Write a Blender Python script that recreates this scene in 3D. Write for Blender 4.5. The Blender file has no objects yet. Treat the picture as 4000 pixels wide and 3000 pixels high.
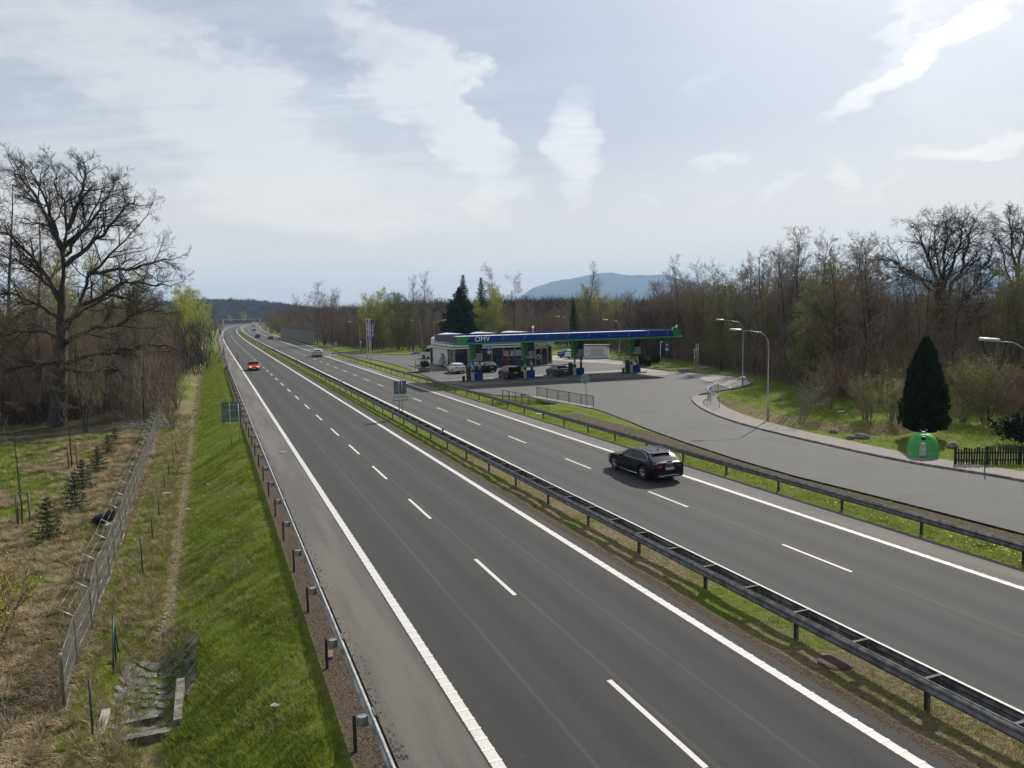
import bpy, bmesh, math, random
import numpy as np
from math import sin, cos, pi, radians, atan2, atan, hypot, sqrt
from mathutils import Vector, Matrix
R = radians
scene = bpy.context.scene
COL = scene.collection

# ------------------------------------------------------------------ camera
FPX, CAMH = 3004.0, 8.8
ROLL = R(1.15)
_d = (820-2000)*sin(ROLL)+(1239-1500)*cos(ROLL)
PITCH = atan(-_d/FPX)
cd = bpy.data.cameras.new('camera'); cam = bpy.data.objects.new('camera', cd); COL.objects.link(cam)
cd.sensor_width = 36.0; cd.lens = FPX/4000*36.0; cd.clip_start = 0.3; cd.clip_end = 60000
A = Vector((1, 0, 0)); F = Vector((0, cos(PITCH), -sin(PITCH))); Bd = Vector((0, -sin(PITCH), -cos(PITCH)))
rx = A*cos(ROLL)+Bd*sin(ROLL); ry = A*sin(ROLL)-Bd*cos(ROLL)
m = Matrix((rx, ry, -F)).transposed().to_4x4(); m.translation = Vector((0, 0, CAMH)); cam.matrix_world = m
scene.camera = cam

# ------------------------------------------------------------------ sun, sky, exposure
SUN_AZ, SUN_EL = R(31), R(38)
sd = Vector((sin(SUN_AZ)*cos(SUN_EL), cos(SUN_AZ)*cos(SUN_EL), sin(SUN_EL)))
sl = bpy.data.lights.new('sun', 'SUN'); sl.energy = 5.0; sl.angle = R(0.6); sl.color = (1.0, 0.955, 0.88)
sun = bpy.data.objects.new('sun', sl); COL.objects.link(sun); sun.rotation_euler = sd.to_track_quat('Z', 'Y').to_euler()
sun.location = (0, 0, 60)
scene.view_settings.view_transform = 'Standard'; scene.view_settings.look = 'None'
scene.view_settings.exposure = 0.12; scene.view_settings.gamma = 1.0

def pix_dir(x, y):
    u = x-2000; v = y-1500
    a = u*cos(ROLL)-v*sin(ROLL); b = u*sin(ROLL)+v*cos(ROLL)
    return Vector((a, FPX*cos(PITCH)-b*sin(PITCH), -FPX*sin(PITCH)-b*cos(PITCH)))
def azel(x, y):
    d = pix_dir(x, y).normalized(); return atan2(d.x, d.y), math.asin(d.z)

class NT:
    """tiny node-tree helper"""
    def __init__(s, tree): s.t = tree; s.n = tree.nodes; s.l = tree.links
    def new(s, kind, ins=None, **kw):
        n = s.n.new(kind)
        for k, v in kw.items(): setattr(n, k, v)
        for k, v in (ins or {}).items(): s.put(n.inputs[k], v)
        return n
    def put(s, sock, v):
        if isinstance(v, bpy.types.NodeSocket): s.l.new(v, sock)
        elif isinstance(v, bpy.types.Node): s.l.new(v.outputs[0], sock)
        else: sock.default_value = v
    def math(s, op, a, b=None, c=None, clamp=False):
        n = s.n.new('ShaderNodeMath'); n.operation = op; n.use_clamp = clamp
        s.put(n.inputs[0], a)
        if b is not None: s.put(n.inputs[1], b)
        if c is not None: s.put(n.inputs[2], c)
        return n.outputs[0]
    def ramp(s, fac, a, b, smooth=True):
        n = s.n.new('ShaderNodeMapRange'); n.interpolation_type = 'SMOOTHSTEP' if smooth else 'LINEAR'
        s.put(n.inputs[0], fac); n.inputs[1].default_value = a; n.inputs[2].default_value = b
        return n.outputs[0]
    def mix(s, f, a, b):
        n = s.n.new('ShaderNodeMix'); n.data_type = 'RGBA'
        s.put(n.inputs[0], f)
        s.put(n.inputs[6], a if not isinstance(a, tuple) else (*a[:3], 1)); s.put(n.inputs[7], b if not isinstance(b, tuple) else (*b[:3], 1))
        return n.outputs[2]
    def noise(s, vec, scale, detail=4, rough=0.55, dist=0.0, dims='3D'):
        n = s.n.new('ShaderNodeTexNoise'); n.noise_dimensions = dims
        if vec is not None: s.put(n.inputs['Vector'], vec)
        n.inputs['Scale'].default_value = scale; n.inputs['Detail'].default_value = detail
        n.inputs['Roughness'].default_value = rough; n.inputs['Distortion'].default_value = dist
        return n.outputs[0]

world = bpy.data.worlds.new('World'); scene.world = world; world.use_nodes = True
world.cycles.sampling_method = 'MANUAL'; world.cycles.sample_map_resolution = 512
w = NT(world.node_tree); w.n.clear()
sky = w.new('ShaderNodeTexSky', sky_type='NISHITA', sun_disc=False, sun_elevation=SUN_EL, sun_rotation=SUN_AZ, altitude=400.0, air_density=1.0, dust_density=2.0, ozone_density=1.0)
tc = w.new('ShaderNodeTexCoord'); gen = tc.outputs['Generated']
sep = w.new('ShaderNodeSeparateXYZ', {0: gen})
X, Y, Z = sep.outputs
az = w.math('ARCTAN2', X, Y); el = w.math('ARCSINE', Z)
zc = w.math('ADD', w.math('MAXIMUM', Z, 0.0), 0.10)
px = w.math('DIVIDE', X, zc); py = w.math('DIVIDE', Y, zc)
pl = w.new('ShaderNodeCombineXYZ', {0: px, 1: py, 2: 0.0}).outputs[0]
ae = w.new('ShaderNodeCombineXYZ', {0: az, 1: w.math('MULTIPLY', el, 2.0), 2: 0.0}).outputs[0]
# streaky high cloud: noise stretched along one wind direction
mp = w.new('ShaderNodeMapping', {0: pl, 2: (0, 0, R(38)), 3: (0.42, 1.5, 1)}).outputs[0]
n_big = w.noise(mp, 0.62, 7, 0.60, 0.9)
n_fine = w.noise(mp, 3.4, 8, 0.66, 0.8)
n_rip = w.noise(ae, 15.0, 6, 0.62, 1.2)
veil = w.ramp(w.math('ADD', w.math('MULTIPLY', n_big, 0.75), w.math('MULTIPLY', n_fine, 0.25)), 0.36, 0.66)
# named cloud shapes, as soft ellipses on the dome: (pixel centre, end point of long half axis, short/long ratio, soft, strength)
wob1 = w.math('MULTIPLY', w.math('SUBTRACT', w.noise(ae, 7.0, 7, 0.62), 0.5), 0.26)
wob2 = w.math('MULTIPLY', w.math('SUBTRACT', w.noise(w.new('ShaderNodeVectorMath', {0: ae, 1: (3.1, 7.7, 0)}, operation='ADD').outputs[0], 8.0, 7, 0.62), 0.5), 0.20)
azw = w.math('ADD', az, wob1); elw = w.math('ADD', el, wob2)
def blob(c, e, ratio, strength, wobble=1.0, soft=0.05):
    a0, e0 = azel(*c); a1, e1 = azel(*e); L = hypot(a1-a0, e1-e0); t = atan2(e1-e0, a1-a0)
    A_, E_ = (azw, elw) if wobble > 0.5 else (w.math('ADD', az, w.math('MULTIPLY', wob1, 0.55)), w.math('ADD', el, w.math('MULTIPLY', wob2, 0.55)))
    dx = w.math('SUBTRACT', A_, a0); dy = w.math('SUBTRACT', E_, e0)
    u = w.math('ADD', w.math('MULTIPLY', dx, cos(t)/L), w.math('MULTIPLY', dy, sin(t)/L))
    v = w.math('ADD', w.math('MULTIPLY', dx, -sin(t)/(L*ratio)), w.math('MULTIPLY', dy, cos(t)/(L*ratio)))
    r2 = w.math('ADD', w.math('MULTIPLY', u, u), w.math('MULTIPLY', v, v))
    n = w.n.new('ShaderNodeMapRange'); n.interpolation_type = 'SMOOTHSTEP'
    w.put(n.inputs[0], r2); n.inputs[1].default_value = 1.5; n.inputs[2].default_value = 0.0; n.inputs[3].default_value = 0; n.inputs[4].default_value = strength
    return n.outputs[0]
blobs = [((1560, 260), (1950, 640), 0.30, 0.85, 1, .02), ((1850, 560), (1990, 820), 0.5, 0.75, 1, .05), ((2230, 560), (2250, 790), 0.42, 0.95, 0, .1),
         ((620, 430), (1500, 820), 0.40, 0.42, 1, 0), ((450, 90), (1250, 470), 0.20, 0.42, 1, 0), ((1150, 560), (1800, 720), 0.5, 0.38, 1, 0), ((200, 250), (1000, 640), 0.14, 0.30, 1, 0), ((1450, 760), (2150, 800), 0.22, 0.35, 1, 0),
         ((3640, 190), (3160, 480), 0.11, 0.95, 0, .05), ((3560, 110), (3330, 300), 0.30, 0.35, 1, .0), ((2800, 650), (2910, 640), 0.42, 0.6, 0, .1),
         ((3050, 722), (3130, 700), 0.35, 0.55, 0, .1), ((3280, 690), (3360, 680), 0.42, 0.6, 0, .1), ((3820, 570), (3530, 620), 0.16, 0.65, 0, .1),
         ((3380, 735), (3200, 780), 0.2, 0.4, 0, .1), ((2850, 775), (2920, 760), 0.3, 0.4, 0, .1), ((3900, 130), (3500, 700), 0.5, 0.3, 1, 0),
         ((2780, 310), (2880, 240), 0.25, 0.25, 0, 0), ((2500, 805), (2570, 800), 0.4, 0.35, 0, .1)]
tot = None
for b_ in blobs:
    o_ = blob(b_[0], b_[1], b_[2], b_[3], b_[4], b_[5])
    tot = o_ if tot is None else w.math('ADD', tot, o_)
n_st = w.noise(w.new('ShaderNodeMapping', {0: pl, 2: (0, 0, R(52)), 3: (0.7, 5.5, 1)}).outputs[0], 1.3, 8, 0.66, 0.7)
tex = w.math('ADD', -0.30, w.math('MULTIPLY', w.math('ADD', w.math('ADD', n_rip, n_fine), n_st), 0.86))
bl = w.math('MULTIPLY', tot, tex, clamp=True)
left = w.ramp(az, 0.12, -0.22)
v2 = w.math('MULTIPLY', veil, w.math('ADD', 0.16, w.math('MULTIPLY', left, 0.70)))
dens = w.math('MAXIMUM', bl, v2)
dens = w.math('ADD', dens, w.math('MULTIPLY', w.math('MULTIPLY', bl, v2), 0.35), clamp=True)
# glow of the high haze round the sun
dt = w.new('ShaderNodeVectorMath', {0: gen, 1: tuple(sd)}, operation='DOT_PRODUCT').outputs['Value']
glow = w.math('POWER', w.math('MAXIMUM', dt, 0.0), 9.0)
skyc = w.new('ShaderNodeVectorMath', {0: sky.outputs[0], 3: 0.030}, operation='SCALE').outputs[0]
veilc = w.new('ShaderNodeVectorMath', {0: (0.275, 0.298, 0.356), 1: w.new('ShaderNodeVectorMath', {0: (0.26, 0.26, 0.24), 3: glow}, operation='SCALE').outputs[0]}, operation='ADD').outputs[0]
base = w.new('ShaderNodeVectorMath', {0: skyc, 1: veilc}, operation='ADD').outputs[0]
cc = w.new('ShaderNodeVectorMath', {0: base, 1: (0.31, 0.285, 0.205)}, operation='ADD').outputs[0]
up = w.mix(dens, base, cc)
hz = w.ramp(el, 0.27, 0.01)
up = w.mix(w.math('MULTIPLY', hz, 0.80), up, (0.98, 0.885, 0.76))
bg = w.new('ShaderNodeBackground', {0: up, 1: 1.0})
w.l.new(bg.outputs[0], w.new('ShaderNodeOutputWorld').inputs[0])

# ------------------------------------------------------------------ helpers
def tag(o, label=None, cat=None, group=None, kind=None):
    if label: o['label'] = label
    if cat: o['category'] = cat
    if group: o['group'] = group
    if kind: o['kind'] = kind
    return o
def thing(name, label, cat, loc=(0, 0, 0), rz=0, group=None, scale=1):
    o = bpy.data.objects.new(name, None); COL.objects.link(o); o.empty_display_size = 0.3
    o.location = loc; o.rotation_euler = (0, 0, rz)
    if scale != 1: o.scale = (scale,)*3 if not isinstance(scale, tuple) else scale
    return tag(o, label, cat, group)
def copy_tree(o, parent=None, depth=0):
    c = o.copy(); COL.objects.link(c); c.parent = parent
    for ch in KIDS.get(o.name, []):
        k = copy_tree(ch, c); KIDS.setdefault(c.name, []).append(k)
    return c
KIDS = {}
def put(o, parent):
    if parent is not None:
        o.parent = parent; KIDS.setdefault(parent.name, []).append(o)
    return o
class MB:
    def __init__(s): s.v = []; s.f = []; s.m = []; s.sm = []
    def add(s, vs, fs, mi=0, smooth=False):
        b = len(s.v); s.v.extend([tuple(v) for v in vs])
        for f in fs: s.f.append(tuple(b+i for i in f)); s.m.append(mi); s.sm.append(smooth)
        return s
    def box(s, c, size, rz=0, mi=0, M=None):
        hx, hy, hz = [q/2 for q in size]
        vs = [Vector((x, y, z)) for z in (-hz, hz) for y in (-hy, hy) for x in (-hx, hx)]
        T = M if M is not None else Matrix.Rotation(rz, 4, 'Z')
        vs = [T @ v + Vector(c) for v in vs]
        return s.add(vs, [(0, 2, 3, 1), (4, 5, 7, 6), (0, 1, 5, 4), (2, 6, 7, 3), (0, 4, 6, 2), (1, 3, 7, 5)], mi)
    def bbox(s, c, size, bev=0.02, rz=0, mi=0):
        """box with chamfered vertical and top edges"""
        hx, hy, hz = [q/2 for q in size]; T = Matrix.Rotation(rz, 4, 'Z'); rings = []
        for z, k in ((-hz, 0), (hz-bev, 0), (hz, bev)):
            q = [(hx-k-bev, -hy+k), (hx-k, -hy+k+bev), (hx-k, hy-k-bev), (hx-k-bev, hy-k), (-hx+k+bev, hy-k), (-hx+k, hy-k-bev), (-hx+k, -hy+k+bev), (-hx+k+bev, -hy+k)]
            rings.append([T @ Vector((x, y, z)) + Vector(c) for x, y in q])
        return s.loft(rings, True, True, mi)
    def loft(s, rings, closed=True, caps=True, mi=0, smooth=False):
        n = len(rings[0]); vs = [v for r in rings for v in r]; fs = []
        for i in range(len(rings)-1):
            for j in range(n if closed else n-1):
                k = (j+1) % n; fs.append((i*n+j, i*n+k, (i+1)*n+k, (i+1)*n+j))
        s.add(vs, fs, mi, smooth)
        if caps and closed:
            b = len(s.v)-len(vs)
            s.f.append(tuple(b+j for j in range(n))[::-1]); s.m.append(mi); s.sm.append(False)
            s.f.append(tuple(b+(len(rings)-1)*n+j for j in range(n))); s.m.append(mi); s.sm.append(False)
        return s
    def cyl(s, p0, p1, r0, r1=None, n=10, mi=0, caps=True, smooth=True):
        return s.tube([p0, p1], [r0, r1 if r1 is not None else r0], n, mi, caps, smooth)
    def tube(s, pts, rs, n=8, mi=0, caps=True, smooth=True):
        pts = [Vector(p) for p in pts]
        if not hasattr(rs, '__len__'): rs = [rs]*len(pts)
        rings = []
        for i, p in enumerate(pts):
            t = (pts[min(i+1, len(pts)-1)]-pts[max(i-1, 0)]).normalized()
            a = Vector((0, 0, 1)) if abs(t.z) < 0.9 else Vector((0, 1, 0))
            u = t.cross(a).normalized(); v = t.cross(u)
            rings.append([p+(u*cos(2*pi*k/n)+v*sin(2*pi*k/n))*rs[i] for k in range(n)])
        return s.loft(rings, True, caps, mi, smooth)
    def sphere(s, c, r, nu=12, nv=8, mi=0, M=None, z0=-1):
        rx_, ry_, rz_ = r if hasattr(r, '__len__') else (r, r, r); rings = []
        for i in range(nv+1):
            ph = -pi/2+pi*i/nv
            rr = max(cos(ph), 0.02)
            rings.append([Vector((rx_*rr*cos(2*pi*j/nu), ry_*rr*sin(2*pi*j/nu), rz_*sin(ph))) for j in range(nu)])
        if M is not None: rings = [[M @ v for v in q] for q in rings]
        return s.loft([[v+Vector(c) for v in q] for q in rings], True, True, mi, True)
    def prism(s, poly, z0, z1, mi=0):
        n = len(poly); return s.loft([[Vector((x, y, z)) for x, y in poly] for z in (z0, z1)], True, True, mi)
    def build(s, name, mats, parent=None, label=None, cat=None, group=None, kind=None):
        me = bpy.data.meshes.new(name); me.from_pydata([tuple(v) for v in s.v], [], s.f)
        if not isinstance(mats, (list, tuple)): mats = [mats]
        for q in mats: me.materials.append(q)
        me.polygons.foreach_set('material_index', s.m); me.polygons.foreach_set('use_smooth', s.sm); me.update()
        o = bpy.data.objects.new(name, me); COL.objects.link(o); put(o, parent)
        return tag(o, label, cat, group, kind)
def np_mesh(name, V, Fq, mats, parent=None, smooth=False, mi=None):
    me = bpy.data.meshes.new(name); V = np.asarray(V, 'f4'); Fq = np.asarray(Fq, 'i4'); k = Fq.shape[1]
    me.vertices.add(len(V)); me.vertices.foreach_set('co', V.ravel())
    me.loops.add(Fq.size); me.loops.foreach_set('vertex_index', Fq.ravel())
    me.polygons.add(len(Fq)); me.polygons.foreach_set('loop_start', np.arange(0, Fq.size, k, dtype='i4'))
    if not isinstance(mats, (list, tuple)): mats = [mats]
    for q in mats: me.materials.append(q)
    if mi is not None: me.polygons.foreach_set('material_index', np.asarray(mi, 'i4'))
    if smooth: me.polygons.foreach_set('use_smooth', np.ones(len(Fq), bool))
    me.update(calc_edges=True); me.validate()
    o = bpy.data.objects.new(name, me); COL.objects.link(o); put(o, parent); return o
def text_mesh(body, size, mat, name, parent, M, depth=0.004, spacing=1.0, bold=False):
    c = bpy.data.curves.new('t', 'FONT'); c.body = body; c.size = size; c.extrude = depth; c.align_x = 'CENTER'; c.align_y = 'CENTER'; c.space_character = spacing
    if bold: c.offset = size*0.012
    o = bpy.data.objects.new('t', c); COL.objects.link(o)
    dg = bpy.context.evaluated_depsgraph_get(); dg.update()
    me = bpy.data.meshes.new_from_object(o.evaluated_get(dg)); bpy.data.objects.remove(o); bpy.data.curves.remove(c)
    me.name = name; me.materials.clear(); me.materials.append(mat); me.transform(M)
    q = bpy.data.objects.new(name, me); COL.objects.link(q); put(q, parent); return q
def facing(loc, rz):
    """matrix laying text upright, readable from local -Y side rotated by rz"""
    return Matrix.Translation(Vector(loc)) @ Matrix.Rotation(rz, 4, 'Z') @ Matrix.Rotation(pi/2, 4, 'X')

# ------------------------------------------------------------------ materials
MATS = {}
def mat(name, col, rough=0.6, metal=0.0, var=0.12, scale=6.0, bump=0.0, spec=0.5, col2=None, coat=0.0, trans=0.0, stretch=(1, 1, 1), detail=5, coord='Object', emit=0.0, bscale=None):
    if name in MATS: return MATS[name]
    ma = bpy.data.materials.new(name); ma.use_nodes = True; t = NT(ma.node_tree); t.n.clear()
    tcn = t.new('ShaderNodeTexCoord'); v = t.new('ShaderNodeMapping', {0: tcn.outputs[coord], 3: stretch}).outputs[0]
    nz = t.noise(v, scale, detail, 0.6)
    if col2 is None: col2 = tuple(c*(1-var*1.6) for c in col); colA = tuple(min(1, c*(1+var)) for c in col)
    else: colA = col
    c = t.mix(t.ramp(nz, 0.33, 0.67), col2, colA)
    bs = t.new('ShaderNodeBsdfPrincipled', {'Base Color': c, 'Roughness': rough, 'Metallic': metal, 'Specular IOR Level': spec, 'Coat Weight': coat, 'Coat Roughness': 0.06, 'Transmission Weight': trans})
    if rough < 0.9: t.put(bs.inputs['Roughness'], t.math('ADD', t.math('MULTIPLY', t.noise(v, scale*2.3, 3), 0.14), rough-0.07, clamp=True))
    if bump: t.put(bs.inputs['Normal'], t.new('ShaderNodeBump', {'Height': t.noise(v, bscale or scale*5, 6, 0.7), 'Strength': min(1, bump*4), 'Distance': bump*0.2}).outputs[0])
    if emit: t.put(bs.inputs['Emission Color'], (*col, 1)); bs.inputs['Emission Strength'].default_value = emit
    t.l.new(bs.outputs[0], t.new('ShaderNodeOutputMaterial').inputs[0]); MATS[name] = ma; return ma
def GM(name):
    ma = bpy.data.materials.new(name); ma.use_nodes = True; t = NT(ma.node_tree); t.n.clear(); MATS[name] = ma; return ma, t
def finish(t, bs): t.l.new(bs.outputs[0], t.new('ShaderNodeOutputMaterial').inputs[0])

M_galv = mat('galvanised_steel', (0.30, 0.31, 0.31), 0.42, 0.75, 0.22, 3.0, bump=0.02)
M_galvd = mat('weathered_steel', (0.15, 0.15, 0.15), 0.55, 0.6, 0.3, 4.0, bump=0.03)
M_galvl = mat('light_galvanised', (0.42, 0.43, 0.43), 0.5, 0.6, 0.12, 5.0)
M_white = mat('white_paint', (0.72, 0.72, 0.70), 0.5, 0, 0.06, 3.0)
M_offw = mat('aged_white_cladding', (0.58, 0.58, 0.56), 0.55, 0, 0.08, 1.5)
M_conc = mat('concrete', (0.33, 0.31, 0.27), 0.9, 0, 0.2, 2.2, bump=0.1)
M_concd = mat('dirty_concrete', (0.17, 0.155, 0.13), 0.95, 0, 0.35, 3.0, bump=0.2)
M_black = mat('black_rubber', (0.018, 0.018, 0.018), 0.8, 0, 0.2, 8)
M_dark = mat('dark_grey_metal', (0.045, 0.047, 0.05), 0.5, 0.2, 0.2, 5)
M_steel = mat('brushed_steel', (0.42, 0.42, 0.43), 0.3, 0.9, 0.1, 4, stretch=(1, 1, 8))
M_wood = mat('weathered_wood', (0.16, 0.12, 0.085), 0.9, 0, 0.35, 5, bump=0.1, stretch=(3, 3, .5))
M_bark = mat('bark', (0.066, 0.055, 0.045), 0.95, 0, 0.45, 2.5, bump=0.5, stretch=(2, 2, 0.6), bscale=9)
M_red = mat('red_plastic', (0.55, 0.04, 0.025), 0.4, 0, 0.08, 5)
# ------------------------------------------------------------------ survey: image point -> real ground point
def G(x, y, z=0.0):
    d = pix_dir(x, y); t = (z-CAMH)/d.z; return Vector((d.x*t, d.y*t, z))
TH = R(21.4); DV = Vector((-sin(TH), cos(TH))); NV = Vector((DV.y, -DV.x)); O0 = G(1952.6, 3000).xy
def bend(s):
    u = max(0.0, min(s, 1200)-200); f = 3.13e-5*u*u+4.72e-8*u**3
    if s > 1200: f += (s-1200)*(2*3.13e-5*1000+3*4.72e-8*1e6)
    return f
def bend1(s):
    u = max(0.0, min(s, 1200)-200); return 2*3.13e-5*u+3*4.72e-8*u*u
def RD(s, t, z=0.0):
    a = bend1(s); k = 1/sqrt(1+a*a)
    q = O0+DV*(s-a*k*t)+NV*(bend(s)+k*t); return Vector((q.x, q.y, z))
def ST(x, y):
    q = Vector((x, y))-O0; s = q.dot(DV); t0 = q.dot(NV)
    for _ in range(3):
        a = bend1(s); t = (t0-bend(s))*sqrt(1+a*a)*1/(1+a*a)**0.5; s = q.dot(DV)+a*t*0.98
    return s, (t0-bend(s))/sqrt(1+a*a)
def heading(s):   # world yaw of an object whose local +Y points up the road (away from the camera)
    a = bend1(s); d = DV+NV*a; return atan2(-d.x, d.y)
def lerp(a, b, k): return a+(b-a)*k
def piece(x, pts):
    if x <= pts[0][0]: return pts[0][1]
    for (a, za), (b, zb) in zip(pts, pts[1:]):
        if x <= b: return lerp(za, zb, (x-a)/(b-a))
    return pts[-1][1]
PROF = [(-30, -1.55), (-9.5, -1.4), (-8.0, -1.4), (-7.1, -1.55), (-6.5, -1.6), (-5.9, -1.35), (-3.3, -0.10), (-2.9, 0.0)]
def seg_dist(p, pts):
    best = 1e9; kk = 0; acc = 0
    for a, b in zip(pts, pts[1:]):
        a = Vector(a[:2]); b = Vector(b[:2]); ab = b-a; L = ab.length; k = max(0, min(1, (p-a).dot(ab)/(L*L)))
        d = (p-a-ab*k).length
        if d < best: best = d; kk = acc+k*L
        acc += L
    return best, kk
STREAM_A = [RD(56.5, 20.9), RD(55.5, 23.5), RD(54.5, 26.2)]
STREAM_B = [G(2790, 1562), G(2905, 1605), G(3060, 1648), G(3230, 1668), G(3420, 1690), G(3600, 1650)]
def lot_dist(p):
    if inside(p.x, p.y, poly_lot): return 0.0
    if not (-20 < p.x < 70 and 10 < p.y < 190): return 9.0
    return min(seg_dist(p, LOTP)[0], 9.0)
def hsh(x, y): return (sin(x*0.9+sin(y*0.7)*1.3)+sin(y*1.1+sin(x*0.6+2)*1.7)+0.6*sin(x*2.7+y*1.9)+0.5*sin(y*3.3-x*2.1))/3
def tz(x, y, s=None, t=None):
    if s is None: s, t = ST(x, y)
    if t < -2.9:
        z = piece(t, PROF)
        k = min(1, max(0, (-t-3.0)/2))
        z += k*0.10*hsh(x*1.2, y*1.2)*(1 if t > -9 else 1.3)
        if t < -9: z += 0.12*hsh(x*0.35, y*0.35)
        # pit with stone paving where the ditch ends
        if s < 16 and -9 < t < -5.4:
            q = max(0, 1-abs(s-10.4)/3.6)*max(0, 1-abs(t+6.95)/1.5); z -= 0.55*min(1, q*2.2)
        return z
    z = -0.06
    p = Vector((x, y))
    if 18 < t < 30 and 40 < s < 75:
        d, _ = seg_dist(p, STREAM_A)
        z -= 1.5*max(0, 1-d/2.3)**0.8
    if 7.95 < t < 10.7: z += 0.05+0.04*hsh(x*3, y*3)
    if t > 25:
        d, k = seg_dist(p, STREAM_B)
        if d < 3: z -= 0.75*max(0, 1-d/2.0)
        z += 0.16*min(1, max(0, lot_dist(p)-0.1)/0.5)
    return z

LOT = [(1292, 1381), (1380, 1393), (1480, 1408), (1566, 1432), (1628, 1453), (1690, 1482), (1760, 1507), (1860, 1531), (1963, 1547), (2090, 1552), (2200, 1571), (2312, 1593), (2400, 1623), (2600, 1703), (3000, 1834), (3500, 1957), (4000, 2086), (4500, 2215)]
FAR = [(4500, 2000), (4000, 1880), (3600, 1820), (3400, 1780), (3200, 1735), (2999, 1688), (2870, 1652), (2790, 1624), (2735, 1597), (2708, 1575), (2700, 1560), (2712, 1548), (2745, 1539), (2800, 1530), (2860, 1521), (2905, 1512), (2935, 1500), (2940, 1492), (2915, 1481), (2860, 1470), (2790, 1462), (2700, 1456), (2615, 1450), (2497, 1435), (2470, 1420), (2435, 1409), (2331, 1398), (2157, 1386), (1900, 1388), (1615, 1388), (1433, 1384), (1345, 1379), (1312, 1374)]
def smooth_poly(P, n=2, closed=False):
    P = [Vector(q) for q in P]
    for _ in range(n):
        Q = [P[0]]
        for a, b in zip(P, P[1:]): Q += [a*0.75+b*0.25, a*0.25+b*0.75]
        Q.append(P[-1]); P = Q
    return P
near_w = smooth_poly([G(*q) for q in LOT], 1); far_w = smooth_poly([G(*q) for q in FAR], 2)
poly_lot = [tuple(p.xy) for p in near_w+far_w]
LOTP = [Vector(q) for q in poly_lot[::3]]
LOTP.append(LOTP[0])
def inside(x, y, poly):
    c = False; j = len(poly)-1
    for i in range(len(poly)):
        xi, yi = poly[i]; xj, yj = poly[j]
        if (yi > y) != (yj > y) and x < (xj-xi)*(y-yi)/(yj-yi)+xi: c = not c
        j = i
    return c

# ------------------------------------------------------------------ ground sheet
sv = list(np.arange(-12, 60, 0.5))+list(np.arange(60, 140, 1.0))+list(np.arange(140, 300, 4.0))+list(np.arange(300, 1200, 20.0))+[1200, 1400, 1800, 2500, 4000, 7000, 13000]
sv = [-3000, -600, -150, -60, -30, -20]+sv
tv = [-9000, -4000, -1800, -900, -450, -220, -120, -80, -60, -50, -42, -36]+list(np.arange(-32, -2.2, 0.4))+[-1.0, 2, 5, 7.6]+list(np.arange(7.9, 11.2, 0.3))+[13, 16, 18.5, 19.4]+list(np.arange(19.8, 32, 0.4))+list(np.arange(32, 60, 1.0))+list(np.arange(60, 100, 3.0))+[100, 120, 150, 200, 300, 500, 900, 1800, 4000, 9000]
V = []; ZC = []; 
for s in sv:
    for t in tv:
        p = RD(s, t); z = tz(p.x, p.y, s, t)
        if abs(t) > 80 or s > 500: z = min(z, 0.0) if t < -3 else -0.06
        V.append((p.x, p.y, z))
        rnd = hsh(p.x*0.5, p.y*0.5)
        dry = 0.0; dirt = 0.0; litter = 0.0
        if t < -8.9: dry = 0.58*max(0, min(1, 1.25-max(0, (-t-13.5))/2.6-max(0, (s-52)/30)))*(0.8+0.6*rnd); litter = min(1, max(0, (s-60+(-t-16)*0.35)/8))*(0.9 if t < -11 else 0.2)
        elif t < -6.9: dry = 0.5+0.4*rnd
        elif t < -6.3 and s > 12: dry = 0.95; dirt = 0.25+0.3*rnd
        elif t < -5.8: dry = 0.42+0.4*rnd
        elif t < -3.6: dry = 0.10+0.12*rnd
        elif t < -1: dirt = 0.9 if t > -2.8 else 0.1
        elif t < 11: dry = 0.6+0.3*rnd-min(0.4, max(0, (s-20)/80)); dirt = 0.8 if (t < 8.35) else 0.15
        elif t < 24.5 and s < 140:
            dirt = 0.8 if t < 20.2 else (0.85*max(0, min(1, (t-21.2)/0.8)) if s < 46 else 0.3); dry = 0.35
        elif t > 29: 
            dry = 0.12+0.2*max(0, rnd); d, k = seg_dist(Vector((p.x, p.y)), STREAM_B); dry = max(dry, 0.95*max(0, 1-max(0, d-1.2)/1.4))
            litter = min(1, max(0, (t-52)/10)) if s < 62 else min(1, max(0, (t-66)/8+(s-80)/60*0))
            if s > 95: litter = 0.0 if p.y < 190 else 0.5
        ZC.append((min(1, max(0, dry)), dirt, litter, 1))
ns, nt = len(sv), len(tv)
I = np.arange(ns*nt).reshape(ns, nt)
Fq = np.stack([I[:-1, :-1], I[:-1, 1:], I[1:, 1:], I[1:, :-1]], -1).reshape(-1, 4)
Mg, t = GM('ground_cover')
at = t.new('ShaderNodeAttribute', attribute_name='zone'); zs = t.new('ShaderNodeSeparateColor', {0: at.outputs[0]})
geo = t.new('ShaderNodeNewGeometry'); P_ = geo.outputs['Position']
n0 = t.noise(P_, 0.13, 5, 0.6); n1 = t.noise(P_, 0.9, 6, 0.65, 0.5); n2 = t.noise(P_, 6.0, 5, 0.7); n3 = t.noise(P_, 26.0, 3, 0.7)
nv = t.noise(t.new('ShaderNodeMapping', {0: P_, 2: (0, 0, R(20)), 3: (1, 0.35, 1)}).outputs[0], 14.0, 4, 0.7)
g1 = t.mix(t.ramp(n2, 0.3, 0.7), (0.105, 0.150, 0.014), (0.21, 0.265, 0.028))
g1 = t.mix(t.math('MULTIPLY', t.ramp(n3, 0.55, 0.8), 0.7), g1, (0.24, 0.32, 0.06))
g1 = t.mix(t.math('MULTIPLY', t.ramp(nv, 0.45, 0.2), 0.75), g1, (0.034, 0.052, 0.010))
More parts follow.
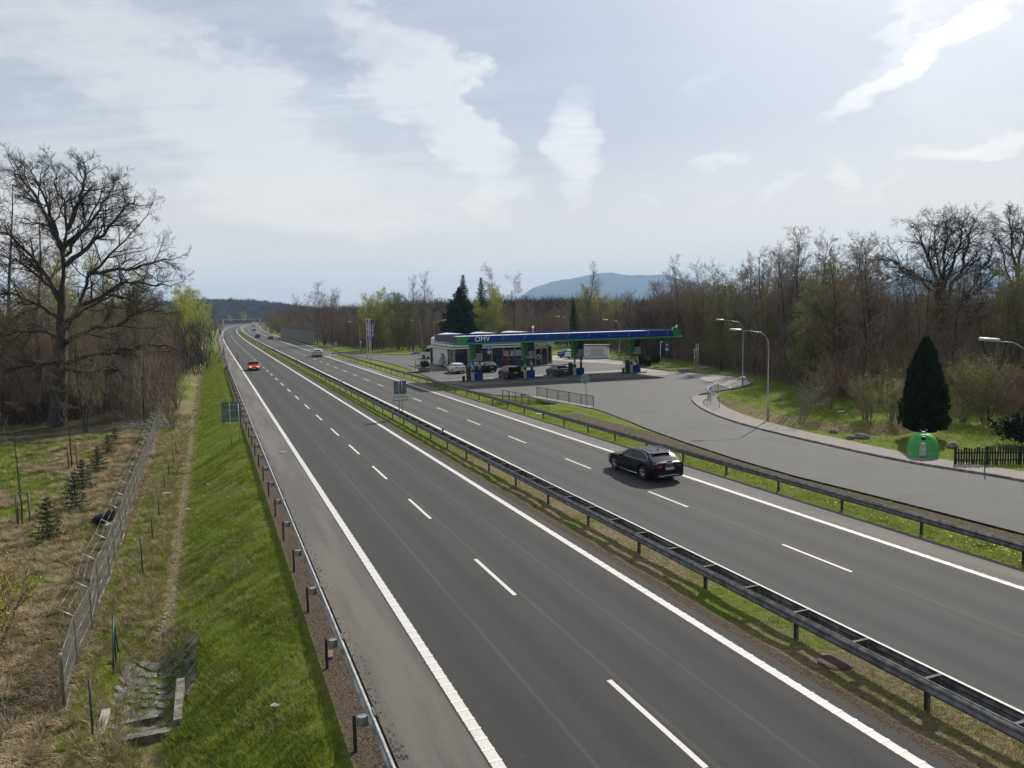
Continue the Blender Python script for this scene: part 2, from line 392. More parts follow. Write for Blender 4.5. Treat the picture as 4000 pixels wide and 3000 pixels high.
g1 = t.mix(t.math('MULTIPLY', t.ramp(n1, 0.5, 0.78), 0.55), g1, (0.15, 0.125, 0.045))
d1 = t.mix(t.ramp(n2, 0.3, 0.7), (0.17, 0.13, 0.065), (0.36, 0.29, 0.17))
d1 = t.mix(t.math('MULTIPLY', t.ramp(nv, 0.5, 0.25), 0.7), d1, (0.06, 0.045, 0.022))
d1 = t.mix(t.math('MULTIPLY', t.ramp(n3, 0.6, 0.8), 0.6), d1, (0.48, 0.40, 0.25))
e1 = t.mix(t.ramp(n3, 0.35, 0.65), (0.065, 0.048, 0.035), (0.18, 0.135, 0.10))
e1 = t.mix(t.math('MULTIPLY', t.ramp(t.noise(P_, 40, 2, 0.5), 0.64, 0.72), 0.8), e1, (0.30, 0.25, 0.19))
l1 = t.mix(t.ramp(n2, 0.35, 0.65), (0.030, 0.024, 0.015), (0.085, 0.065, 0.040))
l1 = t.mix(t.math('MULTIPLY', t.ramp(n1, 0.5, 0.68), 0.8), l1, (0.055, 0.085, 0.018))
def thr(a, k=0.9): return t.ramp(t.math('ADD', a, t.math('MULTIPLY', t.math('SUBTRACT', n1, 0.5), k)), 0.38, 0.62)
c = t.mix(thr(zs.outputs[0]), g1, d1); c = t.mix(thr(zs.outputs[1], 0.6), c, e1); c = t.mix(thr(zs.outputs[2], 0.7), c, l1)
c = t.mix(t.math('MULTIPLY', t.ramp(n0, 0.35, 0.7), 0.25), c, (0.05, 0.06, 0.018))
bs = t.new('ShaderNodeBsdfPrincipled', {'Base Color': c, 'Roughness': 0.95, 'Specular IOR Level': 0.15})
t.put(bs.inputs['Normal'], t.new('ShaderNodeBump', {'Height': t.math('ADD', n2, t.math('ADD', t.math('MULTIPLY', nv, 0.6), t.math('MULTIPLY', n3, 0.5))), 'Strength': 1.0, 'Distance': 0.16}).outputs[0]); finish(t, bs)
gr = np_mesh('ground', V, Fq, Mg, smooth=True); tag(gr, kind='structure')
ca = gr.data.color_attributes.new('zone', 'FLOAT_COLOR', 'POINT'); ca.data.foreach_set('color', np.array(ZC, 'f4').ravel())

# ------------------------------------------------------------------ asphalt and markings
def asphalt(name, dark, light, streak=0.5, crack=0.0, dust=0.0, seams=(), tracks=(), stain=0.0):
    ma, t = GM(name); P_ = t.new('ShaderNodeNewGeometry').outputs['Position']
    uv = t.new('ShaderNodeUVMap').outputs[0]
    st = t.new('ShaderNodeMapping', {0: uv, 3: (1.6, 0.012, 1)}).outputs[0]
    a = t.noise(st, 1.0, 3, 0.5); b = t.noise(P_, 38.0, 3, 0.75); g = t.noise(P_, 150.0, 1, 0.5); c_ = t.noise(P_, 0.35, 5, 0.6)
    c = t.mix(t.math('ADD', t.math('MULTIPLY', a, streak), t.math('MULTIPLY', c_, 1-streak)), dark, light)
    c = t.mix(t.math('MULTIPLY', t.ramp(b, 0.48, 0.32), 0.55), c, tuple(q*0.4 for q in dark))
    c = t.mix(t.math('MULTIPLY', t.ramp(b, 0.54, 0.72), 0.50), c, tuple(q*1.8 for q in light))
    ux = t.new('ShaderNodeSeparateXYZ', {0: uv}).outputs[0]
    for sm in seams:
        m_ = t.ramp(t.math('ABSOLUTE', t.math('SUBTRACT', t.math('ADD', ux, t.math('MULTIPLY', a, 0.12)), sm+0.06)), 0.09, 0.015)
        c = t.mix(t.math('MULTIPLY', m_, t.math('MULTIPLY', c_, 0.75)), c, tuple(q*1.75 for q in light))
    for tk in tracks:
        m_ = t.ramp(t.math('ABSOLUTE', t.math('SUBTRACT', t.math('ADD', ux, t.math('MULTIPLY', c_, 0.25)), tk+0.12)), 0.55, 0.08)
        c = t.mix(t.math('MULTIPLY', m_, 0.38), c, tuple(q*0.62 for q in dark))
    mo = t.noise(P_, 9.0, 5, 0.8); c = t.mix(t.math('MULTIPLY', t.ramp(mo, 0.54, 0.72), 0.34), c, tuple(q*1.7 for q in light)); c = t.mix(t.math('MULTIPLY', t.ramp(mo, 0.46, 0.28), 0.40), c, tuple(q*0.55 for q in dark))
    if stain:
        c = t.mix(t.math('MULTIPLY', t.ramp(t.noise(P_, 0.22, 6, 0.7, 0.6), 0.50, 0.68), stain), c, tuple(q*0.5 for q in dark))
    if dust:
        du = t.ramp(t.noise(t.new('ShaderNodeMapping', {0: uv, 3: (0.9, 0.06, 1)}).outputs[0], 1.0, 4, 0.6), 0.40, 0.62)
        c = t.mix(t.math('MULTIPLY', du, dust), c, (0.20, 0.175, 0.145))
    if crack:
        vo = t.new('ShaderNodeTexVoronoi', {0: t.new('ShaderNodeVectorMath', {0: P_, 1: t.new('ShaderNodeVectorMath', {0: t.new('ShaderNodeTexNoise', {0: P_, 'Scale': 0.5}).outputs[1], 3: 3.0}, operation='SCALE').outputs[0]}, operation='ADD').outputs[0], 'Scale': 0.13}, feature='DISTANCE_TO_EDGE').outputs[0]
        m_ = t.math('MULTIPLY', t.ramp(vo, 0.0035, 0.001), t.ramp(t.noise(P_, 0.12, 3), 0.45, 0.6))
        c = t.mix(t.math('MULTIPLY', m_, crack), c, (0.02, 0.02, 0.02))
    bs = t.new('ShaderNodeBsdfPrincipled', {'Base Color': c, 'Roughness': 0.82, 'Specular IOR Level': 0.35})
    t.put(bs.inputs['Normal'], t.new('ShaderNodeBump', {'Height': t.math('ADD', b, g), 'Strength': 0.7, 'Distance': 0.015}).outputs[0]); finish(t, bs); return ma
M_lane = asphalt('lane_asphalt', (0.024, 0.023, 0.022), (0.050, 0.048, 0.045), 0.70, seams=(1.75, 3.86, 5.6), tracks=(0.95, 2.75, 4.75, 6.5))
M_lane2 = asphalt('smooth_lane_asphalt', (0.036, 0.035, 0.033), (0.065, 0.062, 0.058), 0.75, seams=(14.75,), tracks=(12.0, 13.7, 15.6, 17.3))
M_shoul = asphalt('shoulder_asphalt', (0.078, 0.073, 0.066), (0.110, 0.102, 0.092), 0.4, dust=0.45)
M_lot = asphalt('forecourt_asphalt', (0.064, 0.061, 0.057), (0.102, 0.098, 0.092), 0.2, crack=0.9, stain=0.4)
M_line, t = GM('road_paint'); P_ = t.new('ShaderNodeNewGeometry').outputs['Position']
c = t.mix(t.ramp(t.noise(P_, 22, 5, 0.75), 0.30, 0.5), (0.30, 0.29, 0.27), (0.58, 0.57, 0.52))
c = t.mix(t.math('MULTIPLY', t.ramp(t.noise(P_, 1.2, 4, 0.6), 0.5, 0.75), 0.35), c, (0.42, 0.40, 0.36))
finish(t, t.new('ShaderNodeBsdfPrincipled', {'Base Color': c, 'Roughness': 0.7}))
def s_steps(a, b):
    out = [a]; s = a
    while s < b:
        s += 2.0 if s < 60 else (5 if s < 250 else (10 if s < 700 else 20)); out.append(min(s, b))
    return out
def strip(name, ss, f0, f1, z, ma, lab=None, kind='structure', thick=0.0, tsub=1):
    V = []; UV = []; 
    for s in ss:
        a = f0(s) if callable(f0) else f0; b = f1(s) if callable(f1) else f1
        for k in range(tsub+1):
            tt = lerp(a, b, k/tsub); p = RD(s, tt, z); V.append(tuple(p)); UV.append((tt, s))
    n = tsub+1; I = np.arange(len(V)).reshape(-1, n); F_ = np.stack([I[:-1, :-1], I[:-1, 1:], I[1:, 1:], I[1:, :-1]], -1).reshape(-1, 4)
    o = np_mesh(name, V, F_, ma); u = o.data.uv_layers.new(name='UVMap'); u.data.foreach_set('uv', np.array([UV[i] for i in F_.ravel()], 'f4').ravel())
    return tag(o, lab, kind=kind)
SR = s_steps(-14, 1500)
strip('road', SR, -0.18, 7.95, 0.0, M_lane)
strip('hard_shoulder', SR, -1.80, -0.18, 0.0, M_shoul)
def outer(s): return piece(s, [(-20, 19.75), (150, 19.75), (158, 20.0), (178, 22.2), (240, 22.9), (330, 23.0), (420, 23.3), (520, 24.0), (600, 24.6), (1600, 24.6)])
def eline(s): return piece(s, [(-20, 18.05), (1600, 18.3)])
strip('road', SR, 10.75, lambda s: eline(s)+0.12, 0.0, M_lane2)
strip('hard_shoulder', s_steps(-14, 165), lambda s: eline(s)+0.12, outer, 0.0, M_shoul)
strip('slip_lane', s_steps(165, 1500), lambda s: eline(s)+0.12, outer, 0.0, M_lot)
def marks(name, segs, z=0.004):
    V = []; F_ = []
    for (s0, s1, f, w_) in segs:
        st_ = s_steps(s0, s1) if s1-s0 > 5 else [s0, s1]; b = len(V)
        for s in st_:
            a = f(s) if callable(f) else f; V += [tuple(RD(s, a-w_/2, z)), tuple(RD(s, a+w_/2, z))]
        for i in range(len(st_)-1): F_.append((b+2*i, b+2*i+1, b+2*i+3, b+2*i+2))
    o = np_mesh(name, V, F_, M_line); return tag(o, kind='structure')
marks('edge_line', [(-14, 1500, 0.0, 0.25), (-14, 1500, 7.46, 0.25), (-14, 1500, lambda s: piece(s, [(22, 10.95), (46, 11.2)]), 0.25), (-14, 156, eline, 0.25), (176, 1500, eline, 0.25), (185, 1500, lambda s: outer(s)-0.9, 0.2)])
# raised rumble ribs across the edge lines near the bridge
V = []; 
def rib(s, t0, w_, zz=0.009): 
    return [tuple(RD(s-0.035, t0-w_/2, zz)), tuple(RD(s-0.035, t0+w_/2, zz)), tuple(RD(s+0.035, t0+w_/2, zz)), tuple(RD(s+0.035, t0-w_/2, zz))]
for k in range(170): V += rib(-1+k*0.42, 0.0, 0.27)+rib(-6+k*0.42, 7.46, 0.27)+rib(-3+k*0.42, eline(0), 0.27)
o = np_mesh('rumble_rib', V, np.arange(len(V)).reshape(-1, 4), mat('rib_paint', (0.72, 0.70, 0.64), 0.6, 0, 0.1, 8)); tag(o, kind='structure')
D1 = [ST(*G(x*1.8083, y*1.8083).xy)[0] for x, y in [(1312, 1470), (1025, 1208), (884, 1078), (805, 1007), (753, 961), (712, 926)]]
marks('lane_dash', [(q-3.85, q, 3.64, 0.13) for q in [D1[0]-9.2]+D1]+[(D1[-1]+8.9*k-3.7, D1[-1]+8.9*k, 3.66, 0.13) for k in range(1, 68)]+[(670, 1500, 3.64, 0.13)])
DASH2 = 1.0
marks('lane_dash', [(5.65+9.35*k, 5.65+9.35*k+3.3, 14.55, 0.12) for k in range(-2, 5)]+[(5.65+9.35*4+9.0*k, 5.65+9.35*4+9.0*k+3.3, 14.6, 0.12) for k in range(1, 34)]+[(345, 1500, 14.7, 0.13)])
marks('gore_hatching', [(158, 160, 20.6, 2.0), (162, 163, 20.6, 2.0), (166, 167, 20.6, 1.6)])
# forecourt
def poly_sheet(name, pts, z, ma, lab=None, kind='structure'):
    from mathutils.geometry import tessellate_polygon
    tri = tessellate_polygon([[Vector((p[0], p[1], 0)) for p in pts]]); bm = bmesh.new(); vs = [bm.verts.new((p[0], p[1], z)) for p in pts]
    for q in tri:
        a_, b_, c_ = [pts[i] for i in q]
        if (b_[0]-a_[0])*(c_[1]-a_[1])-(b_[1]-a_[1])*(c_[0]-a_[0]) < 0: q = q[::-1]
        try: bm.faces.new([vs[i] for i in q])
        except ValueError: pass
    uv = bm.loops.layers.uv.new('UVMap')
    for q in bm.faces:
        for l in q.loops: l[uv].uv = ST(l.vert.co.x, l.vert.co.y)[::-1]
    me = bpy.data.meshes.new(name); bm.to_mesh(me); bm.free(); me.materials.append(ma)
    o = bpy.data.objects.new(name, me); COL.objects.link(o); return tag(o, lab, kind=kind)
poly_sheet('forecourt', poly_lot, 0.02, M_lot)
M_apron = asphalt('apron_concrete', (0.25, 0.23, 0.20), (0.34, 0.315, 0.28), 0.1, crack=0.2)
M_slab = asphalt('pump_slab_concrete', (0.21, 0.195, 0.17), (0.30, 0.28, 0.25), 0.2, stain=0.6)
def gp(l, z=0): return [tuple(G(*q).xy) for q in l]
poly_sheet('pump_apron', gp([(1714, 1488), (2080, 1466), (2432, 1445), (2660, 1455), (2596, 1466), (2280, 1482), (1813, 1509)]), 0.026, M_slab)
poly_sheet('concrete_apron', gp([(2492, 1438), (2615, 1452), (2790, 1464), (2860, 1472), (2912, 1483), (2932, 1493), (2928, 1500), (2900, 1511), (2856, 1519), (2760, 1488), (2668, 1456), (2440, 1446)]), 0.030, M_apron)
poly_sheet('parking_paving', gp([(1900, 1390), (2157, 1388), (2331, 1400), (2435, 1411), (2430, 1424), (2250, 1412), (2165, 1407), (1950, 1402)]), 0.024, M_apron)
# kerbs
M_kerb = mat('kerb_stone', (0.20, 0.19, 0.17), 0.9, 0, 0.3, 4, bump=0.1)
def kerb(name, pts, w_=0.16, h=0.14, side=1, z0=-0.05):
    pts = [Vector(p[:2]) for p in pts]; rings = []
    for i, p in enumerate(pts):
        d = (pts[min(i+1, len(pts)-1)]-pts[max(i-1, 0)]).normalized(); n = Vector((d.y, -d.x))*side
        a = p; b = p+n*w_
        rings.append([Vector((a.x, a.y, z0)), Vector((a.x, a.y, h-0.02)), Vector((a.x+n.x*0.02, a.y+n.y*0.02, h)), Vector((b.x, b.y, h)), Vector((b.x, b.y, z0))])
    mb = MB(); mb.loft(rings, True, True); return mb.build(name, M_kerb, kind='structure')
kerb('kerb', far_w)
# block paved footway along the service road
M_pave, t = GM('block_paving'); P_ = t.new('ShaderNodeNewGeometry').outputs['Position']
mp_ = t.new('ShaderNodeMapping', {0: P_, 2: (0, 0, R(35))}).outputs[0]
br = t.new('ShaderNodeTexBrick', {0: mp_, 'Scale': 1.0, 'Color1': (0.24, 0.215, 0.19, 1), 'Color2': (0.19, 0.165, 0.145, 1), 'Mortar': (0.10, 0.09, 0.075, 1), 'Mortar Size': 0.012, 'Brick Width': 0.22, 'Row Height': 0.16})
c = t.mix(t.math('MULTIPLY', t.ramp(t.noise(P_, 1.3, 5, 0.65), 0.5, 0.75), 0.5), br.outputs[0], (0.14, 0.12, 0.09))
finish(t, t.new('ShaderNodeBsdfPrincipled', {'Base Color': c, 'Roughness': 0.9}))
fw = [G(*q) for q in [(4500, 2000), (4000, 1880), (3600, 1820), (3400, 1780), (3200, 1735), (2999, 1688), (2870, 1652), (2790, 1624), (2735, 1597), (2708, 1575), (2700, 1560), (2712, 1548)]]
fw = smooth_poly(fw, 2); inner = []
for i, p in enumerate(fw):
    d = (fw[min(i+1, len(fw)-1)]-fw[max(i-1, 0)]).normalized(); n = Vector((d.y, -d.x, 0))
    wd = lerp(1.75, 2.4, i/len(fw)); inner.append((p+n*0.165, p+n*wd))
V = []; 
for a, b in inner: V += [(a.x, a.y, 0.125), (b.x, b.y, 0.135)]
F_ = [(2*i, 2*i+1, 2*i+3, 2*i+2) for i in range(len(inner)-1)]
o = np_mesh('pavement', V, F_, M_pave); tag(o, kind='structure')
# ------------------------------------------------------------------ guardrails
WP = [(0.0, 0.0), (0.015, 0.02), (0.06, 0.05), (0.075, 0.09), (0.03, 0.13), (0.02, 0.155), (0.03, 0.18), (0.075, 0.22), (0.06, 0.26), (0.015, 0.29), (0.0, 0.31)]
def beam(mb, path, face, ztop=0.77, mi=0, pts=None):
    """W-profile steel beam along a list of (point, left normal)"""
    rings = []
    for p, n in path:
        out = [Vector((p.x+n.x*face*a, p.y+n.y*face*a, p.z+ztop-0.31+b)) for a, b in WP]
        back = [Vector((p.x+n.x*face*(a-0.006), p.y+n.y*face*(a-0.006), p.z+ztop-0.31+b)) for a, b in WP[::-1]]
        rings.append(out+back)
    mb.loft(rings, True, True, mi)
def cpost(mb, p, rz, h=0.72, mi=0, w_=0.10, d=0.055):
    for dx, dy, sx, sy in ((0, -d/2, w_, 0.008), (-w_/2+0.004, 0, 0.008, d), (w_/2-0.004, 0, 0.008, d)):
        q = Matrix.Rotation(rz, 3, 'Z') @ Vector((dx, dy, 0)); mb.box((p.x+q.x, p.y+q.y, p.z+h/2-0.15), (sx, sy, h+0.3), rz, mi)
def pathof(ss, t0, z=0.0):
    out = []
    for s in ss:
        tt = t0(s) if callable(t0) else t0
        a = bend1(s); n = (NV-DV*a).normalized(); p = RD(s, tt); zz = z(s) if callable(z) else z; out.append((Vector((p.x, p.y, zz)), n))
    return out
# left verge rail: single beam on posts with oval spacers behind it
root = thing('guardrail', 'single steel guardrail on dark posts along the left grass bank', 'guardrail', RD(0, -2.2))
T0 = root.location
def L2(v): return Vector(v)-T0
S1 = s_steps(-10, 124)
mb = MB(); pth = pathof(S1+[126, 128.5, 131], lambda s: -2.14-(0.25*max(0, s-124)/7), lambda s: -0.05-(0.62*max(0, (s-124)/7)))
beam(mb, [(p-T0, n) for p, n in pth], 1)
for k in range(34): 
    p = RD(-6.2+4*k, -2.065)-T0; mb.box((p.x, p.y, 0.70), (0.02, 0.34, 0.02), heading(0))
mb.build('beam', M_galv, root)
k = 0; s = -6.2; M_post = mat('dark_post_steel', (0.035, 0.036, 0.036), 0.6, 0.4, 0.3, 6)
pm = MB(); cpost(pm, Vector((0, 0, 0)), 0, 0.70); p0 = pm.build('post', M_post, root)
qm = MB(); rings = []
for z in (-0.20, 0.0): rings.append([Vector((0.11*cos(2*pi*j/14), 0.085*sin(2*pi*j/14)*1.0, z)) for j in range(14)])
qm.loft(rings, True, True, smooth=False); q0 = qm.build('spacer', M_galv, root)
first = True
while s < 124:
    for src, tt, zz in ((p0, -2.47, -0.02), (q0, -2.30, 0.66)):
        o = src if first else put(src.copy(), root)
        if not first: COL.objects.link(o)
        p = RD(s, tt)-T0; o.location = (p.x, p.y, zz); o.rotation_euler = (0, 0, heading(s)+(pi/2 if src is p0 else 0))
    first = False; s += 4
# median double rail
root = thing('guardrail', 'double steel guardrail with ladder cross pieces in the grass median', 'guardrail', RD(0, 9.4)); T0 = root.location
mb = MB(); SM = s_steps(-14, 900)
zf = lambda s: -0.02
beam(mb, [(p-T0, n) for p, n in pathof(SM, 9.16, zf)], -1); mb.build('beam', M_galvd, root)
mb = MB(); beam(mb, [(p-T0, n) for p, n in pathof(SM, 9.66, zf)], 1); mb.build('beam', M_galvd, root)
def crosspiece(mb, p, rz):
    mb.box((p.x, p.y, 0.745), (0.50, 0.075, 0.012), rz); 
    Mr = Matrix.Rotation(rz, 3, 'Z'); q = Mr @ Vector((0, 0.036, 0)); mb.box((p.x+q.x, p.y+q.y, 0.62), (0.50, 0.008, 0.25), rz)
cm = MB(); crosspiece(cm, Vector((0, 0, 0)), 0); M_cross = mat('dull_cross_steel', (0.10, 0.10, 0.098), 0.75, 0.1, 0.3, 6, spec=0.2)
c0 = cm.build('cross_piece', M_cross, root)
pm = MB(); cpost(pm, Vector((0, 0, 0)), 0, 0.62, 0, 0.12, 0.06); p0 = pm.build('post', M_galvd, root)
restc = MB(); restp = MB(); nC = nP = 0; s = -9.7
while s < 600:
    p = RD(s, 9.41)-T0; h = heading(s)
    if nC < 100:
        o = c0 if nC == 0 else put(c0.copy(), root)
        if nC: COL.objects.link(o)
        o.location = (p.x, p.y, 0); o.rotation_euler = (0, 0, h); nC += 1
    elif s < 300: crosspiece(restc, p, h)
    if abs(((s-2.3) % 4)) < 0.1 or abs(((s-2.3) % 4)-4) < 0.1:
        p = RD(s, 9.25)-T0
        if nP < 100:
            o = p0 if nP == 0 else put(p0.copy(), root)
            if nP: COL.objects.link(o)
            o.location = (p.x, p.y, 0); o.rotation_euler = (0, 0, h+pi/2); nP += 1
        else: cpost(restp, p, h+pi/2, 0.62)
    s += 2
restc.build('cross_piece', M_cross, root, kind='stuff'); restp.build('post', M_galvd, root, kind='stuff')
# right verge rail
def rail_right(label, ss, tf, posts, zf=-0.05, face=-1, cat='guardrail', poff=0.08):
    root = thing('guardrail', label, cat, RD(ss[0], tf(ss[0]) if callable(tf) else tf)); T0 = root.location
    mb = MB(); beam(mb, [(p-T0, n) for p, n in pathof(ss, tf, zf)], face); mb.build('beam', M_galvd, root)
    pm = MB(); cpost(pm, Vector((0, 0, 0)), 0, 0.66, 0, 0.10, 0.07); p0 = pm.build('post', M_galvd, root); rest = MB(); n = 0
    for s in posts:
        p = RD(s, (tf(s) if callable(tf) else tf)+poff)-T0; z = (zf(s) if callable(zf) else zf)
        if n < 100:
            o = p0 if n == 0 else put(p0.copy(), root)
            if n: COL.objects.link(o)
            o.location = (p.x, p.y, z+0.0); o.rotation_euler = (0, 0, heading(s)+pi/2); n += 1
        else: cpost(rest, Vector((p.x, p.y, z)), heading(s))
    if rest.v: rest.build('post', M_galvd, root, kind='stuff')
    return root
rail_right('single steel guardrail between the right hand road and the service road', s_steps(-14, 155)+[158, 161], lambda s: 20.22 if s < 150 else 20.22+0.35*((s-150)/11)**2, np.arange(-12.1, 160, 4.0), lambda s: -0.05 if s < 150 else -0.05-0.5*((s-150)/11)**2)
tf2 = lambda s: outer(s)+0.55 if s > 178 else 22.75+(178-s)*0.03
rail_right('guardrail in front of the noise wall beside the slip lane', [169, 172, 175]+s_steps(178, 345), tf2, np.arange(176, 345, 2.0), lambda s: -0.05 if s > 178 else -0.05-0.5*((178-s)/9))
rail_right('distant guardrail on the left side where the road bends', s_steps(560, 900), lambda s: -2.3, np.arange(560, 900, 4.0), face=1, poff=-0.08)
rail_right('distant guardrail on the right side beyond the noise wall', s_steps(480, 760), lambda s: outer(s)+0.6, np.arange(480, 760, 4.0))
# ------------------------------------------------------------------ filling station
SRZ = R(20.5); S0 = Vector((-4.48, 97.28, 0.02)); SU = Vector((cos(SRZ), sin(SRZ), 0)); SV = Vector((-sin(SRZ), cos(SRZ), 0))
def SP(u, v, z=0): return S0+SU*u+SV*v+Vector((0, 0, z))
M_blue = mat('station_blue', (0.006, 0.035, 0.23), 0.45, 0, 0.08, 2, spec=0.3)
M_blued = mat('station_navy', (0.012, 0.022, 0.085), 0.4, 0, 0.08, 2)
M_green = mat('station_green', (0.018, 0.25, 0.045), 0.35, 0, 0.08, 2, coat=0.3)
M_greenp = mat('pale_green_mark', (0.10, 0.32, 0.22), 0.5)
M_roof = mat('canopy_roof_sheet', (0.60, 0.61, 0.60), 0.5, 0.1, 0.08, 1.5)
M_under = mat('canopy_soffit', (0.20, 0.21, 0.21), 0.6, 0, 0.08, 2)
M_sign = mat('grey_price_panel', (0.42, 0.43, 0.44), 0.5, 0, 0.05, 4)
M_glass, t = GM('dark_window_glass'); P_ = t.new('ShaderNodeTexCoord').outputs['Object']
finish(t, t.new('ShaderNodeBsdfPrincipled', {'Base Color': t.mix(t.noise(P_, 0.7, 3), (0.012, 0.014, 0.015), (0.035, 0.038, 0.040)), 'Roughness': 0.05, 'Specular IOR Level': 0.6}))
M_alu = mat('grey_aluminium', (0.28, 0.29, 0.30), 0.45, 0.3, 0.08, 3)
can = thing('petrol_canopy', 'long blue fascia petrol station canopy with green corners on four columns', 'canopy', S0, SRZ)
u0, u1, v0, v1, zb, zt = -3.66, 27.1, -4.6, 6.2, 4.93, 5.88
mb = MB(); mb.box(((u0+u1)/2, (v0+v1)/2, zb+0.16), (u1-u0-0.3, v1-v0-0.3, 0.10)); mb.build('soffit', M_under, can)
mb = MB()
n = 60
for k in range(n):
    a = u0+0.18+(u1-u0-0.36)*k/n; mb.box((a+0.25, (v0+v1)/2, 5.60+0.002*(k % 2)), ((u1-u0)/n*0.96, v1-v0-0.4, 0.05+0.02*(k % 2)))
mb.build('roof', M_roof, can)
mb = MB()   # front and back fascia, slightly battened
for vv, sg in ((v0, -1), (v1, 1)): mb.box(((u0+u1)/2, vv, (zb+zt)/2+0.06), (u1-u0-0.04, 0.10, zt-zb-0.12))
mb.build('fascia', M_blue, can)
mb = MB()
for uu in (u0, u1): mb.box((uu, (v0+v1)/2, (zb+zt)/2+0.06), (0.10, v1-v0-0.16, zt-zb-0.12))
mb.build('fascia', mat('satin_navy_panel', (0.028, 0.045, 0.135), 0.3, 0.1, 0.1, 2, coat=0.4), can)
mb = MB()
for k in range(4):
    v = v0+1.6+k*2.3; mb.box((u0-0.056, v, zt-0.17), (0.02, 0.22, 0.34), mi=0)
mb.build('fascia_mark', M_blued, can)
mb = MB()
for vv, sg in ((v0, -1), (v1, 1)):
    for uu, du in ((u0, 1), (u1, -1)):
        y = vv+sg*0.054
        q = [(uu-du*0.02, zb+0.10), (uu+du*0.85, zb+0.10), (uu+du*1.45, zt+0.005), (uu-du*0.02, zt+0.005)]
        mb.loft([[Vector((a, y-sg*0.01, b)) for a, b in q], [Vector((a, y+sg*0.012, b)) for a, b in q]], True, True)
for uu, su in ((u0, -1), (u1, 1)):
    for vv, sg in ((v0, 1), (v1, -1)): 
        q = [(vv-sg*0.066, zb+0.10), (vv+sg*0.35, zb+0.10), (vv+sg*0.62, zt+0.005), (vv-sg*0.066, zt+0.005)]
        mb.loft([[Vector((uu+su*0.045, a, b)) for a, b in q], [Vector((uu+su*0.062, a, b)) for a, b in q]], True, True)
mb.build('corner_panel', M_green, can)
mb = MB()
for pa, pb in (((u0-.1, v0-.1), (u1+.1, v0-.1)), ((u1+.1, v0-.1), (u1+.1, v1+.1)), ((u1+.1, v1+.1), (u0-.1, v1+.1)), ((u0-.1, v1+.1), (u0-.1, v0-.1))):
    mb.cyl((*pa, zb+0.02), (*pb, zb+0.02), 0.115, n=10)
mb.build('edge_tube', M_green, can)
mb = MB()
for k in range(10):
    a = u0+5.6+k*2.9
    q = [(a-0.18, zt-0.62), (a-0.10, zt-0.62), (a+0.20, zt-0.05), (a+0.12, zt-0.05)]
    if a < u1-1.5: mb.loft([[Vector((x, v0-0.052, z)) for x, z in q], [Vector((x, v0-0.06, z)) for x, z in q]], True, True)
mb.build('fascia_mark', M_greenp, can)
text_mesh('OMV', 0.84, mat('letter_white', (0.9, 0.9, 0.92), 0.6, 0, 0.03, 3), 'lettering', can, facing((u0+3.0, v0-0.075, zb+0.55), 0), 0.015, 1.06)
M_price = mat('dark_lettering', (0.05, 0.05, 0.055), 0.6)
colu = [0, 7.1, 14.2, 22.75]
for k, cu in enumerate(colu):
    mb = MB()      # blue base box on the island, two brushed tubes, upper cladding that widens upwards
    mb.bbox((cu+0.22, -0.15, 0.62), (0.98, 0.72, 0.95), 0.04); cbase = mb.build('column_base', M_blue, can)
    mb = MB(); mb.cyl((cu+0.42, -0.12, 1.10), (cu+0.42, -0.12, 2.55), 0.17, n=16); mb.cyl((cu-0.42, 0.10, 0.25), (cu-0.42, 0.10, 2.6), 0.13, n=16)
    mb.build('column_tube', M_steel, can)
    mb = MB(); rings = []
    for z, a, b in ((2.50, -0.30, 0.72), (3.30, -0.36, 0.72), (4.90, -0.55, 0.72)): rings.append([Vector((cu+a, -0.42, z)), Vector((cu+b, -0.42, z)), Vector((cu+b, 0.42, z)), Vector((cu+a, 0.42, z))])
    mb.loft(rings, True, True); mb.build('column_head', M_blued, can)
    mb = MB(); rings = []
    for z, a, b in ((2.42, -0.80, -0.56), (3.1, -0.80, -0.48), (4.90, -0.80, 0.02)): rings.append([Vector((cu+a, -0.44, z)), Vector((cu+b, -0.445, z)), Vector((cu+b, 0.44, z)), Vector((cu+a, 0.44, z))])
    mb.loft(rings, True, True); mb.build('column_fin', M_green, can)
    mb = MB(); rings = []
    for z, a in ((2.62, -0.46), (3.56, -0.22)): rings.append([Vector((cu+a, -0.50, z)), Vector((cu+0.60, -0.52, z)), Vector((cu+0.74, -0.40, z)), Vector((cu+0.74, 0.40, z)), Vector((cu+a, 0.40, z))])
    mb.loft(rings, True, True); sg = mb.build('price_board', M_sign, can)
    mb = MB()
    for r_ in range(3):
        mb.box((cu-0.18, -0.522, 3.36-r_*0.2), (0.24-0.05*(r_ % 2), 0.012, 0.13))
    for r_ in range(4): mb.box((cu+0.36, -0.528, 3.36-r_*0.19), (0.32, 0.012, 0.055))
    mb.build('price_line', M_price, sg)
    mb = MB(); mb.box((cu+0.62, -0.435, 3.72), (0.22, 0.012, 0.07)); mb.build('badge', M_sign, can)
mb = MB(); mb.cyl((u1-0.9, v0+0.5, zt), (u1-0.9, v0+0.5, zt+0.25), 0.04); mb.cyl((u1-0.9, v0+0.5, zt+0.25), (u1-0.45, v0+0.3, zt+0.42), 0.03); mb.sphere((u1-0.40, v0+0.3, zt+0.42), (0.16, 0.16, 0.22)); mb.build('camera_dome', M_white, can)
mb = MB(); mb.cyl((u0+13, v1-2.5, zt-0.2), (u0+13, v1-2.5, zt+0.55), 0.03); mb.sphere((u0+13, v1-2.5, zt+0.7), 0.17); mb.build('sensor_globe', M_white, can)
